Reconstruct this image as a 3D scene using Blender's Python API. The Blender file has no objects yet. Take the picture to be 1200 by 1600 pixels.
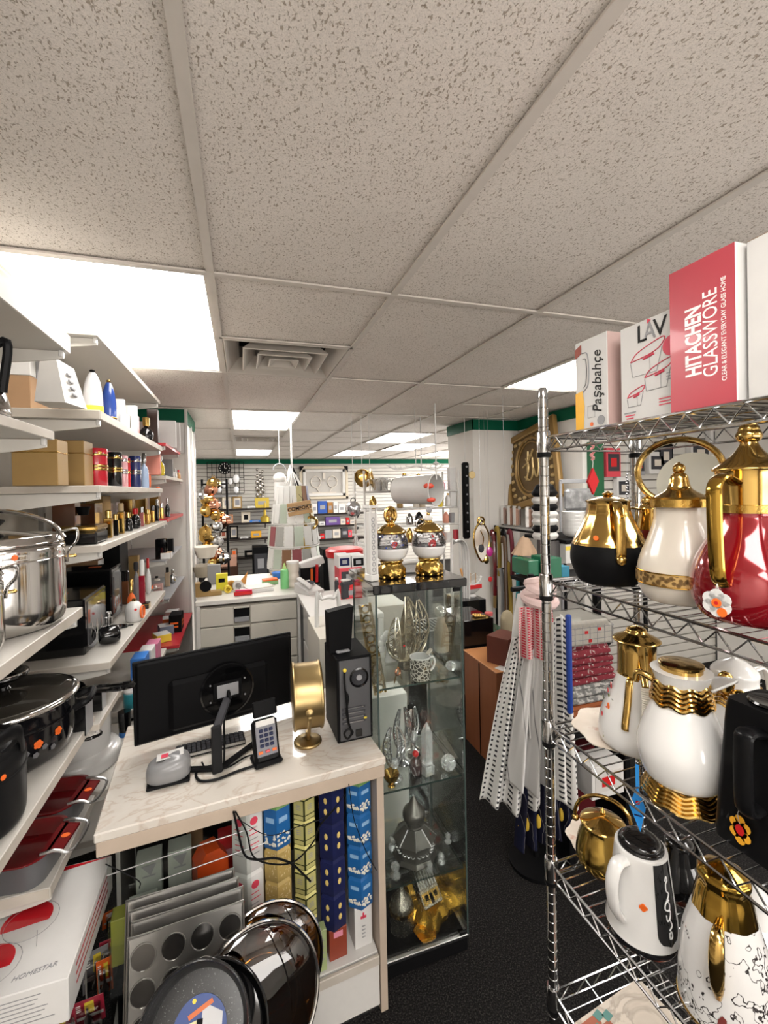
import bpy, math, random
from mathutils import Vector, Matrix, noise
random.seed(7)
SC = bpy.context.scene
COL = SC.collection
PI = math.pi

# ---------------------------------------------------------------- camera
FPX, CYP, CZ = 697.66, 771.0, 1.7087
YAW, PIT, ROL = .3102, -.0093, -.0210
_F = Vector((math.sin(YAW)*math.cos(PIT), math.cos(YAW)*math.cos(PIT), math.sin(PIT)))
_R0 = Vector((math.cos(YAW), -math.sin(YAW), 0)); _U0 = _R0.cross(_F)
_R = _R0*math.cos(ROL)+_U0*math.sin(ROL); _U = _U0*math.cos(ROL)-_R0*math.sin(ROL)
CP = Vector((0, 0, CZ))
cam_d = bpy.data.cameras.new('camera'); cam = bpy.data.objects.new('camera', cam_d); COL.objects.link(cam)
cam_d.sensor_fit = 'HORIZONTAL'; cam_d.sensor_width = 36; cam_d.lens = 36*FPX/1200
cam_d.shift_y = (CYP-800)/1200; cam_d.clip_start = .02; cam_d.clip_end = 60
m = Matrix((_R, _U, -_F)).transposed().to_4x4(); m.translation = CP; cam.matrix_world = m
SC.camera = cam

# ---------------------------------------------------------------- world, exposure
w = bpy.data.worlds.new('world'); SC.world = w; w.use_nodes = True
w.node_tree.nodes['Background'].inputs[0].default_value = (1, .93, .85, 1)
w.node_tree.nodes['Background'].inputs[1].default_value = .06
SC.view_settings.view_transform = 'Standard'; SC.view_settings.look = 'None'
SC.view_settings.gamma = 1; SC.view_settings.use_curve_mapping = False
SC.view_settings.exposure = 1.12
SC.cycles.transparent_max_bounces = 40; SC.cycles.max_bounces = 12; SC.cycles.glossy_bounces = 6; SC.cycles.transmission_bounces = 12
PANEL_W = 7.2
# added area light behind the camera, an assumed source to brighten the ceiling
ld = bpy.data.lights.new('front_fill_light', 'AREA'); ld.shape = 'RECTANGLE'; ld.size = 4.2; ld.size_y = 1.5; ld.energy = 85; ld.color = (1, .95, .9)
lo = bpy.data.objects.new('front_fill_light', ld); COL.objects.link(lo); lo.location = (2.0, -2.55, 1.45); lo.rotation_euler = (math.radians(118), 0, 0)
# added unseen area light right of the pillar, lifts the rear room ceiling
l2 = bpy.data.lights.new('rear_fill_light', 'AREA'); l2.shape = 'RECTANGLE'; l2.size = 4.0; l2.size_y = 1.3; l2.energy = 190; l2.color = (1, .95, .9)
lo = bpy.data.objects.new('rear_fill_light', l2); COL.objects.link(lo); lo.location = (6.2, 7.3, 1.35); lo.rotation_euler = (math.radians(120), 0, math.radians(90))

# ---------------------------------------------------------------- placement helpers (world points seen in the photograph)
def at(x, y, **k):
    d = _F+_R*((x-600)/FPX)-_U*((y-CYP)/FPX)
    if 'd' in k: return CP+d*k['d']
    for n, i in (('X', 0), ('Y', 1), ('Z', 2)):
        if n in k: return CP+d*((k[n]-CP[i])/d[i])
def yfor(x, X, Z):
    n = _R*FPX-_F*(x-600); return -(n.x*X+n.z*(Z-CZ))/n.y
def xfor(x, Y, Z):
    n = _R*FPX-_F*(x-600); return -(n.y*Y+n.z*(Z-CZ))/n.x
def zfor(y, X, Y):
    n = _U*FPX+_F*(y-CYP); return CZ-(n.x*X+n.y*Y)/n.z
def dep(P): return (Vector(P)-CP).dot(_F)

# ---------------------------------------------------------------- materials
_mats = {}
def M(name, col=(.5, .5, .5), rough=.5, metal=0, coat=0, var=.06, scale=30, bump=0, emit=0, trans=0, ior=1.45, alpha=1, aniso=0):
    if name in _mats: return _mats[name]
    mt = bpy.data.materials.new(name); mt.use_nodes = True; _mats[name] = mt
    nt = mt.node_tree; b = nt.nodes['Principled BSDF']
    c = tuple(col)+(1,)
    b.inputs['Base Color'].default_value = c
    b.inputs['Roughness'].default_value = rough; b.inputs['Metallic'].default_value = metal
    b.inputs['Coat Weight'].default_value = coat; b.inputs['Coat Roughness'].default_value = .05
    b.inputs['Transmission Weight'].default_value = trans; b.inputs['IOR'].default_value = ior
    b.inputs['Alpha'].default_value = alpha
    if max(col) < .09 and rough > .3: b.inputs['Specular IOR Level'].default_value = .10
    if emit:
        b.inputs['Emission Color'].default_value = c; b.inputs['Emission Strength'].default_value = emit
    if var or bump:
        tc = nt.nodes.new('ShaderNodeTexCoord'); n = nt.nodes.new('ShaderNodeTexNoise')
        n.inputs['Scale'].default_value = scale; n.inputs['Detail'].default_value = 4
        nt.links.new(tc.outputs['Object'], n.inputs['Vector'])
        if var:
            mr = nt.nodes.new('ShaderNodeMapRange'); mr.inputs['To Min'].default_value = max(rough-var, .01); mr.inputs['To Max'].default_value = rough+var
            nt.links.new(n.outputs['Fac'], mr.inputs['Value']); nt.links.new(mr.outputs[0], b.inputs['Roughness'])
            mx = nt.nodes.new('ShaderNodeMix'); mx.data_type = 'RGBA'
            mx.inputs['A'].default_value = tuple(v*(1-var) for v in col)+(1,); mx.inputs['B'].default_value = tuple(min(1, v*(1+var)) for v in col)+(1,)
            nt.links.new(n.outputs['Fac'], mx.inputs['Factor']); nt.links.new(mx.outputs['Result'], b.inputs['Base Color'])
        if bump:
            bp = nt.nodes.new('ShaderNodeBump'); bp.inputs['Strength'].default_value = bump; bp.inputs['Distance'].default_value = .002
            nt.links.new(n.outputs['Fac'], bp.inputs['Height']); nt.links.new(bp.outputs[0], b.inputs['Normal'])
    return mt
def nodes(mt): return mt.node_tree.nodes, mt.node_tree.links, mt.node_tree.nodes['Principled BSDF']
def ramp(nt, pts, fac):
    r = nt.nodes.new('ShaderNodeValToRGB')
    while len(r.color_ramp.elements) < len(pts): r.color_ramp.elements.new(.5)
    for e, (p, c) in zip(r.color_ramp.elements, pts): e.position = p; e.color = tuple(c)+(1,)
    nt.links.new(fac, r.inputs[0]); return r
def patterned(name, pts, kind='noise', scale=20, rough=.5, metal=0, coat=0, stretch=(1, 1, 1), detail=3, const=False, bump=0, dist=0, coord='Object', feature=None):
    """a material whose colour comes from a noise / voronoi / wave pattern through a ramp"""
    if name in _mats: return _mats[name]
    mt = M(name, pts[0][1], rough, metal, coat, var=0)
    nt = mt.node_tree; b = nt.nodes['Principled BSDF']
    tc = nt.nodes.new('ShaderNodeTexCoord'); mp = nt.nodes.new('ShaderNodeMapping'); mp.inputs['Scale'].default_value = stretch
    nt.links.new(tc.outputs[coord], mp.inputs[0])
    if kind == 'noise':
        n = nt.nodes.new('ShaderNodeTexNoise'); n.inputs['Detail'].default_value = detail; n.inputs['Distortion'].default_value = dist; out = n.outputs['Fac']
    elif kind == 'voronoi':
        n = nt.nodes.new('ShaderNodeTexVoronoi')
        if feature: n.feature = feature
        out = n.outputs['Distance']
    else:
        n = nt.nodes.new('ShaderNodeTexWave'); n.inputs['Distortion'].default_value = dist; out = n.outputs['Fac']
    n.inputs['Scale'].default_value = scale; nt.links.new(mp.outputs[0], n.inputs['Vector'])
    r = ramp(nt, pts, out)
    if const: r.color_ramp.interpolation = 'CONSTANT'
    nt.links.new(r.outputs[0], b.inputs['Base Color'])
    if bump:
        bp = nt.nodes.new('ShaderNodeBump'); bp.inputs['Strength'].default_value = bump; bp.inputs['Distance'].default_value = .003
        nt.links.new(out, bp.inputs['Height']); nt.links.new(bp.outputs[0], b.inputs['Normal'])
    return mt

GOLD = M('polished_gold', (.56, .36, .11), .13, 1, var=.04, scale=8)
GOLDT = M('textured_gold', (.50, .32, .085), .22, 1, var=.08, scale=90, bump=.6)
BRASS = M('antique_brass', (.36, .26, .12), .36, 1, var=.05, scale=5)
CHROME = M('chrome', (.44, .44, .44), .13, 1, var=.03, scale=10)
STEEL = M('polished_steel', (.60, .585, .57), .10, 1, var=.05, scale=6)
STEELB = M('brushed_steel', (.52, .52, .52), .3, 1, var=.06, scale=60)
COPPER = M('rose_copper', (.62, .30, .20), .15, 1)
PEWTER = M('dark_pewter', (.20, .19, .175), .33, .75, var=.1, scale=60)
BLACKG = M('black_gloss', (.004, .004, .0045), .08, 0, .3, var=.02)
BLACKM = M('black_matte', (.0045, .0045, .005), .5, 0, var=.05, bump=.1, scale=200)
BLACKP = M('black_plastic', (.006, .006, .0065), .36, var=.04)
GREYD = M('dark_grey_plastic', (.045, .045, .05), .4)
GREYM = M('mid_grey_plastic', (.25, .25, .26), .35)
WHITEG = M('white_gloss', (.60, .59, .575), .12, 0, .4, var=.03)
WHITEM = M('white_matte', (.55, .535, .51), .55, var=.04)
WHITEP = M('white_card', (.56, .55, .535), .45, var=.04)
CREAM = M('pearl_cream', (.55, .50, .43), .25, 0, .5, var=.03)
REDG = M('candy_red', (.22, .003, .008), .12, .35, 1, var=.02)
RED = M('red_plastic', (.50, .012, .015), .3)
REDC = M('red_card', (.52, .05, .07), .4)
DKRED = M('dark_red_enamel', (.13, .006, .008), .2, 0, .6)
ORANGE = M('orange_card', (.75, .13, .015), .45)
YELLOW = M('yellow_card', (.72, .55, .05), .45)
BLUE = M('blue_card', (.03, .16, .5), .4)
NAVY = M('navy_card', (.012, .015, .06), .35)
GREEN = M('green_card', (.05, .25, .1), .45)
TEAL = M('teal_card', (.02, .22, .25), .45)
PINK = M('pink_card', (.60, .22, .3), .45)
GOLDC = M('gold_card', (.30, .19, .07), .42, .35, var=.08)
KRAFT = M('brown_cardboard', (.32, .19, .10), .75)
SHELFW = patterned('white_laminate', [(0, (.44, .415, .375)), (1, (.51, .49, .455))], scale=3, rough=.38)
SHELFE = patterned('worn_laminate_edge', [(0, (.32, .28, .22)), (.55, (.46, .42, .37)), (1, (.54, .51, .46))], scale=9, rough=.5, detail=6)
WALLM = patterned('painted_wall', [(0, (.62, .595, .555)), (1, (.68, .655, .615))], scale=4, rough=.7)
GREENT = M('green_trim_paint', (.004, .085, .045), .4)
GREENT.name = 'green_trim_paint'
DARKSH = M('dark_shelf_board', (.025, .02, .018), .5)
TILEG = M('powder_white_wire', (.56, .55, .53), .35)

def glass_mat(name, tint=(.92, .97, .95), refl=1.0, rough=.0):
    if name in _mats: return _mats[name]
    mt = bpy.data.materials.new(name); mt.use_nodes = True; _mats[name] = mt
    nt = mt.node_tree; nt.nodes.clear()
    o = nt.nodes.new('ShaderNodeOutputMaterial'); t = nt.nodes.new('ShaderNodeBsdfTransparent'); g = nt.nodes.new('ShaderNodeBsdfGlossy')
    f = nt.nodes.new('ShaderNodeFresnel'); f.inputs[0].default_value = 1.5
    ma = nt.nodes.new('ShaderNodeMath'); ma.operation = 'MULTIPLY'; ma.inputs[1].default_value = refl
    mx = nt.nodes.new('ShaderNodeMixShader'); t.inputs[0].default_value = tuple(tint)+(1,); g.inputs['Roughness'].default_value = rough
    nt.links.new(f.outputs[0], ma.inputs[0]); nt.links.new(ma.outputs[0], mx.inputs[0]); nt.links.new(t.outputs[0], mx.inputs[1]); nt.links.new(g.outputs[0], mx.inputs[2]); nt.links.new(mx.outputs[0], o.inputs[0])
    return mt
PANE = glass_mat('clear_pane', (.965, .985, .975), .5)
PANEEDGE = M('glass_edge_green', (.045, .065, .06), .12, 0, .5)
CRYSTAL = M('cut_crystal', (.92, .94, .95), .03, var=0, trans=.75, ior=1.5)
AMBER = M('amber_glass', (.55, .28, .07), .03, var=0, trans=1, ior=1.45)
BAG = glass_mat('clear_plastic_wrap', (.93, .93, .93), 1.6, .12)

# ---------------------------------------------------------------- geometry collector
def V(*a): return Vector(a)
class G:
    def __init__(s): s.v = []; s.f = []; s.mi = []; s.ms = []; s.T = Matrix()
    def _m(s, mat):
        if mat not in s.ms: s.ms.append(mat)
        return s.ms.index(mat)
    def add(s, vs, fs, mat, T=None):
        o = len(s.v); T = s.T @ T if T is not None else s.T
        s.v += [T @ Vector(p) for p in vs]
        if callable(mat): mats = [s._m(mat(i)) for i in range(len(fs))]
        else: mats = [s._m(mat)]*len(fs)
        s.f += [tuple(o+i for i in f) for f in fs]; s.mi += mats
        return s
    def box(s, c, d, mat, bev=0, rz=0, rx=0, ry=0):
        x, y, z = d[0]/2, d[1]/2, d[2]/2; vs = []; fs = []
        T = Matrix.Translation(c) @ Matrix.Rotation(rz, 4, 'Z') @ Matrix.Rotation(ry, 4, 'Y') @ Matrix.Rotation(rx, 4, 'X')
        b = min(bev, x*.95, y*.95, z*.95)
        if b <= 0:
            vs = [(i*x, j*y, k*z) for i in (-1, 1) for j in (-1, 1) for k in (-1, 1)]
            fs = [(0, 1, 3, 2), (4, 6, 7, 5), (0, 4, 5, 1), (2, 3, 7, 6), (0, 2, 6, 4), (1, 5, 7, 3)]
            return s.add(vs, fs, mat, T)
        idx = {}
        for i in (-1, 1):
            for j in (-1, 1):
                for k in (-1, 1):
                    for a in range(3):
                        p = [i*(x-b), j*(y-b), k*(z-b)]; p[a] = (i*x, j*y, k*z)[a]
                        idx[(i, j, k, a)] = len(vs); vs.append(p)
        for a in range(3):
            o = [q for q in range(3) if q != a]
            for sg in (-1, 1):
                q = []
                for (u, v_) in ((-1, -1), (1, -1), (1, 1), (-1, 1)):
                    t = [0, 0, 0]; t[a] = sg; t[o[0]] = u; t[o[1]] = v_; q.append(idx[(*t, a)])
                fs.append(tuple(q))
        for a in range(3):
            o = [q for q in range(3) if q != a]
            for u in (-1, 1):
                for v_ in (-1, 1):
                    t = [0, 0, 0]; t[o[0]] = u; t[o[1]] = v_
                    t1 = list(t); t1[a] = -1; t2 = list(t); t2[a] = 1
                    fs.append((idx[(*t1, o[0])], idx[(*t2, o[0])], idx[(*t2, o[1])], idx[(*t1, o[1])]))
        for i in (-1, 1):
            for j in (-1, 1):
                for k in (-1, 1): fs.append((idx[(i, j, k, 0)], idx[(i, j, k, 1)], idx[(i, j, k, 2)]))
        return s.add(vs, fs, mat, T)
    def lathe(s, prof, mat, seg=36, c=(0, 0, 0), sx=1, sy=1, fun=None, T=None, rz=0):
        """prof: (r, z) or (r, z, material) - a material holds from its ring upward"""
        vs = []; fs = []; mats = []; cur = mat
        for p in prof:
            if len(p) > 2: cur = p[2]
            mats.append(cur)
            for i in range(seg):
                a = 2*PI*i/seg+rz; r = p[0]*(fun(a, p[1]) if fun else 1)
                vs.append((c[0]+r*math.cos(a)*sx, c[1]+r*math.sin(a)*sy, c[2]+p[1]))
        fm = []
        for j in range(len(prof)-1):
            for i in range(seg):
                k = (i+1) % seg; fs.append((j*seg+i, j*seg+k, (j+1)*seg+k, (j+1)*seg+i)); fm.append(mats[j])
        if prof[0][0] > 1e-5: fs.append(tuple(range(seg))[::-1]); fm.append(mats[0])
        if prof[-1][0] > 1e-5: fs.append(tuple((len(prof)-1)*seg+i for i in range(seg))); fm.append(mats[-1])
        return s.add(vs, fs, lambda i: fm[i], T)
    def tube(s, path, r, mat, seg=8, closed=False, flat=None, caps=True, T=None, up=None):
        """sweep a circle (or, with flat=(w, t), a flat oval band) along path"""
        P = [Vector(p) for p in path]; n = len(P); vs = []; fs = []
        tan = []
        for i in range(n):
            a = P[(i-1) % n] if (closed or i > 0) else P[0]; b = P[(i+1) % n] if (closed or i < n-1) else P[-1]
            t = (b-a); tan.append(t.normalized() if t.length > 1e-9 else Vector((0, 0, 1)))
        if up is not None: N = (Vector(up)-tan[0]*Vector(up).dot(tan[0])).normalized()
        else:
            u = Vector((0, 0, 1)) if abs(tan[0].z) < .9 else Vector((1, 0, 0)); N = (u-tan[0]*u.dot(tan[0])).normalized()
        for i in range(n):
            if up is not None and flat: N = (Vector(up)-tan[i]*Vector(up).dot(tan[i]))
            else: N = (N-tan[i]*N.dot(tan[i]))
            N = N.normalized() if N.length > 1e-6 else Vector((1, 0, 0))
            B = tan[i].cross(N); rr = r[i] if isinstance(r, (list, tuple)) else r
            for k in range(seg):
                a = 2*PI*k/seg
                if flat:
                    w_ = flat[0][i] if isinstance(flat[0], (list, tuple)) else flat[0]
                    vs.append(P[i]+N*(math.cos(a)*w_/2)+B*(math.sin(a)*flat[1]/2))
                else: vs.append(P[i]+(N*math.cos(a)+B*math.sin(a))*rr)
        m_ = n if closed else n-1
        for i in range(m_):
            for k in range(seg):
                k2 = (k+1) % seg; i2 = (i+1) % n; fs.append((i*seg+k, i*seg+k2, i2*seg+k2, i2*seg+k))
        if not closed and caps: fs += [tuple(range(seg))[::-1], tuple((n-1)*seg+k for k in range(seg))]
        return s.add(vs, fs, mat, T)
    def prism(s, poly, a, b, mat, plane='xy', T=None):
        """extrude polygon between a and b along the axis normal to plane"""
        def P(u, v_, w_): return {'xy': (u, v_, w_), 'xz': (u, w_, v_), 'yz': (w_, u, v_)}[plane]
        n = len(poly); vs = [P(u, v_, a) for u, v_ in poly]+[P(u, v_, b) for u, v_ in poly]
        fs = [tuple(range(n))[::-1], tuple(range(n, 2*n))]+[(i, (i+1) % n, n+(i+1) % n, n+i) for i in range(n)]
        return s.add(vs, fs, mat, T)
    def sphere(s, c, r, mat, seg=16, sc=(1, 1, 1), T=None):
        rg = max(6, seg//2)
        prof = [(r*math.sin(PI*j/rg) if 0 < j < rg else 1e-6, -r*math.cos(PI*j/rg)*sc[2]) for j in range(rg+1)]
        return s.lathe(prof, mat, seg, c, sc[0], sc[1], T=T)
    def sheet(s, fn, nu, nv, mat, T=None):
        vs = [fn(i/nu, j/nv) for j in range(nv+1) for i in range(nu+1)]
        fs = [(j*(nu+1)+i, j*(nu+1)+i+1, (j+1)*(nu+1)+i+1, (j+1)*(nu+1)+i) for j in range(nv) for i in range(nu)]
        return s.add(vs, fs, (lambda q: mat((q % nu)/nu, (q//nu)/nv)) if callable(mat) else mat, T)
    def quad(s, a, b, c, d, mat): return s.add([a, b, c, d], [(0, 1, 2, 3)], mat)
    def torus(s, c, R, r, mat, T=None, seg=32, rs=8, axis='z', sx=1, sy=1, a0=0, a1=2*PI):
        full = abs(a1-a0-2*PI) < 1e-6; n = seg if full else seg+1; pts = []
        for i in range(n):
            a = a0+(a1-a0)*i/seg; u, v_ = R*math.cos(a)*sx, R*math.sin(a)*sy
            pts.append(Vector(c)+Vector({'z': (u, v_, 0), 'y': (u, 0, v_), 'x': (0, u, v_)}[axis]))
        return s.tube(pts, r, mat, rs, closed=full, T=T)
    def build(s, name, parent=None, loc=None, sharp=35, solid=0, subsurf=0):
        me = bpy.data.meshes.new(name); me.from_pydata([tuple(p) for p in s.v], [], s.f)
        for mt in s.ms: me.materials.append(mt)
        me.polygons.foreach_set('material_index', s.mi); me.polygons.foreach_set('use_smooth', [True]*len(s.f))
        me.update(); me.set_sharp_from_angle(angle=math.radians(sharp))
        o = bpy.data.objects.new(name, me); COL.objects.link(o)
        if parent: o.parent = parent
        if loc is not None: o.location = loc
        if solid:
            md = o.modifiers.new('thickness', 'SOLIDIFY'); md.thickness = solid; md.offset = 0
        if subsurf:
            md = o.modifiers.new('smooth', 'SUBSURF'); md.levels = md.render_levels = subsurf
        return o
def tag(o, label=None, cat=None, group=None, kind=None):
    if label: o['label'] = label
    if cat: o['category'] = cat
    if group: o['group'] = group
    if kind: o['kind'] = kind
    return o
def thing(name, label, cat, loc=(0, 0, 0), rz=0, group=None):
    o = bpy.data.objects.new(name, None); COL.objects.link(o); o.empty_display_size = .05
    o.location = loc; o.rotation_euler = (0, 0, rz); return tag(o, label, cat, group)
def kids(o): return [c for c in bpy.data.objects if c.parent == o]
def copy_thing(o, loc=None, rz=None, label=None, group=None, parent=None):
    c = o.copy(); COL.objects.link(c)
    if parent: c.parent = parent
    if loc is not None: c.location = loc
    if rz is not None: c.rotation_euler = (0, 0, rz)
    if label: c['label'] = label
    if group: c['group'] = group
    for k in kids(o): copy_thing(k, parent=c)
    return c
def lettering(s, size, mat, parent, T, bold=0, shear=0, sx=1, name='lettering', ext=.0004, align='CENTER'):
    cu = bpy.data.curves.new(name, 'FONT'); cu.body = s; cu.size = size; cu.align_x = align; cu.align_y = 'CENTER'
    cu.extrude = ext; cu.offset = bold; cu.shear = shear; cu.resolution_u = 3
    t = bpy.data.objects.new(name, cu); COL.objects.link(t)
    dg = bpy.context.evaluated_depsgraph_get(); me = bpy.data.meshes.new_from_object(t.evaluated_get(dg))
    bpy.data.objects.remove(t); bpy.data.curves.remove(cu)
    me.transform(T @ Matrix.Diagonal((sx, 1, 1, 1)))
    me.materials.clear(); me.materials.append(mat); me.name = name
    o = bpy.data.objects.new(name, me); COL.objects.link(o)
    if parent: o.parent = parent
    return o
def face_T(loc, right, up):
    r = Vector(right).normalized(); u = Vector(up).normalized(); n = r.cross(u)
    t = Matrix((r, u, n)).transposed().to_4x4(); t.translation = loc; return t
def arc(c, R, a0, a1, n, plane='xz', sx=1, sz=1):
    out = []
    for i in range(n+1):
        a = a0+(a1-a0)*i/n; u, v_ = R*math.cos(a)*sx, R*math.sin(a)*sz
        out.append({'xz': (c[0]+u, c[1], c[2]+v_), 'yz': (c[0], c[1]+u, c[2]+v_), 'xy': (c[0]+u, c[1]+v_, c[2])}[plane])
    return out
def smooth(pts, n=6):
    """Catmull-Rom through pts"""
    P = [Vector(p) for p in pts]; P = [P[0]*2-P[1]]+P+[P[-1]*2-P[-2]]; out = []
    for i in range(1, len(P)-2):
        for k in range(n):
            t = k/n; a, b, c, d = P[i-1:i+3]
            out.append(.5*((2*b)+(c-a)*t+(2*a-5*b+4*c-d)*t*t+(3*b-a-3*c+d)*t**3))
    return out+[P[-2]]
def sm2(pts, n=5):
    """smooth a lathe profile; a third item (material) is kept at its point"""
    q = smooth([(p[0], p[1], 0) for p in pts], n); out = []
    for i, p in enumerate(q):
        r = (max(p.x, 1e-5), p.y)
        if i % n == 0 and len(pts[i//n]) > 2: r += (pts[i//n][2],)
        out.append(r)
    return out
# ================================================================ SETTING
CEIL = 2.4; GX, GY = -.0758, 1.509
# ceiling board
mt = M('fissured_ceiling_tile', (.55, .5, .44), .85, var=0); nt = mt.node_tree; b = nt.nodes['Principled BSDF']
tc = nt.nodes.new('ShaderNodeTexCoord')
def nz(scale, det, st, rot=0, dist=0):
    mp = nt.nodes.new('ShaderNodeMapping'); mp.inputs['Scale'].default_value = st; mp.inputs['Rotation'].default_value = (0, 0, rot)
    nt.links.new(tc.outputs['Object'], mp.inputs[0]); n = nt.nodes.new('ShaderNodeTexNoise'); n.inputs['Scale'].default_value = scale
    n.inputs['Detail'].default_value = det; n.inputs['Distortion'].default_value = dist; nt.links.new(mp.outputs[0], n.inputs['Vector']); return n.outputs['Fac']
n1 = nz(210, 1.0, (1, .62, 1), .5, .4); n2 = nz(320, 1, (.7, 1, 1), -.4, .4); n3 = nz(3, 3, (1, 1, 1)); n4 = nz(420, 1, (1, 1, 1))
r1 = ramp(nt, [(.605, (1, 1, 1)), (.68, (.52, .48, .43))], n1); r2 = ramp(nt, [(.63, (1, 1, 1)), (.70, (.66, .63, .59))], n2)
r3 = ramp(nt, [(.3, (.79, .735, .68)), (.7, (.85, .795, .74))], n3); r4 = ramp(nt, [(.35, (.86, .86, .86)), (.6, (1.0, 1.0, 1.0))], n4)
def mul(a, b_):
    mx = nt.nodes.new('ShaderNodeMix'); mx.data_type = 'RGBA'; mx.blend_type = 'MULTIPLY'; mx.inputs['Factor'].default_value = 1
    nt.links.new(a, mx.inputs['A']); nt.links.new(b_, mx.inputs['B']); return mx.outputs['Result']
o_ = mul(mul(r3.outputs[0], r1.outputs[0]), mul(r2.outputs[0], r4.outputs[0])); nt.links.new(o_, b.inputs['Base Color'])
bp = nt.nodes.new('ShaderNodeBump'); bp.inputs['Strength'].default_value = .35; bp.inputs['Distance'].default_value = .003
nt.links.new(r1.outputs[0], bp.inputs['Height']); nt.links.new(bp.outputs[0], b.inputs['Normal'])
TILE = mt
TBAR = M('ceiling_grid_paint', (.64, .595, .545), .5)
X0, X1, Y0, Y1 = -.87, 6.3, -2.6, 9.82
holes = []   # (i, j, y0 fraction, y1 fraction)
LIGHTS = [(-1, 0), (0, 2), (0, 5), (3, 0), (3, 3), (4, 4), (3, 5), (6, 5), (6, 2), (0, -2), (3, -2), (7, 4), (-1, -3), (4, -3)]
VENTS = [(0, 0, .5, 1), (0, 3, .5, 1)]
g = G()
i0, i1 = -2, 11; j0, j1 = -4, 7
for i in range(i0, i1):
    for j in range(j0, j1):
        xa, xb = GX+.61*i, GX+.61*(i+1); ya, yb = GY+1.22*j, GY+1.22*(j+1)
        if (i, j) in LIGHTS: continue
        for v_ in VENTS:
            if v_[:2] == (i, j): yb = ya+1.22*v_[2]
        xa, xb, ya, yb = max(xa, X0), min(xb, X1), max(ya, Y0), min(yb, Y1)
        if xb > xa and yb > ya: g.box(((xa+xb)/2, (ya+yb)/2, CEIL+.018), (xb-xa, yb-ya, .02), TILE)
tag(g.build('ceiling'), kind='structure')
g = G()
for i in range(i0, i1+1):
    x = GX+.61*i
    if X0 < x < X1: g.box((x, (Y0+Y1)/2, CEIL), (.024, Y1-Y0, .006), TBAR)
for j in range(j0, j1+1):
    y = GY+1.22*j
    if Y0 < y < Y1: g.box(((X0+X1)/2, y, CEIL-.0005), (X1-X0, .024, .006), TBAR)
for i, j, a, b_ in VENTS: g.box((GX+.61*(i+.5), GY+1.22*(j+a), CEIL), (.61, .024, .006), TBAR)
# odd cross bars where tiles are cut in half
for i, j in ((3, 1), (1, 4), (2, 3)): g.box((GX+.61*(i+.5), GY+1.22*(j+.5), CEIL), (.61, .02, .006), TBAR)
tag(g.build('trim_1'), kind='structure')
g = G(); g.box(((X0+X1)/2, (Y0+Y1)/2, CEIL+.35), (X1-X0+.2, Y1-Y0+.2, .02), BLACKM); tag(g.build('ceiling_upper'), kind='structure')
# floor
CARP = patterned('charcoal_carpet', [(.3, (.004, .004, .004)), (.52, (.012, .011, .011)), (.70, (.045, .041, .037))], scale=190, rough=.95, detail=3, bump=.8)
CARP.node_tree.nodes['Principled BSDF'].inputs['Specular IOR Level'].default_value = .1
g = G(); g.box(((X0+X1)/2, (Y0+Y1)/2, -.02), (X1-X0, Y1-Y0, .04), CARP); tag(g.build('floor'), kind='structure')
# walls
def wall(name, c, d, mat=WALLM):
    g = G(); g.box(c, d, mat); return tag(g.build(name), kind='structure')
wall('wall_left', (X0-.05, (Y0+Y1)/2, 1.2), (.1, Y1-Y0, 2.4))
wall('wall_behind', ((X0+X1)/2, Y0-.05, 1.2), (X1-X0, .1, 2.4))
wall('wall_right', (X1+.05, 6.5, 1.2), (.1, 6.7, 2.4))
wall('wall_right_front', (4.3, .2, 1.2), (.1, 5.7, 2.4))
# white slatted back wall
SLAT = M('white_slatwall', (.52, .50, .46), .5, var=.05, scale=3); SLATG = M('slatwall_groove', (.16, .14, .125), .6)
def slatwall(name, c, wd, z0, z1, axis='x', step=.076):
    g = G(); z = z0
    while z < z1-.01:
        h = min(step-.009, z1-z)
        if axis == 'x': g.box((c[0], c[1]-.009, z+h/2), (wd, .018, h), SLAT, .002)
        else: g.box((c[0]-.009, c[1], z+h/2), (.018, wd, h), SLAT, .002)
        z += step
    if axis == 'x': g.box((c[0], c[1]+.02, (z0+z1)/2), (wd, .04, z1-z0), SLATG)
    else: g.box((c[0]+.02, c[1], (z0+z1)/2), (.04, wd, z1-z0), SLATG)
    return tag(g.build(name), kind='structure')
slatwall('wall_back', ((X0+X1)/2, 9.78, 0), X1-X0, 0, 2.4)
slatwall('wall_right_slats', (3.55, 3.12, 0), 1.5, 0, 2.4)
# projecting partition on the left, pillar and wall block on the right
wall('wall_partition', ((X0-.42)/2, 4.33, 1.2), (-.42-X0, .68, 2.4))
g = G(); g.box((-.415, 3.983, 1.2), (.02, .02, 2.4), WHITEM); g.box((-.412, 4.32, 1.15), (.016, .05, 2.3), STEELB); g.box((-.412, 4.62, 1.15), (.016, .04, 2.3), STEELB)
tag(g.build('trim_2'), kind='structure')
wall('wall_pillar', (2.55, 4.30, 1.2), (.62, .56, 2.4))
wall('wall_right_inner', (2.82, 3.56, 1.2), (.10, .92, 2.4))
g = G()
def gt(x0, y0, x1, y1, z=2.395, h=.105, t=.012):
    a, b_ = V(x0, y0, 0), V(x1, y1, 0); c = (a+b_)/2; d = b_-a
    g.box((c.x, c.y, z-h/2), (d.length+t, t, h), GREENT, rz=math.atan2(d.y, d.x))
gt(X0, 3.984, -.414, 3.984); gt(-.414, 3.984, -.414, 4.66)
gt(2.235, 4.012, 2.77, 4.012); gt(2.235, 4.012, 2.235, 4.58); gt(2.765, 4.012, 2.765, 3.10)
gt(X0, 9.75, X1, 9.75, h=.10)
tag(g.build('trim_3'), kind='structure')
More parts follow.
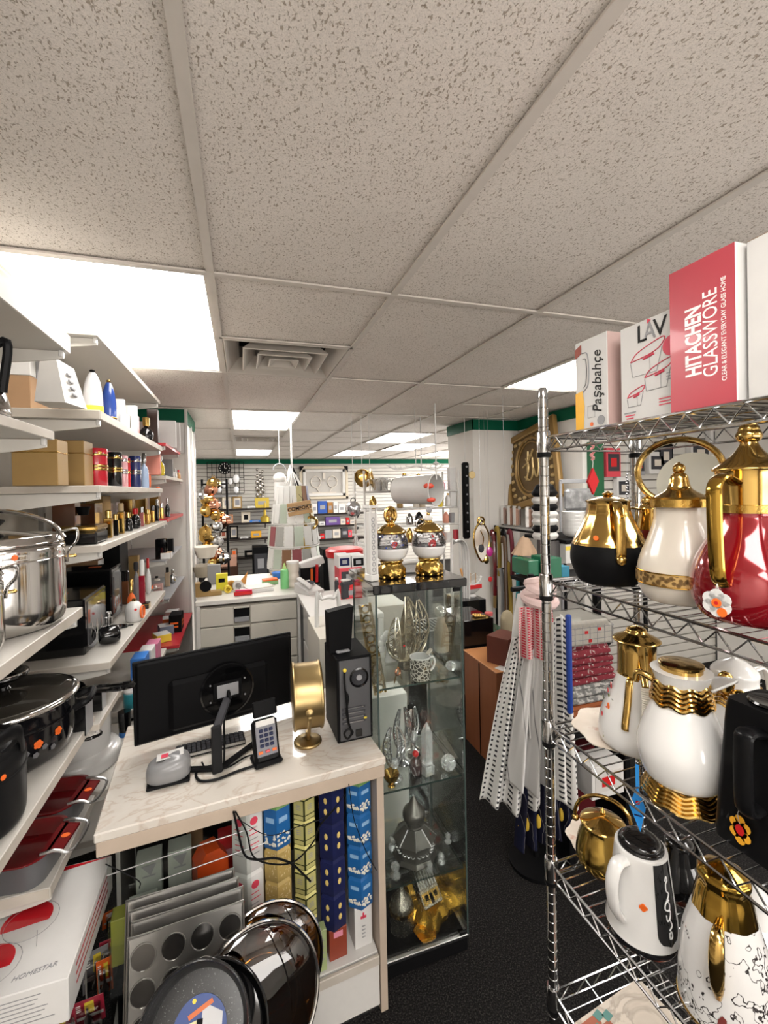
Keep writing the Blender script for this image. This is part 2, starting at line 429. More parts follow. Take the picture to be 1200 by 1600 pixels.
g = G(); g.box((2.9, 3.10, 1.2), (.13, .03, 2.4), WHITEM); tag(g.build('trim_4'), kind='structure')

# ---------------------------------------------------------------- ceiling lights
LAMP = M('lit_diffuser', (1, .965, .92), .5, var=0, emit=PANEL_W)
LN = {(-1, 0): 'largest glowing ceiling panel, over the left shelves beside the near air vent', (0, 2): 'glowing ceiling panel just in front of the far air vent', (0, 5): 'small far glowing ceiling panel above the round black clock',
      (3, 0): 'glowing ceiling panel behind the boxes on top of the wire rack', (3, 3): 'widest of the glowing ceiling panels right of centre, left of the pillar', (4, 4): 'glowing ceiling panel right behind the widest one near the pillar',
      (3, 5): 'small glowing ceiling panel above the gold plates at the back', (6, 5): 'far glowing ceiling panel touching the pillar edge'}
for i, j in LIGHTS:
    cx, cy = GX+.61*(i+.5), GY+1.22*(j+.5)
    if cx > X1-.3 or cy > Y1-.6: continue
    t = thing('ceiling_light', LN.get((i, j), 'added glowing ceiling panel out of view'), 'ceiling light', (cx, cy, CEIL))
    if (i, j) not in LN: t['group'] = 'added ceiling panels out of view'  # unseen panels, added for more brightness on the goods
    g = G()
    for sx in (-1, 1): g.box((sx*.289, 0, .012), (.014, 1.19, .02), TBAR)
    for sy in (-1, 1): g.box((0, sy*.592, .012), (.58, .014, .02), TBAR)
    g.build('light_frame', t)
    g = G(); g.box((0, 0, .012), (.566, 1.17, .006), LAMP); g.build('diffuser', t)
VENTM = M('vent_enamel', (.52, .48, .43), .4); DUCT = M('duct_dark', (.02, .018, .016), .8)
for n, (i, j, a, b_) in enumerate(VENTS):
    cx, cy = GX+.61*(i+.5), GY+1.22*(j+(a+b_)/2)
    t = thing('air_vent', ('large square ceiling air vent with nested louvres beside the biggest light', 'small far ceiling air vent behind the second light panel')[n], 'air vent', (cx, cy, CEIL))
    g = G(); g.box((0, 0, .16), (.6, .6, .01), DUCT)
    for sx in (-1, 1): g.box((sx*.296, 0, .08), (.006, .6, .15), VENTM); g.box((0, sx*.296, .08), (.6, .006, .15), VENTM)
    g.build('housing', t)
    for q, (ro, ri, zo, zi) in enumerate(((.292, .225, 0, .07), (.205, .145, -.006, .06), (.135, .085, -.010, .05), (.075, .02, -.012, .03))):
        g = G(); vs = []
        for r, z in ((ro, zo), (ri, zi), (ri-.004, zi), (ro-.006, zo-.004)):
            vs += [(-r, -r, z), (r, -r, z), (r, r, z), (-r, r, z)]
        fs = []
        for k in range(4):
            for e in range(4): fs.append((k*4+e, k*4+(e+1) % 4, ((k+1) % 4)*4+(e+1) % 4, ((k+1) % 4)*4+e))
        g.add(vs, fs, VENTM); g.build('louvre', t, sharp=20)
# ================================================================ CHROME WIRE RACK (right)
RX0, RX1, RY0, RY1 = .757, 1.065, .40, .985
RZ = [1.835, 1.462, 1.078, .712, .372]
rack = thing('wire_rack', 'chrome wire shelving rack holding coffee pots at the right', 'wire rack', (RX0, RY1, 0))
g0 = G()
for (x, y) in ((0, 0), (RX1-RX0, 0), (0, RY0-RY1), (RX1-RX0, RY0-RY1)):
    g = G(); prof = [(.010, 0), (.0125, .012)]
    z = .03
    while z < 1.95: prof += [(.0125, z), (.0113, z+.0012), (.0113, z+.0024), (.0125, z+.0036)]; z += .0254
    prof += [(.0125, 1.955), (.009, 1.965)]
    g.lathe(prof, CHROME, 16, (x, y, 0))
    p = g.build('post', rack)
    for z in RZ:
        g = G(); g.lathe([(.0145, -.045), (.0165, -.043), (.0175, .012), (.0155, .016)], CHROME, 16, (x, y, z)); g.lathe([(.0162, -.052), (.0172, -.050), (.0172, -.040), (.0155, -.038)], BLACKP, 16, (x, y, z)); g.build('collar', p)
for z in RZ:
    g = G(); dx, dy = RX1-RX0, RY1-RY0
    e = .012
    # double perimeter rails with zig-zag wire between
    for zz, r in ((z, .0032), (z-.034, .0028)):
        g.tube([(e, 0, zz), (dx-e, 0, zz)], r, CHROME, 6); g.tube([(e, -dy, zz), (dx-e, -dy, zz)], r, CHROME, 6)
        g.tube([(0, -e, zz), (0, -dy+e, zz)], r, CHROME, 6); g.tube([(dx, -e, zz), (dx, -dy+e, zz)], r, CHROME, 6)
    def zig(a, b_, n):
        a, b_ = V(*a), V(*b_); pts = []
        for k in range(2*n+1):
            p = a.lerp(b_, k/(2*n)); p.z = z-.003 if k % 2 else z-.031; pts.append(p)
        g.tube(pts, .0021, CHROME, 6)
    zig((.02, -.002, z), (dx-.02, -.002, z), 5); zig((.02, -dy, z), (dx-.02, -dy, z), 5); zig((0, -.02, z), (0, -dy+.02, z), 11); zig((dx, -.02, z), (dx, -dy+.02, z), 11)
    n = 22
    for k in range(1, n): g.tube([(0, -dy*k/n, z+.002), (dx, -dy*k/n, z+.002)], .0017, CHROME, 6)
    for f in (.33, .67): g.tube([(dx*f, 0, z-.002), (dx*f, -dy, z-.002)], .0024, CHROME, 6)
    g.build('wire_shelf', rack)
S1, S2, S3, S4, S5 = [z+.0045 for z in RZ]

# ---- boxes standing on top of the rack
def carton(name, label, cat, loc, d, faces, rz=0, bev=.002, group=None):
    """faces: dict side->material; 'all' for the rest. sides -x +x -y +y -z +z ; origin at base centre"""
    t = thing(name, label, cat, loc, rz, group); g = G(); x, y, z = d[0]/2, d[1]/2, d[2]
    al = faces.get('all', WHITEP)
    g.box((0, 0, z/2), (d[0]-.0006, d[1]-.0006, z-.0006), al, bev)
    for k, mt in faces.items():
        if k == 'all': continue
        i = .003; e = .0006
        if k == '-x': g.box((-x, 0, z/2), (e, d[1]-i, z-i), mt)
        if k == '+x': g.box((x, 0, z/2), (e, d[1]-i, z-i), mt)
        if k == '-y': g.box((0, -y, z/2), (d[0]-i, e, z-i), mt)
        if k == '+z': g.box((0, 0, z), (d[0]-i, d[1]-i, e), mt)
    g.build('box_body', t); return t
PINKR = M('coral_red_print', (.42, .052, .072), .3, 0, .3, var=.03)
INK = M('black_ink', (.02, .02, .02), .5, var=0); INKR = M('red_ink', (.6, .05, .09), .5, var=0); INKG = M('grey_ink', (.25, .25, .26), .5, var=0); INKW = M('white_ink', (.85, .83, .8), .5, var=0)
# pink red glassware carton
ya, yb = yfor(1058, .80, S1), .40
def on_left(t, u, v_, x): return face_T((x, u, v_), (0, -1, 0), (0, 0, 1))
yl = at(1060, 420, X=.80).y; yr = at(1166, 365, X=.80).y
c = ((yl+yr)/2); W = abs(yl-yr); H = .262
t = carton('glassware_box', 'tall coral red glassware carton with white lettering on top of the rack', 'box', (.775+.13, c, S1), (.26, W, H), {'all': WHITEP, '-x': PINKR})
xx = -.1305
lettering('HITACHEN', .040, INKW, t, face_T((xx, .012, H*.46), (0, 0, 1), (0, 1, 0)), bold=.0012, sx=.62, name='lettering')
lettering('GLASSWORE', .036, INKW, t, face_T((xx, -.018, H*.48), (0, 0, 1), (0, 1, 0)), sx=.72)
lettering('CLEAR & ELEGANT EVERYDAY GLASS HOME', .011, INKW, t, face_T((xx, -.040, H*.48), (0, 0, 1), (0, 1, 0)), sx=.8)
# second white carton just behind its right edge
t = carton('shipping_box', 'plain white carton beside the coral red glassware carton on the rack top', 'box', (.79+.125, yr-.040, S1), (.25, .07, H*.985), {'all': WHITEP, '+z': KRAFT})
# LAV box
yl2 = at(968, 520, X=.80).y; yr2 = at(1060, 470, X=.80).y+.004; W2 = abs(yl2-yr2); H2 = zfor(560, .8, yl2)-S1; H2 = zfor(516, .80, yl2)-S1
t = carton('container_set_box', 'white glass container set box with three lidded dishes drawn on it', 'box', (.80+.11, (yl2+yr2)/2, S1), (.22, W2, H2), {'all': WHITEP})
xx = -.1106
def ln(g, pts, r, mat): g.tube([(xx, -p[0], p[1]) for p in pts], r, mat, 5)
lettering('L V', .052, INK, t, face_T((xx, -.012, H2*.865), (0, -1, 0), (0, 0, 1)), sx=1.0)
lettering('A', .052, INKG, t, face_T((xx, -.008, H2*.865), (0, -1, 0), (0, 0, 1)), sx=.8)
g = G()
for (u, v_, w_, h_) in ((.0, .128, .078, .052), (.026, .088, .062, .045), (-.028, .054, .042, .032)):
    a0 = [(u-w_/2, v_), (u-w_/4, v_+h_*.33), (u+w_/2, v_+h_*.62), (u+w_*.42, v_+h_*.30), (u+w_*.1, v_+.006), (u-w_/2, v_)]
    ln(g, smooth([(p[0], p[1], 0) for p in a0], 4), .0010, INKR)
    ln(g, [(u-w_/2, v_-.003), (u-w_*.44, v_-h_*.62), (u+w_*.30, v_-h_*.62), (u+w_*.46, v_+h_*.25)], .0006, INKG)
    ln(g, [(u+w_*.1, v_), (u+w_*.1, v_-h_*.6)], .0004, INKG)
    ln(g, [(u-w_*.1, v_-.001), (u+w_*.22, v_+.004)], .0022, INKR)
g.lathe([(1e-5, 0), (.020, 0), (.020, .0006)], INKR, 24, T=face_T((xx, -W2/2+.010, H2*.66), (0, -1, 0), (0, 0, 1)))
g.lathe([(1e-5, 0), (.006, .0004), (.0001, .0016)], INKR, 3, T=face_T((xx, -.006, H2*.97), (0, -1, 0), (0, 0, 1)))
for k in range(3):
    g.box((xx, W2/2-.025, .022-.006*k), (.0004, .03-.006*k, .0025), INKR if k else INKG)
    g.box((xx, -W2/2+.022, .038-.006*k), (.0004, .036, .0022), INKR)
    g.box((xx, -W2/2+.012, .085-.006*k), (.0004, .022, .0022), INKG)
g.build('printed_picture', t)
# Pasabahce box
yl3 = at(898, 545, X=.80).y; yr3 = at(948, 515, X=.80).y; W3 = abs(yl3-yr3); H3 = zfor(516, .8, yr3)-S1
PINKB = M('dusty_pink_card', (.55, .38, .35), .5)
t = carton('jug_box', 'tall white glass jug box showing orange juice and script lettering', 'box', (.80+.085, (yl3+yr3)/2, S1), (.17, W3, H3), {'all': WHITEP, '-y': PINKB})
xx = -.0856
lettering('Paşabahçe', .040, INK, t, face_T((xx, -W3*.20, H3*.50), (0, 0, 1), (0, 1, 0)), shear=.3, sx=.86)
g = G(); OJ = M('orange_juice_print', (.80, .42, .01), .4)
g.prism([(W3/2-.001, .004), (W3/2-.001, .095), (W3*.26, .099), (W3*.20, .06), (W3*.24, .004)], xx-.0003, xx+.0002, OJ, 'yz')
g.prism([(W3/2-.001, H3-.04), (W3/2-.001, H3-.016), (W3*.28, H3-.008), (W3*.28, H3-.03)], xx-.0003, xx+.0002, M('strawberry_print', (.25, .04, .02), .5), 'yz')
g.tube([(xx, p[0], p[1]) for p in smooth([(W3*.26, .19, 0), (W3*.1, .185, 0), (W3*.05, .15, 0), (W3*.08, .11, 0), (W3*.24, .095, 0)], 5)], .0012, INKG, 5)
g.tube([(xx, p[0], p[1]) for p in smooth([(W3*.24, .175, 0), (W3*.15, .172, 0), (W3*.12, .145, 0), (W3*.15, .115, 0), (W3*.22, .105, 0)], 5)], .0007, INK, 5)
g.lathe([(1e-5, 0), (.011, 0), (.011, .0006)], INKG, 20, T=face_T((xx, -W3*.3, .020), (0, -1, 0), (0, 0, 1)))
g.lathe([(1e-5, 0), (.005, 0), (.005, .0006)], ORANGE, 16, T=face_T((xx, -W3*.02, .014), (0, -1, 0), (0, 0, 1)))
for a_, b_ in (((.10, .030), (.10, .058)), ((.10, .058), (-.12, .058)), ((-.12, .058), (-.12, .030)), ((-.12, .030), (.10, .030))): g.tube([(xx, a_[0]*W3, a_[1]), (xx, b_[0]*W3, b_[1])], .0004, INKG, 4)
g.build('printed_picture', t)
# ================================================================ LEFT SHELVING
def bracket_bm(x0, x1, z, y):
    """a sheet metal shelf bracket under a board"""
    g = G(); g.prism([(x0, z-.07), (x0, z-.002), (x1, z-.002), (x1, z-.022), (x1-.03, z-.028)], y-.004, y+.004, M('bracket_enamel', (.55, .53, .49), .4), 'xz')
    g.box((x1-.006, y, z-.004), (.012, .016, .03), WHITEG, .003); return g
def shelf_unit(name, label, xf, xb, y0, y1, boards, back=None):
    """boards: (z of top, y0, y1, front x, material, thickness)"""
    t = thing(name, label, 'shelving', (xb, (y0+y1)/2, 0)); ox, oy = xb, (y0+y1)/2
    g = G(); g.box((.006, 0, 1.17), (.012, y1-y0, 2.3), M('shelf_back_panel', (.50, .46, .39), .55)); g.build('back_panel', t)
    for y in (y0+.03, (y0+y1)/2, y1-.03):
        g = G(); g.box((.022, y-oy, 1.17), (.02, .03, 2.3), WHITEM)
        for k in range(28): g.box((.0325, y-oy, .1+k*.08), (.001, .006, .03), BLACKM)
        g.build('upright', t)
    for (z, a, b_, xf_, mt, th) in boards:
        g = G(); L = xf_-ox-.035
        g.box((.035+L/2, (a+b_)/2-oy, z-th/2), (L, b_-a, th), lambda i, mt=mt: mt, .0015)
        o = g.build('shelf', t)
        if mt is SHELFW:
            g = G(); g.box((L+.0355, (a+b_)/2-oy, z-th/2), (.0012, b_-a-.002, th-.003), SHELFE); g.box((.035+L/2, a-oy-.0003, z-th/2), (L-.003, .0012, th-.003), SHELFE); g.build('edge_band', o)
        for y in (a+.03, b_-.03):
            bk = bracket_bm(.03, L+.028, z-th, y-oy); bk.build('bracket', o)
    return t
W_ = SHELFW
shelf_unit('shelving_unit', 'near white shelving unit on the left holding steel and black pots', -.48, -.86, .1, 1.66,
    [(2.19, .12, 1.57, -.48, W_, .055), (1.885, .12, 1.43, -.48, W_, .024), (1.365, .12, 1.60, -.475, W_, .030), (.985, .12, 1.69, -.475, W_, .028), (.735, 1.31, 1.67, -.475, W_, .028), (.50, .12, 1.5, -.475, W_, .028), (.2, .12, 1.5, -.475, W_, .028)])
shelf_unit('shelving_unit', 'middle white shelving unit behind the monitor holding perfume and gold gift boxes', -.45, -.86, 1.70, 2.98,
    [(2.268, 1.73, 2.97, -.45, W_, .022), (1.998, 1.74, 3.0, -.45, W_, .030), (1.742, 1.72, 2.97, -.45, W_, .024), (1.54, 1.72, 3.10, -.45, W_, .024), (1.125, 1.78, 2.98, -.45, W_, .026), (.968, 1.66, 2.0, -.455, W_, .022), (.722, 1.71, 2.1, -.45, W_, .024), (.80, 2.12, 2.9, -.44, W_, .022), (.4, 1.95, 2.9, -.47, W_, .024)])
REDSH = M('red_shelf_board', (.42, .02, .03), .35, 0, .2)
GLSH = glass_mat('smoked_glass_shelf', (.45, .5, .48), 1.2)
shelf_unit('shelving_unit', 'far white shelving unit against the partition with bright red boards', -.45, -.86, 3.12, 3.98,
    [(2.035, 3.14, 3.86, -.45, REDSH, .020), (1.825, 3.14, 3.97, -.45, W_, .022), (1.548, 3.14, 3.95, -.45, REDSH, .020), (1.29, 3.14, 3.90, -.46, GREYM, .012), (1.04, 3.14, 3.95, -.45, GREYM, .010), (.735, 3.14, 3.96, -.40, REDSH, .020)])

# ---------------------------------------------------------------- polished steel stock pots
def stock_pot(label, X, Y, Z, r, h, rz, dot=True):
    t = thing('stock_pot', label, 'pot', (X, Y, Z), rz, 'steel pots on the near shelf')
    g = G(); g.lathe(sm2([(r*.80, 0), (r*.93, .012), (r, .04), (r, h*.5), (r, h*.80), (r*1.01, h*.81), (r*1.0, h*.83), (r*1.0, h*.95), (r*.9, h)], 3), STEEL, 56); g.build('pot_body', t)
    g = G(); g.lathe(sm2([(r*.97, h*.985), (r*.99, h*1.0), (r*.93, h*1.07), (r*.90, h*1.075), (r*.86, h*1.05), (r*.5, h*1.10), (r*.12, h*1.14), (1e-4, h*1.14)], 3), STEEL, 56)
    lid = g.build('lid', t)
    g = G(); g.lathe(sm2([(.018, h*1.13), (.012, h*1.17), (.026, h*1.24), (.024, h*1.27), (1e-4, h*1.28)], 3), BLACKP, 24); g.build('knob', lid)
    # clamping bail arched over the lid
    g = G(); g.tube(smooth([(-r*.98, 0, h*1.02), (-r*.8, 0, h*1.2), (-r*.4, 0, h*1.33), (0, 0, h*1.37), (r*.4, 0, h*1.33), (r*.8, 0, h*1.2), (r*.98, 0, h*1.02)], 6), .01, STEEL, 10, flat=(.024, .012), up=(0, 1, 0)); g.build('bail', lid)
    for s in (-1, 1):
        g = G(); g.tube(smooth([(s*r*.96, 0, h*1.10), (s*r*1.16, 0, h*1.12), (s*r*1.17, 0, h*.98), (s*r*1.05, 0, h*.86), (s*r*1.02, 0, h*.72)], 5), .006, STEEL, 10, flat=(.026, .007), up=(0, 1, 0)); g.build('side_handle', t)
        g = G(); g.tube([(s*(r), .012, h*.78), (s*(r+.02), .012, h*.78)], .004, GOLD, 10); g.sphere((s*(r+.02), .012, h*.78), .005, GOLD, 10); g.build('rivet', t)
    if dot:
        g = G(); a = -.9-rz; g.lathe([(1e-5, 0), (.007, 0), (.007, .0008)], ORANGE, 14, T=face_T((r*1.001*math.cos(a), r*1.001*math.sin(a), h*.88), (-math.sin(a), math.cos(a), 0), (0, 0, 1))); g.build('price_sticker', t)
    return t
stock_pot('large polished steel stock pot with arched bail handle and a red price dot', -.616, 1.41, 1.365, .155, .225, .25)
stock_pot('smaller steel stock pot in front of the large one, cut by the left edge', -.612, 1.125, 1.365, .128, .17, .5, False)
# chrome kettle at the far left edge
t = thing('kettle', 'chrome kettle with black lid knob at the left picture edge, on the upper near shelf', 'kettle', (-.585, 1.17, 1.885))
g = G(); g.lathe(sm2([(.10, 0), (.108, .01), (.100, .05), (.075, .11), (.050, .15), (.046, .17)], 4), STEEL, 40); g.build('kettle_body', t)
g = G(); g.lathe(sm2([(.048, .17), (.044, .185), (.012, .195), (.008, .2)], 3), STEEL, 32); l_ = g.build('lid', t)
g = G(); g.lathe([(.008, .195), (.016, .21), (.017, .225), (.008, .235), (1e-4, .236)], BLACKP, 20); g.build('knob', l_)
g = G(); g.tube(smooth([(.06, 0, .12), (.11, 0, .16), (.10, 0, .05)], 6), .009, BLACKP, 8); g.build('side_handle', t)
# small chrome and black things further in on the near upper shelf
for y, lb in ((.9, 'dark mixing bowl on the upper near shelf, out at the left edge'),):
    t = thing('mixing_bowl', lb, 'bowl', (-.65, y, 1.885)); g = G(); g.lathe(sm2([(.05, 0), (.09, .03), (.11, .09), (.105, .088), (.08, .03), (1e-4, .01)], 3), GREYD, 32); g.build('bowl_body', t)

# black slow cooker with glass lid
t = thing('slow_cooker', 'black stockpot with glass lid and two red stickers beside the matte black pot', 'pot', (-.640, 1.50, .985), .2)
g = G(); EN = M('black_enamel', (.003, .003, .004), .12, 0, .3, var=.02)
g.lathe(sm2([(.125, 0), (.150, .012), (.162, .05), (.163, .10), (.163, .105), (.166, .107), (.166, .113), (.164, .115), (.166, .15), (.172, .155)], 3), EN, 56); g.build('pot_body', t)
g = G(); g.lathe(sm2([(.172, .153), (.176, .158), (.172, .166), (.160, .170)], 3), STEEL, 56); rim = g.build('lid_rim', t)
SMOKE = M('smoked_lid_glass', (.025, .022, .018), .05, 0, .5, var=.02)
g = G(); g.lathe(sm2([(.161, .169), (.13, .180), (.07, .190), (1e-4, .193)], 3), SMOKE, 48); g.build('lid_glass', t)
g = G(); g.lathe(sm2([(.02, .19), (.016, .205), (.055, .222), (.058, .235), (.05, .238), (.04, .225), (1e-4, .222)], 3), BLACKG, 36); g.build('knob', t)
g = G(); g.torus((0, 0, .236), .055, .0025, STEEL, seg=36); g.build('knob_ring', t)
for a, z in ((-.95, .075), (-.62, .083)):
    g = G()
    for k in range(5): g.lathe([(1e-5, 0), (.0055, 0), (.0055, .0008)], ORANGE, 10, T=face_T((.1642*math.cos(a)+.006*math.cos(k*1.256)*-math.sin(a), .1642*math.sin(a)+.006*math.cos(k*1.256)*math.cos(a), z+.006*math.sin(k*1.256)), (-math.sin(a), math.cos(a), 0), (0, 0, 1)))
    g.build('price_sticker', t)
lettering('16 M?', .022, M('grey_print', (.35, .35, .35), .5), t, face_T((.1655*math.cos(-1.42), .1655*math.sin(-1.42), .075), (-math.sin(-1.42), math.cos(-1.42), 0), (0, 0, 1)))
g = G()
for k in range(5): g.lathe([(1e-5, 0), (.010-.001*k, 0), (.008, .0006)], M('grey_flower_print', (.09, .09, .095), .5), 5, T=face_T((.1655*math.cos(-1.25+.13*k), .1655*math.sin(-1.25+.13*k), .05+.012*(k % 2)), (-math.sin(-1.25+.13*k), math.cos(-1.25+.13*k), 0), (0, 0, 1)))
g.build('flower_print', t)
for s in (-1, 1):
    g = G(); g.tube(smooth([(s*.165, -.045, .115), (s*.20, -.04, .13), (s*.205, .04, .13), (s*.165, .045, .115)], 6), .009, BLACKP, 8); g.build('side_handle', t)
# near matte black pot
t = thing('cooking_pot', 'matte dark pot with black lid at the left edge, before the glass lidded pot', 'pot', (-.600, 1.19, .985), .3)
g = G(); MB = M('satin_black_pot', (.009, .009, .0095), .34, var=.04)
g.lathe(sm2([(.105, 0), (.118, .01), (.122, .04), (.123, .115), (.1245, .118), (.1245, .125), (.123, .127), (.124, .150), (.119, .165)], 3), MB, 56); g.build('pot_body', t)
g = G(); g.lathe(sm2([(.119, .163), (.116, .180), (.10, .176), (.09, .183), (.05, .19), (1e-4, .19)], 3), MB, 48); l_ = g.build('lid', t)
g = G(); g.tube(smooth([(-.05, -.02, .188), (-.045, -.02, .215), (.045, -.02, .218), (.055, -.02, .188)], 5), .01, BLACKP, 8, flat=(.02, .012), up=(0, 1, 0)); g.build('lid_handle', l_)
g = G(); a = -.75; g.lathe([(1e-5, 0), (.006, 0), (.006, .0008)], ORANGE, 14, T=face_T((.1235*math.cos(a), .1235*math.sin(a), .135), (-math.sin(a), math.cos(a), 0), (0, 0, 1))); g.build('price_sticker', t)
g = G()
g.tube(smooth([(.02, -.11, .16), (.06, -.12, .21), (.11, -.06, .215), (.118, -.02, .16)], 6), .012, BLACKP, 8, flat=(.03, .012), up=(0, 0, 1)); g.build('side_handle', t)
# frying pan with looped handle
t = thing('frying_pan', 'black frying pan with long looped handle pointing at the monitor', 'pan', (-.66, 1.76, .985))
g = G(); g.lathe(sm2([(.10, 0), (.12, .02), (.135, .055), (.132, .055), (.116, .02), (1e-4, .006)], 3), BLACKG, 48); g.build('pan_body', t)
hp = at(205, 1045, X=-.34)-V(-.66, 1.76, .985)
g = G(); o = V(.125, .03, .05); e = V(hp.x, hp.y, .125); side = (e-o).cross(V(0, 0, 1)).normalized()
L = e-o
g.tube(smooth([o+side*.010, o+L*.3+side*.014, o+L*.6+side*.022, o+L*.9+side*.022, e, o+L*.9-side*.022, o+L*.6-side*.022, o+L*.3-side*.014, o-side*.010], 5), .008, BLACKG, 8)
g.tube([o, o+L*.35], .013, BLACKG, 8); g.build('handle', t)
# two black cookware boxes on the stub shelf
for k, (pxx, w_, h_, nm) in enumerate(((137, .07, .10, 'small black box with grey side panel, under the looped pan handle'), (160, .05, .075, 'little black box next to the grey sided box, under the looped pan handle'))):
    Y = yfor(pxx, -.475, 1.0); carton('small_box', nm, 'box', (-.50-.0*k, Y, .968), (.06, w_, h_), {'all': BLACKG, '+x': GREYM})

# white enamel pots on the low middle shelf
for (X, Y, Z, r, h, lb, rz) in ((-.600, 1.905, .722, .115, .188, 'tall white enamel pot with black lug handles, left of the monitor', .1),):
    t = thing('enamel_pot', lb, 'pot', (X, Y, Z), rz)
    g = G(); g.lathe(sm2([(r*1.22, 0), (r*1.27, .01), (r*1.25, .045), (r*1.12, .055), (r*1.0, .06), (r*.98, .075), (r, h*.9), (r*1.03, h), (r*1.05, h*1.03), (r*.9, h*1.06), (r*.4, h*1.12), (1e-4, h*1.13)], 3), WHITEG, 48); g.build('pot_body', t)
    for z in (h*.78,):
        for s in (-1, 0):
            a = -1.0+s*1.5; g = G(); g.tube(smooth([(r*math.cos(a-.22), r*math.sin(a-.22), z), ((r+.035)*math.cos(a-.15), (r+.035)*math.sin(a-.15), z), ((r+.035)*math.cos(a+.15), (r+.035)*math.sin(a+.15), z), (r*math.cos(a+.22), r*math.sin(a+.22), z)], 4), .006, BLACKG, 8); g.build('side_handle', t)

# red non-stick roasting trays
def tray(label, X, Y, Z, rz=0, n=1):
    t = thing('roasting_tray', label, 'oven tray', (X, Y, Z), rz-.12, 'dark red oven trays on the low shelf')
    def rr(w_, l_, r, k=8):
        out = []
        for cx, cy, a0 in ((w_/2-r, l_/2-r, 0), (-w_/2+r, l_/2-r, PI/2), (-w_/2+r, -l_/2+r, PI), (w_/2-r, -l_/2+r, 1.5*PI)):
            for i in range(k+1): a = a0+PI/2*i/k; out.append((cx+r*math.cos(a), cy+r*math.sin(a)))
        return out
    OUT = M('grey_tray_coating', (.09, .09, .095), .35)
    rings = [(rr(.24, .14, .04), .0, OUT), (rr(.26, .165, .05), .07, OUT), (rr(.27, .18, .05), .074, OUT), (rr(.27, .18, .05), .078, DKRED), (rr(.255, .165, .045), .078, DKRED), (rr(.225, .135, .04), .045, DKRED), (rr(.14, .09, .03), .045, DKRED)]
    vs = []; fs = []; fm = []; n_ = len(rings[0][0])
    for k, (rg, z, mt) in enumerate(rings): vs += [(p[0], p[1], z) for p in rg]
    for k in range(len(rings)-1):
        for i in range(n_): fs.append((k*n_+i, k*n_+(i+1) % n_, (k+1)*n_+(i+1) % n_, (k+1)*n_+i)); fm.append(rings[k+1][2] if k > 1 else OUT)
    fs.append(tuple(range(n_))[::-1]); fm.append(OUT); fs.append(tuple((len(rings)-1)*n_+i for i in range(n_))); fm.append(DKRED)
    g = G(); g.add(vs, fs, lambda i: fm[i]); g.build('tray_body', t)
    # front lug with sticker and a raised wire handle
    for s in (1, -1):
        g = G(); g.prism([(s*.115, -.055), (s*.165, -.045), (s*.165, .045), (s*.115, .055)][::s], .072, .078, DKRED); g.build('lug', t)
        g = G(); g.tube(smooth([(s*.12, -.06, .080), (s*.15, -.055, .082), (s*.185, -.045, .07), (s*.185, .045, .07), (s*.15, .055, .082), (s*.12, .06, .080)], 4), .004, STEELB, 8); g.build('wire_handle', t)
    for x, y, z in ((.15, 0, .079),):
        g = G(); g.lathe([(1e-5, 0), (.008, 0), (.008, .0008)], ORANGE, 12, (x, y, z), sx=1.3); g.build('price_sticker', t)
    g = G(); g.tube(smooth([(-.02, -.03, .046), (-.02, -.03, .06), (.0, 0, .066), (-.02, .03, .06), (-.02, .03, .046)], 4), .004, WHITEG, 8); g.build('inner_clip', t)
    return t
tray('rear dark red roasting tray on the low near shelf, beside the marble counter corner', -.612, 1.585, .735)
tray('front dark red roasting tray, above the white box with red spots', -.61, 1.395, .735)
t = tray('lower dark red roasting tray under the two others, mostly hidden by the white box', -.625, 1.42, .50)

# white cookware box with red spots
bz = .565
t = thing('cookware_box', 'white cookware box with big red spots and drawn pans on its lid', 'box', (-.582, 1.305, bz), 0)
g = G(); g.box((0, 0, .048), (.40, .345, .096), WHITEP, .002); g.build('box_body', t)
g = G(); z = .0965
def disc(cx, cy, r, sy, mat, a0=0, a1=2*PI, n=32, zz=z): g.prism([(cx+r*math.cos(a0+(a1-a0)*i/n), cy+r*sy*math.sin(a0+(a1-a0)*i/n)) for i in range(n+1)], zz, zz+.0006, mat)
RB = M('glossy_red_print', (.45, .008, .015), .25, 0, .3)
for cx, cy in ((.055, .015), (.015, -.085), (-.09, .06), (-.12, -.06)):
    disc(cx, cy, .052, .95, RB, -.3, PI+.5)
    g.tube([(cx+.012+.056*math.cos(a/20*2*PI), cy-.008+.054*math.sin(a/20*2*PI), z+.0004) for a in range(20)], .0006, INKG, 4, closed=True)
    g.tube([(cx+.035, cy-.04, z+.0004), (cx+.05, cy-.085, z+.0004)], .0006, INKG, 4)
g.prism([(-.19, .168), (-.12, .125), (.198, .168)], z, z+.0006, RB)
g.build('lid_print', t)
lettering('HOMESTAR', .016, INKG, t, face_T((.125, -.135, z+.0004), (1, .12, 0), (-.12, 1, 0)), shear=.3)
g = G()
for k in range(7): g.box((.05+.004*k, -.1731, .080-.009*k), (.20-.02*(k % 3), .0006, .0016), INKG)
for k in range(4): g.box((-.12, -.1731, .06-.010*k), (.08, .0006, .0016), INKG)
for k in range(3): g.box((.2004, .0, .075-.02*k), (.0006, .25, .004), RB)
g.build('side_print', t)

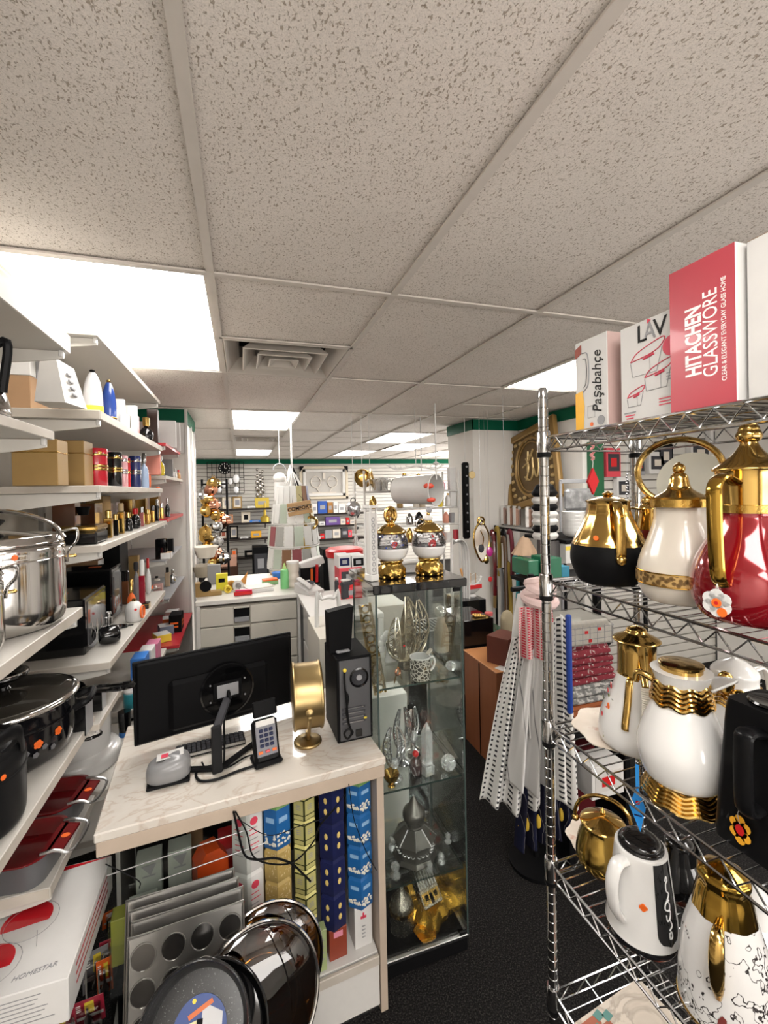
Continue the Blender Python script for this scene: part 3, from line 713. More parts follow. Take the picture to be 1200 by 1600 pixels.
# packs of carded kitchen tools hanging beside the box
def pack(loc, rz, label, w_=.055, h_=.12, c1=None, tilt=.25, grp='carded kitchen tools'):
    t = thing('carded_utensil', label, 'packaged tool', loc, rz, grp)
    T = Matrix.Rotation(tilt, 4, 'X'); c1 = c1 or M('crimson_card', (.35, .02, .045), .35, 0, .3)
    g = G(); g.T = T; g.box((0, 0, h_/2), (w_, .0015, h_), c1, .0006); g.build('card', t)
    g = G(); g.T = T; g.box((.004, -.0014, h_*.68), (w_*.28, .001, h_*.42), YELLOW); g.box((0, -.0014, h_*.34), (w_*.9, .001, h_*.10), WHITEP)
    for k in range(4): g.box((-w_*.3, -.0014, h_*(.85-.07*k)), (w_*.2, .001, h_*.025), INKW)
    g.build('card_print', t)
    g = G(); g.T = T; g.lathe(sm2([(.002, .0), (.010, .015), (.008, .035), (.003, .05), (.003, h_*.75)], 3), STEELB, 10, (0, -.008, .004), sy=.5); g.build('tool', t)
    g = G(); g.T = T; g.box((0, -.010, h_*.42), (w_*.8, .018, h_*.8), BAG, .004); g.build('blister', t); return t
for k, (px_, py_, d_, w_, h_, rz, lb, c) in enumerate((
    (205, 1500, 1.55, .060, .125, .15, 'crimson carded utensil with yellow strip, nearest the muffin tins', None), (178, 1520, 1.5, .05, .13, .2, 'crimson carded utensil just left of the one nearest the muffin tins', None),
    (165, 1550, 1.46, .03, .12, .2, 'orange carded utensil hanging between crimson cards', ORANGE), (150, 1545, 1.47, .05, .14, .3, 'clear pack of steel cutlery right beside the white box side', GREYM),
    (185, 1440, 1.62, .07, .06, .4, 'orange and clear tool pack lying above the crimson cards', ORANGE), (140, 1600, 1.38, .06, .09, .1, 'crimson carded utensil below the white box corner, at the picture bottom', None),
    (95, 1620, 1.34, .06, .09, .1, 'crimson carded utensil at the picture bottom, left of its twin', None))):
    pack(at(px_, py_, d=d_*.9), rz, lb, w_*1.3, h_*1.1, c)
# peg hooks carrying the carded tools, fixed to the shelf edge
t = thing('hook_rail', 'chrome peg hook rail on the low shelf edge beside the white box', 'hook rail', (-.47, 1.40, .56))
g = G(); g.box((0, 0, 0), (.008, .34, .02), CHROME, .002); g.build('rail', t)
for y in (-.15, -.08, -.02, .06, .12): g = G(); g.tube(smooth([(0, y, 0), (.04, y, .0), (.07, y, .006), (.075, y, .015)], 3), .002, GREYD, 6); g.build('hook', t)
# ================================================================ GOODS ON THE MIDDLE AND FAR SHELVES
def spot(px_, X, Z): return V(X, yfor(px_, X, Z), Z)
def hgt(top, P): return zfor(top, P.x, P.y)-P.z
def wid(wp, P): return wp*dep(P)/FPX
def canister(px_, X, Z, top, wp, label, c1, c2=GOLD, bands=(.42, .5, .8), seg=36, grp='banded gift canisters'):
    P = spot(px_, X, Z); h = hgt(top, P); r = wid(wp, P)/2*1.04
    t = thing('gift_canister', label, 'canister', P, .2, grp)
    g = G(); g.lathe([(r*.95, 0), (r, .003), (r, h*.80), (r*.99, h*.80)], c1, seg); g.build('canister_body', t)
    g = G(); g.lathe([(r*1.03, h*.80), (r*1.03, h*.97), (r*.98, h), (1e-4, h)], c1, seg); g.build('lid', t)
    for b_ in bands:
        g = G(); g.lathe([(r*1.01, h*b_), (r*1.06, h*b_+.003), (r*1.06, h*b_+.007), (r*1.01, h*b_+.010)], c2, seg); g.build('band', t)
    g = G(); g.lathe([(1e-4, .0), (.006, 0), (.006, .003), (1e-4, .004)], c2, 10, T=face_T((r*.4, -r*.95, h*.88), (1, .3, 0), (0, 0, 1))); g.build('medallion', t)
    return t
def pbottle(px_, X, Z, top, wp, label, body, cap, shape='round', cat='perfume bottle', name='perfume_bottle', grp=None, capw=.45, caph=.28, rz=.1):
    P = spot(px_, X, Z); h = hgt(top, P); w_ = wid(wp, P); t = thing(name, label, cat, P, rz, grp); hb = h*(1-caph); g = G()
    if shape == 'box': g.box((0, 0, hb/2), (w_*.7, w_*.95, hb), body, w_*.08)
    elif shape == 'round': g.lathe(sm2([(w_*.25, 0), (w_*.44, hb*.12), (w_*.5, hb*.42), (w_*.40, hb*.75), (w_*.16, hb*.95), (w_*.14, hb)], 3), body, 28)
    elif shape == 'disc': g.lathe(sm2([(w_*.22, 0), (w_*.45, hb*.15), (w_*.5, hb*.5), (w_*.45, hb*.85), (w_*.12, hb)], 3), body, 28, sx=.45)
    elif shape == 'flask': g.lathe(sm2([(w_*.5, 0), (w_*.5, hb*.5), (w_*.36, hb*.8), (w_*.14, hb*.93), (w_*.13, hb)], 3), body, 24)
    elif shape == 'dome': g.lathe(sm2([(w_*.5, 0), (w_*.52, hb*.35), (w_*.47, hb*.6), (w_*.36, hb*.8), (w_*.2, hb*.95), (w_*.08, hb)], 3), body, 28, sy=.7)
    g.build('bottle_body', t); cw = w_*capw/2
    g = G(); g.lathe([(cw*.8, hb*.985), (cw*.8, hb*1.03), (cw, hb*1.03), (cw, h*.97), (cw*.7, h), (1e-4, h)], cap, 20); g.build('cap', t); return t
def sbox(px_, X, Z, top, wp, label, mat, dy=None, faces=None, name='gift_box', cat='box', grp=None, rz=0, deep=.07, lid=None):
    """a box with its visible width wp across; stands with its front towards the aisle"""
    P = spot(px_, X, Z); h = hgt(top, P); w_ = wid(wp, P); f = {'all': mat}; f.update(faces or {})
    t = carton(name, label, cat, P, (deep, w_, h), f, rz, group=grp)
    if lid:
        g = G(); g.box((0, 0, h*lid), (deep*1.03, w_*1.03, .004), GOLD, .001); g.build('trim_band', t)
    return t
# --- top shelf of the middle unit
Z = 1.998
for k, (X, Y, lb) in enumerate(((-.74, 1.9, 'white topped brown carton at the back of the top middle shelf, far left'), (-.74, 2.17, 'second white topped brown carton at the back of the top middle shelf'))):
    t = carton('storage_box', lb, 'box', (X, Y, Z), (.16, .24, .12), {'all': KRAFT})
    g = G(); g.box((0, 0, .15), (.164, .244, .07), WHITEP, .002); g.build('box_lid', t)
    g = G(); g.box((.083, -.06, .15), (.001, .045, .068), INKG); g.build('dark_label', t)
g = G(); P = spot(82, -.56, Z); t = thing('display_stand', 'tall white tapering card stand on the top middle shelf', 'display stand', P)
hz = hgt(566, P)
g.add([(-.03, -.05, 0), (.05, -.05, 0), (.075, .07, 0), (-.03, .07, 0), (-.012, -.05, hz), (.030, -.05, hz), (.04, .07, hz), (-.012, .07, hz)], [(0, 3, 2, 1), (4, 5, 6, 7), (0, 1, 5, 4), (1, 2, 6, 5), (2, 3, 7, 6), (3, 0, 4, 7)], WHITEM); g.build('stand_body', t)
g = G()
for k in range(4): g.box((.058-.0045*k, .01, hz*(.25+.16*k)), (.006, .04, .006), INKG)
g.build('printed_side', t)
t = pbottle(146, -.50, Z, 578, 26, 'clear pointed bottle with yellow base on the top middle shelf', M('clear_grey_plastic', (.55, .55, .56), .15, 0, .6), BLACKP, 'dome', 'bottle', 'pointed_bottle', capw=.3, caph=.04)
g = G(); P = V(*t.location); w_ = wid(26, P); g.lathe([(w_*.55, 0), (w_*.55, .032), (w_*.4, .034)], YELLOW, 28, sy=.76); g.build('yellow_base', t)
t = pbottle(171, -.50, Z, 594, 20, 'dark blue pointed bottle with gold band beside the yellow based bottle', M('royal_blue_gloss', (.02, .05, .22), .15, 0, .5), GOLD, 'dome', 'bottle', 'pointed_bottle', capw=.3, caph=.04)
g = G(); w_ = wid(20, V(*t.location)); g.lathe([(w_*.53, .018), (w_*.55, .020), (w_*.55, .024), (w_*.5, .026)], GOLD, 28, sy=.75); g.build('gold_band', t)
sbox(186, -.50, Z, 624, 9, 'slim clear and white box behind the blue pointed bottle', WHITEP, deep=.05); sbox(195, -.475, Z, 648, 14, 'low white box with grey label on the shelf front edge', WHITEP, deep=.03, faces={'+x': M('pale_label', (.5, .5, .52), .5)})
pbottle(196, -.56, Z, 636, 12, 'small yellow bottle behind the low white box', YELLOW, WHITEP, 'round')
sbox(206, -.49, Z, 634, 10, 'white house shaped box on the top middle shelf', WHITEP, deep=.05)
sbox(211, -.47, Z, 650, 12, 'small red fronted box on the top middle shelf edge', WHITEP, deep=.03, faces={'+x': RED})
P = spot(200, -.66, Z); t = carton('long_box', 'orange red box leaning under the top board', 'box', P, (.1, .22, .13), {'all': M('orange_red_card', (.5, .10, .04), .4)})
pbottle(229, -.49, Z, 652, 20, 'round black perfume bottle with gold crown top', BLACKG, GOLD, 'round', capw=.5, caph=.36)
# --- gold boxes and canisters on the shelf z 1.742
Z = 1.742
sbox(65, -.60, Z, 688, 44, 'left one of two large plain gold gift boxes', GOLDC, deep=.12, faces={'+z': GOLDC}, grp='large gold gift boxes', lid=.72)
sbox(110, -.585, Z, 690, 44, 'right one of two large plain gold gift boxes, beside the red canister', GOLDC, deep=.12, grp='large gold gift boxes', lid=.72)
canister(151, -.53, Z, 701, 30, 'large red gift canister with three gold bands', M('lacquer_red', (.40, .008, .02), .2, 0, .4))
canister(170, -.55, Z, 705, 8, 'slim pink canister squeezed between the red and the black ones', PINK, bands=(.5,))
canister(180, -.51, Z, 707, 19, 'black gift canister with gold bands', BLACKG)
canister(194, -.50, Z, 712, 11, 'pale pink gift canister with silver bands', M('pale_pink_lacquer', (.55, .28, .3), .25, 0, .3), CHROME)
canister(201, -.52, Z, 716, 6, 'slim dark red canister behind the pale pink one', RED, bands=(.5,))
canister(212, -.50, Z, 713, 16, 'navy blue gift canister with silver bands', M('navy_lacquer', (.012, .02, .09), .2, 0, .4), CHROME)
pbottle(226, -.50, Z, 708, 13, 'pale blue figure shaped perfume bottle', M('pale_blue_glass', (.25, .32, .45), .1, 0, .6), CHROME, 'flask')
pbottle(232, -.53, Z, 714, 8, 'orange tinted perfume bottle behind the pale blue one', ORANGE, GOLD, 'round')
# --- z 1.54 : hat box and gold perfumes
Z = 1.54
P = spot(133, -.53, Z)
t = thing('hat_box', 'low black gift box with shiny gold lid', 'box', P); w_ = wid(60, P)
g = G(); g.box((0, 0, .022), (.11, w_, .044), BLACKG, .006); g.build('box_body', t); g = G(); g.box((0, 0, .055), (.114, w_*1.02, .020), GOLD, .006); g.build('box_lid', t)
sbox(105, -.68, Z, 782, 26, 'brown glass fronted gift box behind the black and gold box, left one', M('brown_gloss_card', (.12, .045, .02), .2, 0, .5), deep=.08, lid=.98)
sbox(140, -.68, Z, 786, 40, 'gold framed brown gift box behind the black and gold box', M('brown_gloss_card', (.12, .045, .02), .2, 0, .5), deep=.08, lid=.98)
sbox(155, -.74, Z, 775, 45, 'matte gold carton at the back of the perfume shelf', GOLDC, deep=.08)
P = spot(131, -.62, Z); t = thing('incense_cup', 'small black cup standing on the brown gift boxes', 'cup', P+V(0, 0, .088)); g = G(); g.lathe([(.018, 0), (.022, .02), (.028, .035), (.026, .035), (1e-4, .012)], BLACKM, 20); g.build('cup_body', t)
pf = [(170, 16, 797, GOLD, GOLD, 'box'), (181, 12, 803, BLACKG, GOLD, 'box'), (190, 14, 786, GOLD, M('cork_cap', (.45, .33, .18), .6), 'box'), (201, 12, 800, BLACKG, GOLD, 'flask'), (212, 15, 794, BLACKG, RED, 'round'), (222, 9, 792, M('pink_glass', (.35, .12, .12), .1, 0, .6), CHROME, 'box'), (231, 10, 796, GOLD, GOLD, 'box'), (239, 9, 790, GOLD, BLACKG, 'box'), (246, 8, 780, BLACKG, CHROME, 'box'), (253, 8, 786, GOLD, CHROME, 'box')]
nmz = ['first square gold perfume bottle from the left, beside the black and gold box', 'square black perfume bottle right of the first gold one', 'gold bottle with cork coloured cap on the perfume shelf', 'black flask with gold cap right of the cork capped bottle', 'round black perfume bottle with red top', 'pink glass bottle right of the red topped one', 'gold bottle in the middle of the perfume row', 'gold bottle with black cap on the perfume row', 'tall black bottle with chrome cap near the row end', 'gold bottle with chrome cap at the right end of the perfume row']
for (a, b_, c, d, e, f), nm in zip(pf, nmz): pbottle(a, -.50, Z, c, b_, nm, d, e, f, capw=.55)
for a, c, nm in ((200, 780, 'gold gift box lying behind the perfume row, left'), (222, 778, 'gold gift box lying behind the perfume row, centre'), (243, 776, 'gold gift box lying behind the perfume row, right')):
    sbox(a, -.60, Z, c, 18, nm, GOLD, deep=.06)
# --- z 1.125 : black glossy boxes, perfumes
Z = 1.125
def gloss_box(px_, X, top, wp, label, deep=.24):
    ya, yb = yfor(px_-wp/2, X, Z+.1), yfor(px_+wp/2, X, Z+.1); P = V(X, (ya+yb)/2, Z); h = hgt(top, P); w_ = yb-ya; P.x -= deep/2
    t = thing('coffee_machine_box', label, 'box', P, 0, 'glossy black boxes on the middle shelf')
    g = G(); g.box((0, 0, h/2), (deep, w_, h), BLACKG, .006); g.build('box_body', t)
    g = G(); g.box((deep/2-.0, 0, h*.52), (.004, w_*.8, h*.8), M('clear_window_film', (.10, .10, .105), .05, .2, .5), .001); g.build('window', t)
    g = G(); g.box((.02, 0, h+.0005), (.05, .02, .001), ORANGE); g.build('price_sticker', t)
    for k in range(3):
        g = G(); g.lathe(sm2([(.01, .0), (.02, .02), (.012, .05), (.006, .07)], 3), CHROME, 14, (deep/2-.001, -w_*.22+k*w_*.22, h*.2), sx=.35); g.build('bottle_print', t)
    return t
gloss_box(149.5, -.552, 924, 33, 'front glossy black boxed set, nearest the steel stock pot', .28)
gloss_box(183, -.575, 884, 16, 'taller glossy black boxed set behind the front one', .22)
P = V(-.73, 2.78, Z); carton('storage_box', 'wide grey topped black carton at the back of the black boxes', 'box', P, (.22, .18, .32), {'all': BLACKM, '+z': GREYD})
P = spot(130, -.69, Z); carton('storage_box', 'brown carton with white label at the back of the black boxes', 'box', V(-.77, 2.62, Z), (.16, .10, .255), {'all': KRAFT, '+x': WHITEP})
P = spot(160, -.70, Z); carton('gift_box', 'wide gold carton under the perfume shelf, on the black carton', 'box', V(-.73, 2.78, Z+.3205), (.16, .17, .06), {'all': GOLDC})
# round black perfume with silver emblem and cap
P = spot(170, -.505, Z); P.y = yfor(171, -.505, Z); t = thing('perfume_bottle', 'round black perfume bottle with silver emblem and silver cap', 'perfume bottle', P, .35)
g = G(); g.lathe(sm2([(.015, -.036), (.030, -.033), (.036, -.012), (.036, .012), (.030, .033), (.015, .036)], 3), BLACKG, 32, T=face_T((0, 0, .036), (0, 0, 1), (0, 1, 0))); g.build('bottle_body', t)
g = G(); g.torus((.035, 0, .036), .022, .0018, CHROME, axis='x'); 
for k in range(5): g.box((.036, 0, .022+.007*k), (.002, .026-.008*abs(k-2), .002), CHROME)
g.build('emblem', t)
g = G(); g.lathe([(.006, .068), (.007, .080), (.014, .080), (.014, .105), (.006, .106), (.006, .112), (.010, .118), (.008, .126), (1e-4, .128)], CHROME, 20); g.build('cap', t)
P = at(196, 978, Z=Z+.004); t = thing('hand_mirror', 'flat black oval mirror lying on the middle shelf', 'mirror', P+V(-.03, 0, -.003)); g = G(); g.lathe([(1e-4, 0), (.04, 0), (.042, .003), (.04, .006), (1e-4, .006)], BLACKG, 32, sy=.8); g.box((.045, .01, .003), (.03, .012, .004), BLACKG, .001); g.build('mirror_body', t)
# white egg bottle
P = spot(210, -.48, Z); t = thing('perfume_bottle', 'white egg shaped bottle with orange emblem', 'perfume bottle', P, -.25); r = wid(26, P)/2
g = G(); g.lathe(sm2([(r*.75, 0), (r*.95, r*.25), (r, r*.9), (r*.92, r*1.8), (r*.5, r*2.35), (r*.2, r*2.45)], 4), WHITEG, 32, sy=.9); g.build('bottle_body', t)
g = G(); g.torus((r*.98, -.0, r*1.15), r*.72, r*.10, ORANGE, axis='x', sx=.7)
for k in range(3): g.box((r*1.0, (k-1)*r*.3, r*1.1), (r*.06, r*.12, r*.9), ORANGE)
g.build('emblem', t)
g = G(); g.lathe([(r*.2, r*2.4), (r*.22, r*2.7), (1e-4, r*2.75)], GOLD, 14); g.build('cap', t)
g = G(); g.lathe([(1e-5, 0), (r*.18, 0), (r*.18, .001)], RED, 5, T=face_T((r*.55, -r*.78, r*1.6), (.8, .5, 0), (0, 0, 1))); g.build('price_sticker', t)
pbottle(223, -.50, Z, 874, 12, 'tall square dark red perfume bottle with white cap', M('deep_red_glass', (.22, .0, .012), .08, 0, .7), WHITEG, 'box', caph=.34, capw=.6)
sbox(229, -.475, Z, 941, 16, 'small gold topped black box in front of the red bottle', BLACKG, deep=.03, lid=.8, faces={'+x': GOLD})
pbottle(214, -.54, Z, 878, 9, 'tall grey cylinder bottle behind the red one', GREYM, GREYD, 'flask', capw=.8, caph=.2)
pbottle(206, -.53, Z, 905, 13, 'orange and gold figure bottle behind the white egg bottle', ORANGE, GOLD, 'round', caph=.4)
pbottle(197, -.60, Z, 892, 14, 'black bottle with striped glass body behind the egg bottle', M('striped_amber_glass', (.18, .07, .03), .1, 0, .6), BLACKG, 'box', caph=.3, capw=.8)
sbox(211, -.60, Z, 868, 14, 'brown and gold carton at the back above the red bottle', GOLDC, deep=.05)
pbottle(232, -.53, Z, 872, 9, 'white and red spray bottle at the shelf back', WHITEG, RED, 'round')
pbottle(245, -.55, Z, 900, 10, 'little bottle with brown glass at the right shelf end', CREAM, BLACKG, 'round', caph=.4)
P = spot(238, -.53, Z); t = thing('serving_dish', 'small white dish with orange and white pieces', 'dish', P); g = G(); g.lathe([(.03, 0), (.05, .012), (.048, .012), (1e-4, .004)], WHITEG, 24); g.build('dish_body', t)
for k in range(4): g = G(); g.sphere((.02*math.cos(k*1.6), .02*math.sin(k*1.6), .014), .008, ORANGE if k % 2 else WHITEM, 10); g.build('dish_piece', t)
# --- far unit with red boards
Z = 2.035
sbox(240, -.52, Z, 640, 14, 'dark brown box with silver print under the green trim', M('dark_brown_card', (.04, .02, .015), .3), deep=.06)
for k, (a, nm) in enumerate(((254, 'first white file box on the top red board'), (262, 'second white file box on the top red board'), (270, 'third white file box on the top red board'))): sbox(a, -.52, Z, 657+3*k, 6, nm, WHITEP, deep=.18)
Z = 1.825
sbox(240, -.50, Z, 710, 10, 'tall salmon pink box on the far white board', M('salmon_card', (.55, .2, .15), .5), deep=.08)
pbottle(251, -.50, Z, 712, 13, 'round yellow liquid bottle with silver top on the far white board', M('yellow_liquid_glass', (.50, .36, .02), .08, 0, .6), CHROME, 'round', caph=.25)
sbox(262, -.52, Z, 718, 9, 'clear grey box right of the yellow bottle', M('smoke_plastic', (.25, .25, .25), .15, 0, .5), deep=.08)
pbottle(270, -.49, Z, 730, 6, 'small white and red bottle on the far white board', WHITEG, RED, 'flask'); pbottle(274, -.49, Z, 732, 6, 'small white bottle near the far board end', WHITEG, WHITEM, 'flask'); pbottle(279, -.47, Z, 734, 6, 'small orange bottle at the far board end', M('peach_glass', (.55, .28, .1), .1, 0, .5), RED, 'flask')
pbottle(247, -.50, 1.742, 760, 8, 'tiny orange boxed bottle at the right end of the canister shelf', ORANGE, WHITEG, 'box'); pbottle(238, -.48, 1.742, 764, 8, 'tiny red bottle lying at the end of the canister shelf', RED, WHITEG, 'round')
pbottle(262, -.49, 1.548, 778, 7, 'black bottle with chrome waist on the far red board', BLACKG, CHROME, 'flask')
Z = 1.29
for a, w_, tp, mt, nm in ((214, 16, 845, DKRED, 'dark red topped box with white side on the grey far board'), (238, 18, 842, BLACKG, 'black box on the grey far board beside the red topped one'), (250, 14, 842, BLACKG, 'second black box on the grey far board'), (264, 12, 842, BLACKM, 'black and red carton at the right end of the grey far board'), (243, 22, 872, KRAFT, 'brown product box with white front label, low on the grey far board')):
    X = -.50 if nm[:5] != 'brown' else -.47
    P = spot(a, X, Z); 
    if P.y < 3.16: P.y = 3.2
    h = max(.04, hgt(tp, P)); carton('product_box', nm, 'box', P, (.06, wid(w_, P)*.9, h), {'all': mt, '-y': WHITEP if mt in (DKRED, KRAFT) else mt, '+x': WHITEP if mt is KRAFT else mt})
Z = 1.04
pbottle(262, -.52, Z, 886, 10, 'striped tan bottle on the glass far board', M('tan_glass', (.4, .3, .2), .2), BLACKG, 'box'); pbottle(270, -.50, Z, 890, 10, 'silver domed bottle on the glass far board', CHROME, CHROME, 'round')
sbox(248, -.5, Z, 912, 12, 'patterned pink and brown tin on the glass far board', M('pink_brown_print', (.35, .2, .18), .4), deep=.05)
Z = .735
P = spot(276, -.46, Z); t = carton('tea_box', 'black box with orange stripes on the lowest red board', 'box', P, (.08, .14, .12), {'all': BLACKM}); g = G()
for k in range(2): g.box((-.005, -.0705, .04+.025*k), (.05, .001, .012), ORANGE); g.box((.0405, 0, .04+.025*k), (.001, .08, .012), ORANGE)
g.build('stripe_print', t)
for k, (a, yy, mt, nm) in enumerate(((268, 0, WHITEP, 'white packet with yellow print standing on the lowest red board'), (259, 0, ORANGE, 'orange packet on the lowest red board'), (252, 0, M('slate_card', (.15, .2, .28), .5), 'slate blue packet with white rim on the lowest red board'), (245, 0, YELLOW, 'bright yellow packet at the near end of the lowest red board'))):
    P = spot(a, -.50, Z); P.y = max(3.17, P.y); P = V(-.52+.0*k, 3.75-.16*k, Z); carton('snack_packet', nm, 'packet', P, (.09, .10, .08-.01*k), {'all': mt, '+z': WHITEP}, .15*k)
# things behind the middle lower shelf, seen left of the monitor
Z = .80
lowz = [(207, 1010, 12, BLUE, 'blue box under the middle shelf, right of the hanging black cup'), (192, 1010, 12, WHITEP, 'tall white box on the low board behind the monitor corner'), (180, 1000, 9, M('rose_pack', (.5, .15, .25), .4), 'rose red packet on the low board')]
for k, (a, tp, w_, mt, nm) in enumerate(lowz):
    P = V(-.46, 2.30+.16*k, Z); carton('packet_box', nm, 'packet', P, (.06, .10, .17-.02*k), {'all': mt})
tins = [(173, M('teal_print_tin', (.03, .25, .3), .3, 0, .3), .07, 'teal jar beside the monitor edge'), (182, M('green_print_tin', (.1, .28, .12), .3), .06, 'green and red jar beside the monitor edge'), (192, M('amber_jar', (.4, .24, .05), .2), .085, 'amber glass jar right beside the monitor edge'), (200, M('sky_blue_tin', (.1, .35, .5), .3), .075, 'sky blue tin right behind the monitor edge')]
for k, (a, mt, h, nm) in enumerate(tins):
    P = V(-.47, yfor(a, -.47, .80), .80)
    if P.y < 2.15: P = V(-.47, 2.15+.06*k, .80)
    t = thing('food_jar', nm, 'jar', P, 0, 'jars and tins beside the monitor'); g = G(); g.lathe([(.024, 0), (.026, .003), (.026, h*.85), (.020, h*.9)], mt, 20); g.build('jar_body', t); g = G(); g.lathe([(.022, h*.88), (.024, h*.9), (.024, h), (1e-4, h)], RED if k % 2 else WHITEG, 20); g.build('lid', t)
P = V(-.475, 2.065, .722); t = thing('travel_cup', 'black insulated cup with blue base left of the monitor', 'cup', P); g = G(); g.lathe([(.020, 0, BLUE), (.021, .02, BLACKG), (.024, .09), (.024, .10), (1e-4, .10)], BLACKG, 24); g.build('cup_body', t)
# ================================================================ CHECKOUT COUNTER
CR = .079
ctr = thing('checkout_counter', 'marble topped checkout counter with glass front full of boxes', 'counter', (-.375, 1.325, 0), CR)
CI = Matrix.Translation((-.375, 1.325, 0)) @ Matrix.Rotation(CR, 4, 'Z')
def onc(x, y, z=0): return CI @ V(x, y, z)      # counter frame -> world
CL, CD, CH = .800, .56, .838
MARB = patterned('pink_veined_marble_laminate', [(0, (.58, .54, .49)), (.46, (.56, .52, .465)), (.495, (.48, .41, .35)), (.52, (.56, .52, .465)), (.60, (.58, .545, .495)), (.63, (.53, .46, .395)), (.66, (.57, .53, .48)), (1, (.60, .56, .51))], scale=4.2, rough=.12, detail=6, dist=1.6, stretch=(1, 1.6, 1), coat=.3)
EDGEW = M('limed_wood_edge', (.42, .34, .27), .5, var=.12, scale=14)
g = G(); g.box((CL/2, CD/2, CH-.0125), (CL+.012, CD+.02, .025), MARB, .003); g.build('marble_top', ctr)
g = G(); g.box((CL/2, .002, CH-.045), (CL+.004, .018, .040), EDGEW, .002); g.build('front_trim', ctr)
g = G(); g.box((CL-.012, CD/2, (CH-.026)/2), (.024, CD, CH-.026), EDGEW, .001); g.build('side_panel', ctr)
g = G(); g.box((.006, CD/2+.12, (CH-.026)/2), (.012, CD-.24, CH-.026), WHITEM); g.build('side_panel', ctr)
g = G(); g.box((CL/2, CD-.01, CH/2-.02), (CL-.03, .012, CH-.05), BLACKM); g.build('back_panel', ctr)
g = G(); g.box((CL/2-.012, CD/2, .183), (CL-.03, CD-.03, .020), WHITEM, .001); g.build('bottom_shelf', ctr)
g = G(); g.box((CL/2-.012, .012, .10), (CL-.03, .018, .15), WHITEM, .002); g.box((CL/2-.012, .004, .176), (CL-.03, .012, .03), SHELFE, .002); g.build('plinth', ctr)
g = G(); g.box((CL/2, .03, .012), (CL-.02, .02, .024), STEELB); g.build('kick_plate', ctr)
g = G(); g.box((.20, .004, .49), (.36, .004, .60), PANE); g.build('glass_pane', ctr)
for z, x0, x1 in ((.72, .02, .40), (.665, .14, .42)):
    g = G(); g.tube([(x0, -.004, z-.0), (x1, -.004, z+.012)], .0016, M('clear_rod', (.3, .3, .3), .2, .3), 8); g.build('glass_rail', ctr)
# ---- hexagonal carton towers inside
def hexcarton(x, y, z, r, h, body, top, label, grp, trim=None, rz=0.1, prints=None):
    t = thing('tea_carton', label, 'carton', onc(x, y, z), rz, grp)
    g = G(); g.lathe([(r*.97, 0), (r, .002), (r, h-.014), (r*.985, h-.012)], body, 6, rz=.3); g.build('carton_body', t)
    g = G(); g.lathe([(r*.985, h-.013), (r*.80, h), (1e-4, h)], top, 6, rz=.3); g.build('carton_top', t)
    for k in range(6):
        a = .3+PI/6+k*PI/3; ap = r*math.cos(PI/6); ca, sa = math.cos(a), math.sin(a)
        if math.cos(a)*(-.3)+math.sin(a)*(-1) < .05 or not prints: continue
        g = G(); prints(g, ap, ca, sa, a, k, h, r); g.build('panel_print', t)
    return t
def T_side(ap, a, z): return face_T((ap*math.cos(a), ap*math.sin(a), z), (-math.sin(a), math.cos(a), 0), (0, 0, 1))
def pr_pop(g, ap, ca, sa, a, k, h, r):
    rnd = random.Random(k*7+int(h*1000))
    for q in range(16): g.lathe([(1e-5, 0), (.0035+.0018*rnd.random(), 0), (.002, .0008)], M('popcorn_white', (.62, .6, .52), .5), 6, T=T_side(ap+.0003, a, 0) @ Matrix.Translation((rnd.uniform(-.42, .42)*r, h*(.10+.26*rnd.random()**1.3), 0)))
    pass
    g.add([(-r*.32, -h*.06, .0006), (r*.32, -h*.06, .0006), (r*.32, h*.06, .0006), (-r*.32, h*.06, .0006)], [(0, 1, 2, 3)], M('pale_blue_title', (.22, .38, .58), .5), T_side(ap, a, h*.66))
def pr_yel(g, ap, ca, sa, a, k, h, r):
    for z, hh in ((h*.52, h*.56), (h*.12, h*.16)):
        g.add([(-r*.42, -hh/2, .0006), (r*.42, -hh/2, .0006), (r*.42, hh/2, .0006), (-r*.42, hh/2, .0006)], [(0, 1, 2, 3)], M('pale_yellow_panel', (.40, .37, .14), .5), T_side(ap, a, z))
    for q in range(3): g.add([(-r*.2, -.001, .0010), (r*.2, -.001, .0010), (r*.2, .0015, .0010), (-r*.2, .0015, .0010)], [(0, 1, 2, 3)], INKG, T_side(ap, a, h*(.6-.08*q)))
def pr_navy(g, ap, ca, sa, a, k, h, r):
    m_ = PINK if k % 3 == 2 else None
    if m_: g.add([(-r*.42, -h*.38, .0006), (r*.42, -h*.38, .0006), (r*.42, h*.38, .0006), (-r*.42, h*.38, .0006)], [(0, 1, 2, 3)], M('orchid_panel', (.42, .10, .26), .5), T_side(ap, a, h*.5))
    for q in range(2): g.lathe([(1e-5, 0), (.007, 0), (.005, .0008)], M('cookie_print', (.6, .45, .14), .5), 7, T=T_side(ap+.0008, a, h*(.35+.3*q)) @ Matrix.Diagonal((.9, 1.5, 1, 1)))
def pr_white(g, ap, ca, sa, a, k, h, r):
    for q in range(6): g.add([(-r*.3, -.0015, .0006), (r*(.3-.08*(q % 2)), -.0015, .0006), (r*(.3-.08*(q % 2)), .0015, .0006), (-r*.3, .0015, .0006)], [(0, 1, 2, 3)], INKR if q % 3 else INKG, T_side(ap, a, h*(.28+.08*q)))
    g.lathe([(1e-5, 0), (.012, 0), (.012, .0008)], INKR, 18, T=T_side(ap, a, h*.80))
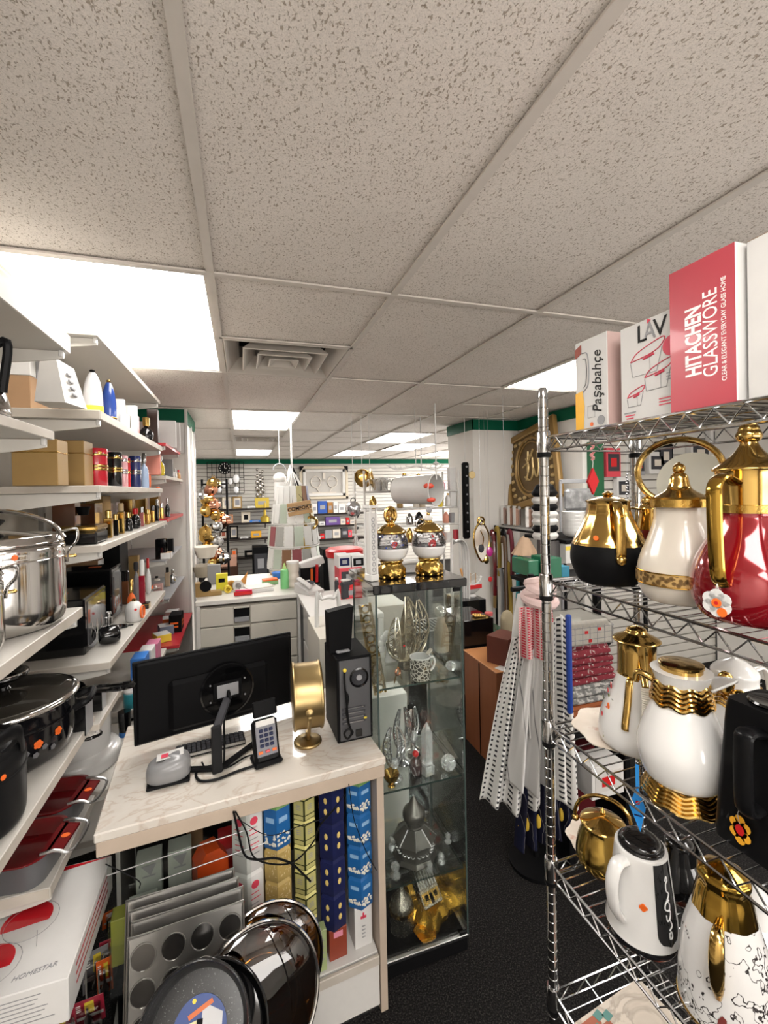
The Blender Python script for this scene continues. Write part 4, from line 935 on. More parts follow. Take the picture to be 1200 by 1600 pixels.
def pr_gold(g, ap, ca, sa, a, k, h, r):
    rnd = random.Random(k)
    for q in range(26):
        u, v_ = rnd.uniform(-.4, .4)*r, h*rnd.uniform(.1, .9); l_ = .006; o = rnd.random() < .5
        g.add([(u, v_, .0007), (u+(l_ if o else .0018), v_, .0007), (u+(l_ if o else .0018), v_+(.0018 if o else l_), .0007), (u, v_+(.0018 if o else l_), .0007)], [(0, 1, 2, 3)], M('cream_fret_print', (.66, .55, .33), .5), T_side(ap, a, 0))
BLUC = M('popcorn_blue', (.012, .10, .29), .38, var=.05); GRTOP = M('lime_top', (.16, .32, .10), .45); OLV = M('dark_olive_frame', (.03, .035, .012), .5); SANDC = M('sand_gold_card', (.42, .30, .10), .45)
zb = .193
x5, x4, x3, x2, x1 = .735, .642, .553, .468, .380
yy = .075; r = .046
hs = [.105]*4
# column of blue popcorn cartons at the right
for k in range(4): hexcarton(x5, yy, zb+.135+.105*k, r, .105, BLUC, GRTOP if k == 3 else BLUC, ['lowest', 'second lowest', 'second highest', 'topmost'][k]+' blue popcorn carton in the right hand tower under the counter', 'blue popcorn cartons', prints=pr_pop)
t = carton('medicine_box', 'white box with red mark carrying the right blue carton tower', 'box', onc(x5, yy, zb), (.062, .062, .1345), {'all': WHITEP}, .1); g = G(); g.box((0, -.0314, .10), (.02, .0008, .008), INKR); g.box((0, -.0314, .105), (.006, .0008, .02), INKR)
for k in range(4): g.box((0, -.0314, .07-.012*k), (.012, .0006, .004), INKG)
g.build('box_print', t)
for k in range(4): hexcarton(x4, yy, zb+.100+.115*k, r, .115, NAVY, NAVY, ['lowest', 'second lowest', 'second highest', 'topmost'][k]+' navy and pink biscuit carton in the tower under the counter', 'navy biscuit cartons', prints=pr_navy)
t = carton('coffee_box', 'brown red box under the navy biscuit carton tower', 'box', onc(x4+.005, yy-.01, zb), (.060, .05, .0995), {'all': M('russet_card', (.22, .04, .02), .4)}, .1); g = G(); g.box((0, -.0254, .082), (.03, .0006, .018), PINK); g.build('box_print', t)
for k in range(6): hexcarton(x3, yy, zb+.09+.078*k, .040, .078, OLV if k else NAVY, M('yellow_top', (.55, .5, .18), .5), ['lowest', 'second', 'third', 'fourth', 'fifth', 'topmost'][k]+' yellow panelled carton counting up the tower under the counter', 'yellow panelled cartons', prints=pr_yel)
t = carton('small_box', 'pale green box standing low between the yellow and navy towers', 'box', onc(x4-.052, yy-.035, zb), (.03, .035, .13), {'all': M('sage_card', (.30, .36, .17), .5)}, .1); g = G()
for k in range(4): g.box((0, -.018, .10-.02*k), (.012, .0006, .004), INKG)
g.build('box_print', t)
t = carton('storage_box', 'plain dark carton carrying the yellow panelled tower', 'box', onc(x3, yy+.01, zb), (.06, .06, .0895), {'all': NAVY}, .1)
for k in range(2): hexcarton(x2, yy, zb+.22+.10*k, r*.98, .10, SANDC, SANDC, ('lower', 'upper')[k]+' sand gold fretwork carton under the blue popcorn carton', 'fretwork cartons', prints=pr_gold)
hexcarton(x2, yy, zb+.42, r*.98, .135, BLUC, GRTOP, 'single blue and green popcorn carton on the fretwork cartons', None, prints=pr_pop)
carton('storage_box', 'plain dark carton carrying the fretwork cartons', 'box', onc(x2, yy+.01, zb), (.07, .06, .2195), {'all': BLACKM}, .1)
hexcarton(x1, yy, zb+.18, .050, .20, WHITEP, WHITEP, 'lower tall white carton with red printing under the counter', 'white cartons with red print', prints=pr_white); hexcarton(x1, yy, zb+.38, .050, .19, WHITEP, WHITEP, 'upper tall white carton with red printing under the counter', 'white cartons with red print', prints=pr_white)
carton('storage_box', 'plain dark carton carrying the tall white cartons', 'box', onc(x1, yy+.01, zb), (.07, .06, .1795), {'all': BLACKM}, .1)
# milk-carton shaped orange box, red box, grey boxes
OR2 = M('vivid_orange_card', (.62, .07, .01), .35, 0, .2)
t = thing('biscuit_box', 'vivid orange gable topped box under the counter', 'box', onc(.27, .11, .40), .35)
g = G(); g.prism([(-.045, 0), (.045, 0), (.045, .20), (.02, .235), (-.02, .235), (-.045, .20)], -.03, .03, OR2, 'xz'); g.build('box_body', t)
g = G(); g.prism([(.0, .02), (.044, .02), (.044, .10)], -.0310, -.0302, YELLOW, 'xz'); g.box((-.01, -.0306, .14), (.05, .0006, .012), BLACKM); g.box((0, -.0306, .11), (.03, .0006, .006), BLACKM); g.build('box_print', t)
t = carton('biscuit_box', 'red and white striped box beside the vivid orange box', 'box', onc(.322, .17, .40), (.055, .05, .22), {'all': RED}, .1); g = G(); g.box((0, -.0255, .08), (.05, .0006, .05), WHITEP); g.box((0, -.0255, .17), (.05, .0006, .02), PINK); g.build('box_print', t)
PG = M('pale_grey_green_card', (.36, .38, .34), .5)
for (x, y, z, d, nm) in ((.09, .09, .40, (.075, .06, .15), 'nearest grey green printed box behind the counter glass'), (.10, .17, .40, (.07, .06, .22), 'grey green box with triangle mark behind the nearest grey one'), (.185, .15, .40, (.065, .06, .24), 'plain pale grey box right of the triangle marked one')):
    t = carton('tissue_box', nm, 'box', onc(x, y, z), d, {'all': PG}, .1); g = G()
    for k in range(5): g.box((-.005*k % 3, -d[1]/2-.0006, d[2]*(.8-.13*k)), (d[0]*.5, .0006, .004), INKG)
    if 'triangle' in nm: g.prism([(-.02, d[2]*.95), (.02, d[2]*.95), (.005, d[2]*.8)], -d[1]/2-.001, -d[1]/2-.0004, INKG, 'xz')
    g.build('box_print', t)
t = carton('tissue_box', 'olive yellow packet at the far left behind the counter glass', 'box', onc(.035, .10, .40), (.05, .05, .13), {'all': M('olive_yellow_card', (.32, .32, .05), .5)}, .1)
t = carton('carton_box', 'brown carton in the dark behind the plain grey box', 'box', onc(.225, .25, .40), (.05, .05, .25), {'all': KRAFT}, .1)
t = thing('display_riser', 'black riser shelf inside the counter under the grey and orange boxes', 'shelf', onc(.175, .17, .0), CR); g = G(); g.box((0, 0, .39), (.30, .26, .014), BLACKM); g.build('riser_board', t)
for x in (-.14, .14): g = G(); g.box((x, 0, .288), (.012, .26, .188), BLACKM); g.build('riser_leg', t)
# cables looped over the carton towers
def cable(pts, r, label, mat=BLACKP, n=8):
    g = G(); o = pts[0]; g.tube([p-o for p in smooth(pts, n)], r, mat, 8); c = g.build('power_cable', None, o); tag(c, label, 'cable'); return c
def cp(x, y, yy_=-.012): # point on the plane just in front of the counter
    d = _F+_R*((x-600)/FPX)-_U*((y-CYP)/FPX); n = V(math.sin(CR), -math.cos(CR), 0); p0 = onc(0, yy_); return CP+d*((p0-CP).dot(n)/d.dot(n))
cable([cp(365, 1268), cp(372, 1300), cp(382, 1335), cp(400, 1343), cp(430, 1341), cp(455, 1349), cp(470, 1362), cp(485, 1377)], .0032, 'thick black cable hanging across the white carton front')
cable([cp(368, 1268), cp(385, 1300), cp(396, 1338), cp(425, 1350), cp(460, 1346), cp(490, 1315), cp(500, 1290), cp(525, 1262)], .0022, 'black cable curving up to the navy cartons')
cable([cp(545, 1225), cp(552, 1275), cp(560, 1300), cp(572, 1330), cp(588, 1360)], .0014, 'thin black wire in front of the blue carton tower')
cable([cp(372, 1280), cp(420, 1305), cp(470, 1290), cp(510, 1275), cp(540, 1240)], .0012, 'thin black wire slung between the white and navy cartons')
cable([cp(165, 1350), cp(215, 1375), cp(218, 1388)], .0014, 'thin black wire in front of the olive packet')

# ---------------------------------------------------------------- things on the counter
ZC = CH+.0005
# monitor, seen from behind
ml = at(210, 1172, Y=1.66); mr = at(458, 1127, Y=1.80); MW = (V(ml.x, ml.y, 0)-V(mr.x, mr.y, 0)).length
ang = math.atan2(mr.y-ml.y, mr.x-ml.x)
z0 = CH+.032; z1 = zfor(1010, (ml.x+mr.x)/2, (ml.y+mr.y)/2); hM = z1-z0
t = thing('computer_monitor', 'large black computer monitor seen from behind on the counter', 'monitor', ((ml.x+mr.x)/2, (ml.y+mr.y)/2, ZC), ang)
zz = z0-ZC
g = G(); g.box((0, .008, zz+hM/2), (MW, .012, hM), BLACKM, .003); g.box((0, .0145, zz+hM/2), (MW-.012, .001, hM-.014), BLACKG); g.build('screen_panel', t)
BB = M('monitor_back_plastic', (.0035, .0035, .004), .5, var=.03)
g = G(); g.box((0, -.004, zz+hM*.5), (MW*.97, .014, hM*.96), BB, .006); g.build('back_cover', t)
g = G(); g.box((-MW*.0, -.018, zz+hM*.40), (MW*.62, .026, hM*.62), BB, .014); g.build('back_bulge', t)
g = G(); g.lathe([(.095, 0), (.094, .003), (.088, .003), (.087, 0)], BLACKG, 48, T=face_T((.02, -.031, zz+hM*.46), (1, 0, 0), (0, 0, 1))); g.build('round_groove', t)
g = G(); g.box((.02, -.034, zz+hM*.46), (.10, .004, .065), BB, .002); g.box((.02, -.037, zz+hM*.46), (.075, .003, .045), GREYM, .002)
for x in (-.04, .08):
    for z in (.03, -.03): g.lathe([(.003, 0), (.003, .003), (1e-4, .003)], GREYM, 8, T=face_T((x, -.036, zz+hM*.46+z), (1, 0, 0), (0, 0, 1)))
g.build('port_plate', t)
ca = V(*t.location); rt = Matrix.Rotation(ang, 4, 'Z')
foot = at(340, 1208, Z=ZC); fl = rt.inverted() @ (foot-ca)
g = G(); g.prism([(fl.y-.008, .0), (fl.y+.008, .0), (-.022, zz+hM*.40), (-.040, zz+hM*.40)], .02-.014, .02+.014, GREYD, 'yz') if False else g.box((fl.x, fl.y+.004, .072), (.030, .016, .144), GREYM if False else M('charcoal_stand', (.016, .016, .017), .4), .002)
g.tube([(fl.x, fl.y+.01, .13), (.02, -.03, zz+hM*.36)], .012, GREYD, 8, flat=(.028, .016), up=(1, 0, 0)); g.build('stand_arm', t)
for s, L in ((-1, .12), (1, .16)):
    g = G(); g.box((fl.x+s*L*.45, fl.y+.045, .008), (L, .022, .012), BLACKP, .004, rz=s*.55); g.build('stand_leg', t)
lo_ = [V(.02, -.037, zz+hM*.44), V(.02, -.06, zz+hM*.35), V(.0, -.06, zz+hM*.12), V(-.02, fl.y*.6, .04), V(-.04, fl.y+.02, .006)]
g = G(); g.tube(smooth(lo_, 6), .0035, BLACKP, 8); g.lathe([(.008, 0), (.007, .02), (.004, .03)], BLACKP, 10, (.02, -.045, zz+hM*.36)); g.build('power_lead', t)
# keyboard glimpsed under the monitor
P = at(330, 1168, Z=ZC); t = thing('keyboard', 'black keyboard with pale edge lying under the monitor', 'keyboard', P+V(.0, .0, 0), .12)
g = G(); g.box((0, 0, .008), (.22, .07, .014), BLACKP, .003); g.build('keyboard_body', t)
g = G()
for j in range(4):
    for i in range(14): g.box((-.10+.0152*i, -.024+.016*j, .0165), (.012, .012, .004), GREYD, .001)
g.build('keys', t); g = G(); g.box((0, -.0345, .011), (.218, .003, .010), CHROME, .001); g.build('front_trim', t)
# grey scanner / stapler shaped device
P = at(264, 1216, Z=ZC); t = thing('cheque_reader', 'rounded grey desk device with a white paper on top, left of the monitor stand', 'card reader', P, .1)
def pod(u, v_):
    a = 2*PI*u; e = abs(math.cos(a))**.7*math.copysign(1, math.cos(a)), abs(math.sin(a))**.7*math.copysign(1, math.sin(a))
    k = [.86, 1, 1, .93, .78, .5, .001][int(v_*6)] ; return (e[0]*.062*k, e[1]*.046*k, [.006, .016, .040, .054, .062, .066, .067][int(v_*6)]+e[0]*.006*(v_ > .3))
g = G(); g.sheet(pod, 36, 6, M('mid_grey_shell', (.20, .20, .205), .3, 0, .3)); g.build('shell', t, sharp=60)
g = G(); g.box((0, -.004, .004), (.118, .084, .008), BLACKP, .003); g.build('base', t)
g = G(); g.box((.005, .008, .0685), (.075, .04, .0012), WHITEP, ry=-.09); g.box((-.01, .005, .0696), (.02, .02, .0008), INKR, ry=-.09); g.build('paper_slip', t)
# card terminal
P = at(418, 1192, Z=ZC); t = thing('card_terminal', 'dark card payment terminal with keypad and white label, right of the monitor stand', 'card terminal', P, .22)
tt = Matrix.Rotation(-.30, 4, 'X')
g = G(); g.T = tt; g.box((0, .0, .068), (.082, .032, .130), BLACKP, .010); g.build('terminal_body', t)
g = G(); g.T = tt; g.box((0, -.0165, .075), (.066, .003, .100), M('slate_keypad_face', (.13, .13, .15), .35), .002); g.build('face_plate', t)
g = G(); g.T = tt; g.box((0, -.0185, .122), (.060, .002, .018), WHITEP, .0005); g.build('label_strip', t)
for j in range(4):
    for i in range(3):
        g = G(); g.T = tt; g.box((-.016+.016*i, -.0195, .100-.0145*j), (.0125, .004, .010), M('navy_key', (.02, .025, .06), .35), .0015); g.build('key', t)
for x, m_ in ((-.022, ORANGE), (0, RED), (.022, ORANGE)): g = G(); g.T = tt; g.box((x, -.0195, .038), (.014, .003, .008), m_, .001); g.build('key', t)
g = G(); g.box((0, .012, .008), (.09, .075, .016), BLACKP, .006); g.build('cradle', t)
g = G(); g.T = tt; g.box((0.012, .02, .16), (.08, .012, .05), BLACKM, .004); g.build('privacy_shield', t)
cable([P+V(-.01, .03, .01), P+V(-.06, .05, .006), P+V(-.12, .01, .006), P+V(-.18, .02, .006), P+V(-.20, .06, .008)], .0028, 'black cable lying between the card terminal and monitor foot')
cable([P+V(-.03, -.01, .006), P+V(-.09, -.02, .005), P+V(-.15, -.04, .005), P+V(-.20, -.03, .006), P+V(-.21, .02, .006), P+V(-.15, .04, .006)], .004, 'thicker black cable coiled around the monitor foot')
# two faced brass station clock, seen edge on
P = at(481, 1160, Z=ZC); t = thing('desk_clock', 'round antique brass table clock seen edge on beside the computer tower', 'clock', P, -.06)
zc = zfor(1085, P.x, P.y)-P.z; Rr_ = (1138-1030)/2*dep(P)/FPX*.92
g = G(); g.lathe(sm2([(.046, 0), (.048, .004), (.046, .010), (.034, .014), (.012, .020), (.008, .03), (.008, .04)], 3), BRASS, 40); g.build('base', t)
g = G(); tk = .050
g.lathe(sm2([(Rr_*.86, -tk), (Rr_*.95, -tk), (Rr_, -tk*.94), (Rr_, -tk*.8), (Rr_*.965, -tk*.76), (Rr_*.965, tk*.76), (Rr_, tk*.8), (Rr_, tk*.94), (Rr_*.95, tk), (Rr_*.86, tk)], 3), BRASS, 56, T=face_T((0, 0, zc), (0, 1, 0), (0, 0, 1))); g.build('drum', t)
for s in (-1, 1):
    g = G(); g.lathe([(1e-4, 0), (Rr_*.88, 0), (Rr_*.88, .001)], CREAM, 40, T=face_T((s*tk*.96, 0, zc), (0, 1, 0), (0, 0, 1))); g.build('clock_face', t)
g = G(); g.lathe(sm2([(.012, 0), (.013, .006), (.008, .008), (.010, .012), (1e-4, .015)], 2), BRASS, 20, T=face_T((0, -Rr_*.97, zc-.012), (1, 0, 0), (0, 0, 1))); g.tube(smooth([(0, -Rr_*.98, zc-.02), (0, -Rr_*.95, zc-.045), (0, -.03, .03), (0, -.006, .02)], 4), .005, BRASS, 8, flat=(.012, .004), up=(1, 0, 0)); g.build('yoke', t)
# desktop computer tower, rear side towards us
a_ = at(528, 1163, Z=ZC); b_ = at(583, 1151, Z=ZC); c_ = at(506, 1128, Z=ZC); Wd = .135; Dd = .30
ang = math.atan2(b_.y-a_.y, b_.x-a_.x); hT = zfor(1030, a_.x, a_.y)-ZC
t = thing('computer_tower', 'black desktop computer tower with grey rear panel at the counter end', 'computer', ((a_.x+b_.x)/2, (a_.y+b_.y)/2, ZC), ang)
Wd = (b_-a_).length; Dd = (c_-a_).length*1.15
g = G(); g.box((0, Dd/2, hT/2), (Wd, Dd, hT), BLACKM, .003); g.build('case', t)
g = G(); g.box((0, -.002, hT/2), (Wd*.86, .004, hT*.94), M('zinc_rear_panel', (.09, .09, .095), .4, .4), .001)
for k in range(4): g.box((-.006, -.005, hT*(.40-.055*k)), (Wd*.66, .003, hT*.03), GREYD, .001); g.box((-.006, -.0068, hT*(.40-.055*k)), (Wd*.55, .001, hT*.012), STEELB)
g.box((.01, -.006, hT*.10), (.022, .012, .022), BLACKG); g.box((.035, -.006, hT*.26), (.010, .002, .006), YELLOW); g.build('rear_panel', t)
for z in [hT*(.06+.11*k) for k in range(9)]:
    g = G(); g.lathe([(.0022, 0), (.002, .002), (1e-4, .002)], CHROME, 8, T=face_T((Wd*.465, -.001, z), (1, 0, 0), (0, 0, 1))); g.build('screw', t)
g = G(); Tf = face_T((Wd*.12, -.004, hT*.75), (1, 0, 0), (0, 0, 1)); g.lathe([(.034, 0), (.034, .003), (.028, .004), (.027, 0)], BLACKG, 32, T=Tf); g.lathe([(.010, 0), (.010, .004), (1e-4, .005)], GREYM, 20, T=Tf)
for k in range(28): a = k*2*PI/28; g.add([(.013, -.0012, .003), (.026, -.0012, .003), (.026, .0012, .003), (.013, .0012, .003)], [(0, 1, 2, 3)], GREYD, Tf @ Matrix.Rotation(a, 4, 'Z'))
g.build('fan_grille', t)
g = G(); g.tube(smooth([(-Wd*.28, -.004, hT*.86), (-.04, -.02, hT*.72), (-.035, -.022, hT*.5), (-.03, -.02, hT*.28), (-.02, -.02, hT*.14), (-.035, -.02, hT*.08), (-.045, -.02, hT*.15), (-.03, -.02, hT*.19), (-.015, -.02, hT*.14), (-.03, -.02, hT*.09)], 6), .0035, BLACKP, 8)
g.tube(smooth([(-.035, -.004, hT*.62), (-.028, -.018, hT*.55), (-.036, -.02, hT*.4), (-.03, -.02, hT*.25)], 6), .003, BLACKP, 8); g.sphere((-Wd*.28, -.006, hT*.86), .007, YELLOW, 10); g.build('rear_cables', t)
# slim black speaker / modem on the tower
P = a_.lerp(b_, .25)+V(0, Dd*.42, hT+.0005); h = zfor(948, P.x, P.y)-P.z
t = thing('router', 'slim black upright box standing on the computer tower', 'router', P, ang+.1)
g = G(); g.prism([(-.045, 0), (.035, 0), (.048, h), (-.048, h-.01)], -.018, .022, BLACKM, 'xz'); g.build('router_body', t)
g = G(); g.box((0, -.03, .005), (.05, .018, .008), GREYM, .003); g.build('foot', t)
# ================================================================ BAKING GEAR LEANING IN FRONT OF THE COUNTER
t = thing('storage_crate', 'black plastic crate under the baking trays in front of the counter', 'crate', (-.12, 1.15, 0), .06)
g = G(); g.box((0, 0, .16), (.50, .26, .32), BLACKM, .01); g.build('crate_body', t)
g = G(); g.box((0, 0, .315), (.52, .28, .02), BLACKP, .005); g.build('crate_rim', t)
TIN = M('aluminised_tin', (.36, .35, .33), .33, .95, var=.06, scale=12)
TINC = M('shaded_cup_tin', (.20, .19, .18), .15, .95, var=.04, scale=12)  # darker copy of the tin, shade of the cup hollows put into the colour
def muffin(label, loc, rz, tilt, nx=4, ny=4, w_=.265, h_=.30):
    t = thing('muffin_tin', label, 'muffin tin', loc, rz, 'silver muffin tins leaning on the counter')
    T = Matrix.Rotation(tilt, 4, 'X'); cw = w_/nx; ch = (h_-.02)/ny; R_ = cw*.42; K = 24
    # plate with round openings, each ringed to its cell
    g = G(); g.T = T; vs = []; fs = []
    for j in range(ny):
        for i in range(nx):
            cx, cz = -w_/2+cw*(i+.5), .01+ch*(j+.5); o = len(vs)
            for k in range(K):
                a = 2*PI*k/K; c, s = math.cos(a), math.sin(a); m_ = max(abs(c), abs(s)); vs.append((cx+c/m_*cw/2, 0, cz+s/m_*ch/2))
            for k in range(K): a = 2*PI*k/K; vs.append((cx+R_*math.cos(a), -.0, cz+R_*math.sin(a)))
            for k in range(K): k2 = (k+1) % K; fs.append((o+k, o+k2, o+K+k2, o+K+k))
    g.add(vs, fs, TIN)
    g.tube([(-w_/2, 0, .004), (w_/2, 0, .004), (w_/2, 0, h_), (-w_/2, 0, h_)], .0045, TIN, 8, closed=True); g.box((0, 0, h_-.004), (w_, .004, .012), TIN); g.box((0, 0, .006), (w_, .003, .012), TIN)
    g.build('tin_plate', t)
    for j in range(ny):
        for i in range(nx):
            g = G(); g.T = T; g.lathe(sm2([(R_, 0), (R_*.97, .010), (R_*.85, .028), (R_*.72, .034), (1e-4, .035)], 3), TINC, 24, T=face_T((-w_/2+cw*(i+.5), 0, .01+ch*(j+.5)), (-1, 0, 0), (0, 0, 1))); g.torus((-w_/2+cw*(i+.5), -.001, .01+ch*(j+.5)), R_, .0018, TIN, axis='y', seg=24, rs=6); g.build('cup', t)
    return t
mp = at(290, 1520, Y=1.12)
muffin('front silver muffin tin with sixteen cups, facing the camera', (mp.x, 1.135, .345), .06, -.30)
for k, (dy, nm) in enumerate(((.038, 'second silver muffin tin, right behind the front one'), (.066, 'third silver muffin tin from the front'), (.094, 'rearmost silver muffin tin, closest to the counter glass'))):
    t = thing('muffin_tin', nm, 'muffin tin', (mp.x-.012*k, 1.135+dy, .350+.006*k), .06, 'silver muffin tins leaning on the counter'); T = Matrix.Rotation(-.30, 4, 'X')
    g = G(); g.T = T; g.box((0, 0, .15), (.262, .002, .30), TIN, .0005); g.tube([(-.131, 0, .004), (.131, 0, .004), (.131, 0, .300), (-.131, 0, .300)], .0045, TIN, 8, closed=True); g.build('tin_plate', t)
# round black pan with paper label
def roundpan(label, px_, py_, Y, R_, mat, tilt, rz, dep_=.05, paper=True):
    P = at(px_, py_, Y=Y); t = thing('baking_pan', label, 'baking pan', P, rz)
    T = Matrix.Rotation(tilt, 4, 'X')
    g = G(); g.T = T; g.lathe(sm2([(1e-4, 0), (R_*.80, 0), (R_*.86, .004), (R_*.97, dep_), (R_*1.03, dep_+.002), (R_*1.03, dep_+.006), (R_*.98, dep_+.006), (R_*.88, .008), (R_*.8, .004), (1e-4, .004)], 3), mat, 56); g.build('pan_body', t); return t, T
SPK = patterned('speckled_nonstick', [(0, (.006, .006, .007)), (.66, (.012, .012, .012)), (.75, (.16, .16, .16))], scale=330, rough=.28, detail=1)
t, T = roundpan('round speckled black pan with colourful paper label at the picture bottom', 308, 1612, 1.02, .110, SPK, .85, -.12)
g = G(); g.T = T @ Matrix.Translation((0.005, -.0, .0055)) @ Matrix.Diagonal((.74, .74, 1, 1)); g.lathe([(1e-4, 0), (.075, 0), (.075, .001), (1e-4, .001)], M('label_blue', (.03, .06, .2), .4), 40); g.build('paper_label', t)
g = G(); g.T = T @ Matrix.Translation((0.005, -.0, .0068)) @ Matrix.Diagonal((.74, .74, 1, 1)); 
g.prism([(.005, -.03), (.062, -.03), (.062, .03), (.02, .05), (.005, .045)], 0, .0005, M('label_pale', (.45, .45, .46), .4))
g.prism([(.008, -.008), (.05, .005), (.068, -.008), (.05, -.045), (.02, -.03)], .0006, .0010, ORANGE)
g.prism([(-.06, -.03), (.0, -.03), (.0, .025), (-.055, .015)], 0, .0005, M('label_cream', (.6, .55, .3), .4))
for i in range(4):
    for j in range(3): g.lathe([(1e-4, .0006), (.005, .0006), (.005, .001)], BLACKM, 8, (-.052+.014*i, -.022+.014*j, 0), sx=1.2)
g.prism([(-.035, .035), (.03, .062), (.035, .052), (-.03, .025)], .0006, .001, M('label_orange_red', (.5, .12, .03), .4)); g.lathe([(1e-4, 0), (.006, 0), (.006, .001)], YELLOW, 6, (-.02, .062, 0))
g.prism([(.012, -.058), (.055, -.045), (.055, -.022), (.012, -.032)], .0011, .0014, M('label_royal', (.02, .08, .35), .4)); g.box((.0, -.02, .002), (.016, .09, .002), BLACKM)
g.build('label_print', t); lettering('aqa8', .013, INKW, t, T @ Matrix.Translation((.030, -.030, .0085)) @ Matrix.Rotation(.2, 4, 'Z'))
t, T = roundpan('larger plain black pan behind the speckled pan', 328, 1618, 1.07, .128, BLACKG, .9, -.1); 
# large round amber glass trays leaning on the counter
def amber(label, px_, py_, Y, R_, tilt, rz):
    P = at(px_, py_, Y=Y); t = thing('glass_tray', label, 'glass lid', P, rz, 'amber glass lids with steel rims'); T = Matrix.Rotation(tilt, 4, 'X')
    g = G(); g.T = T; g.lathe(sm2([(R_*.98, 0), (R_*.9, .008), (R_*.6, .022), (R_*.2, .03), (1e-4, .031)], 3), AMB, 56); g.build('glass_dome', t)
    g = G(); g.T = T; g.torus((0, 0, 0), R_, .005, STEEL, seg=64, rs=8); g.build('steel_rim', t)
    g = G(); g.T = T; g.torus((0, 0, .012), R_*.62, .0022, STEEL, seg=48, rs=6); g.build('inner_ring', t); return t
AMB = glass_mat('amber_lid_glass', (.50, .30, .10), 2.2)
amber('front large round amber glass lid with steel rim, leaning at the counter', 402, 1570, 1.16, .162, 1.22, .25)
amber('rear round amber glass lid peeking over the front one', 420, 1512, 1.25, .148, 1.3, .12)
t = thing('shallow_pan', 'large round dark serving tray behind the amber glass lids', 'tray', at(395, 1560, Y=1.27), .2)
g = G(); g.T = Matrix.Rotation(1.32, 4, 'X'); g.lathe(sm2([(1e-4, 0), (.15, 0), (.175, .012), (.18, .014), (.175, .016), (.15, .004), (1e-4, .004)], 3), M('dark_brown_tray', (.035, .02, .010), .15, 0, .6), 48); g.build('tray_body', t)
# ================================================================ GLASS DISPLAY TOWER
KX0, KX1, KY0, KY1, KT = .430, .752, 1.455, 1.775, 1.355
kc = thing('display_case', 'tall glass display tower with black top in the middle of the shop', 'display case', ((KX0+KX1)/2, (KY0+KY1)/2, 0))
hx, hy = (KX1-KX0)/2, (KY1-KY0)/2
g = G(); g.box((0, 0, KT+.014), (hx*2+.03, hy*2+.04, .030), M('black_glass_top', (.008, .008, .009), .05, 0, 1, var=.01), .003); g.build('top_board', kc)
g = G(); g.box((0, 0, .045), (hx*2, hy*2, .050), BLACKM, .003); g.build('base_board', kc)
g = G(); g.box((0, 0, .078), (hx*2+.006, hy*2+.006, .008), STEELB, .002); g.build('base_rim', kc)
g = G(); g.box((0, 0, .083), (hx*2-.02, hy*2-.02, .004), BLACKM, .001); g.build('floor_panel', kc)
for sx in (-1, 1):
    g = G(); g.box((sx*hx, 0, (KT+.08)/2), (.005, hy*2, KT-.08), PANE); g.build('glass_side', kc)
    for sy in (-1, 1):
        g = G(); g.box((sx*hx, sy*hy, (KT+.08)/2), (.006, .006, KT-.08), PANEEDGE, .001); g.build('glass_edge', kc)
        g = G(); g.lathe([(.012, 0), (.012, .02)], BLACKP, 12, (sx*(hx-.03), sy*(hy-.03), 0)); g.build('foot', kc)
for sy, nm in ((-1, 'glass_door'), (1, 'glass_back')):
    g = G(); g.box((0, sy*hy, (KT+.08)/2), (hx*2-.012, .005, KT-.08), PANE); d_ = g.build(nm, kc)
    if sy < 0:
        g = G(); g.box((hx-.02, -hy-.004, KT-.012), (.03, .008, .014), BLACKP, .002); g.box((hx-.02, -hy-.004, .095), (.03, .008, .014), BLACKP, .002); g.build('hinge', d_)
KS = [1.022, .662, .325]
for z in KS:
    g = G(); g.box((0, 0, z-.003), (hx*2-.014, hy*2-.014, .006), PANE); g.box((0, -hy+.008, z-.003), (hx*2-.016, .0015, .006), PANEEDGE); g.box((hx-.008, 0, z-.003), (.0015, hy*2-.016, .006), PANEEDGE); g.build('glass_shelf', kc)
KZ = KT+.0295
def kpos(px_, Z, Y): return V(xfor(px_, Y, Z), Y, Z)
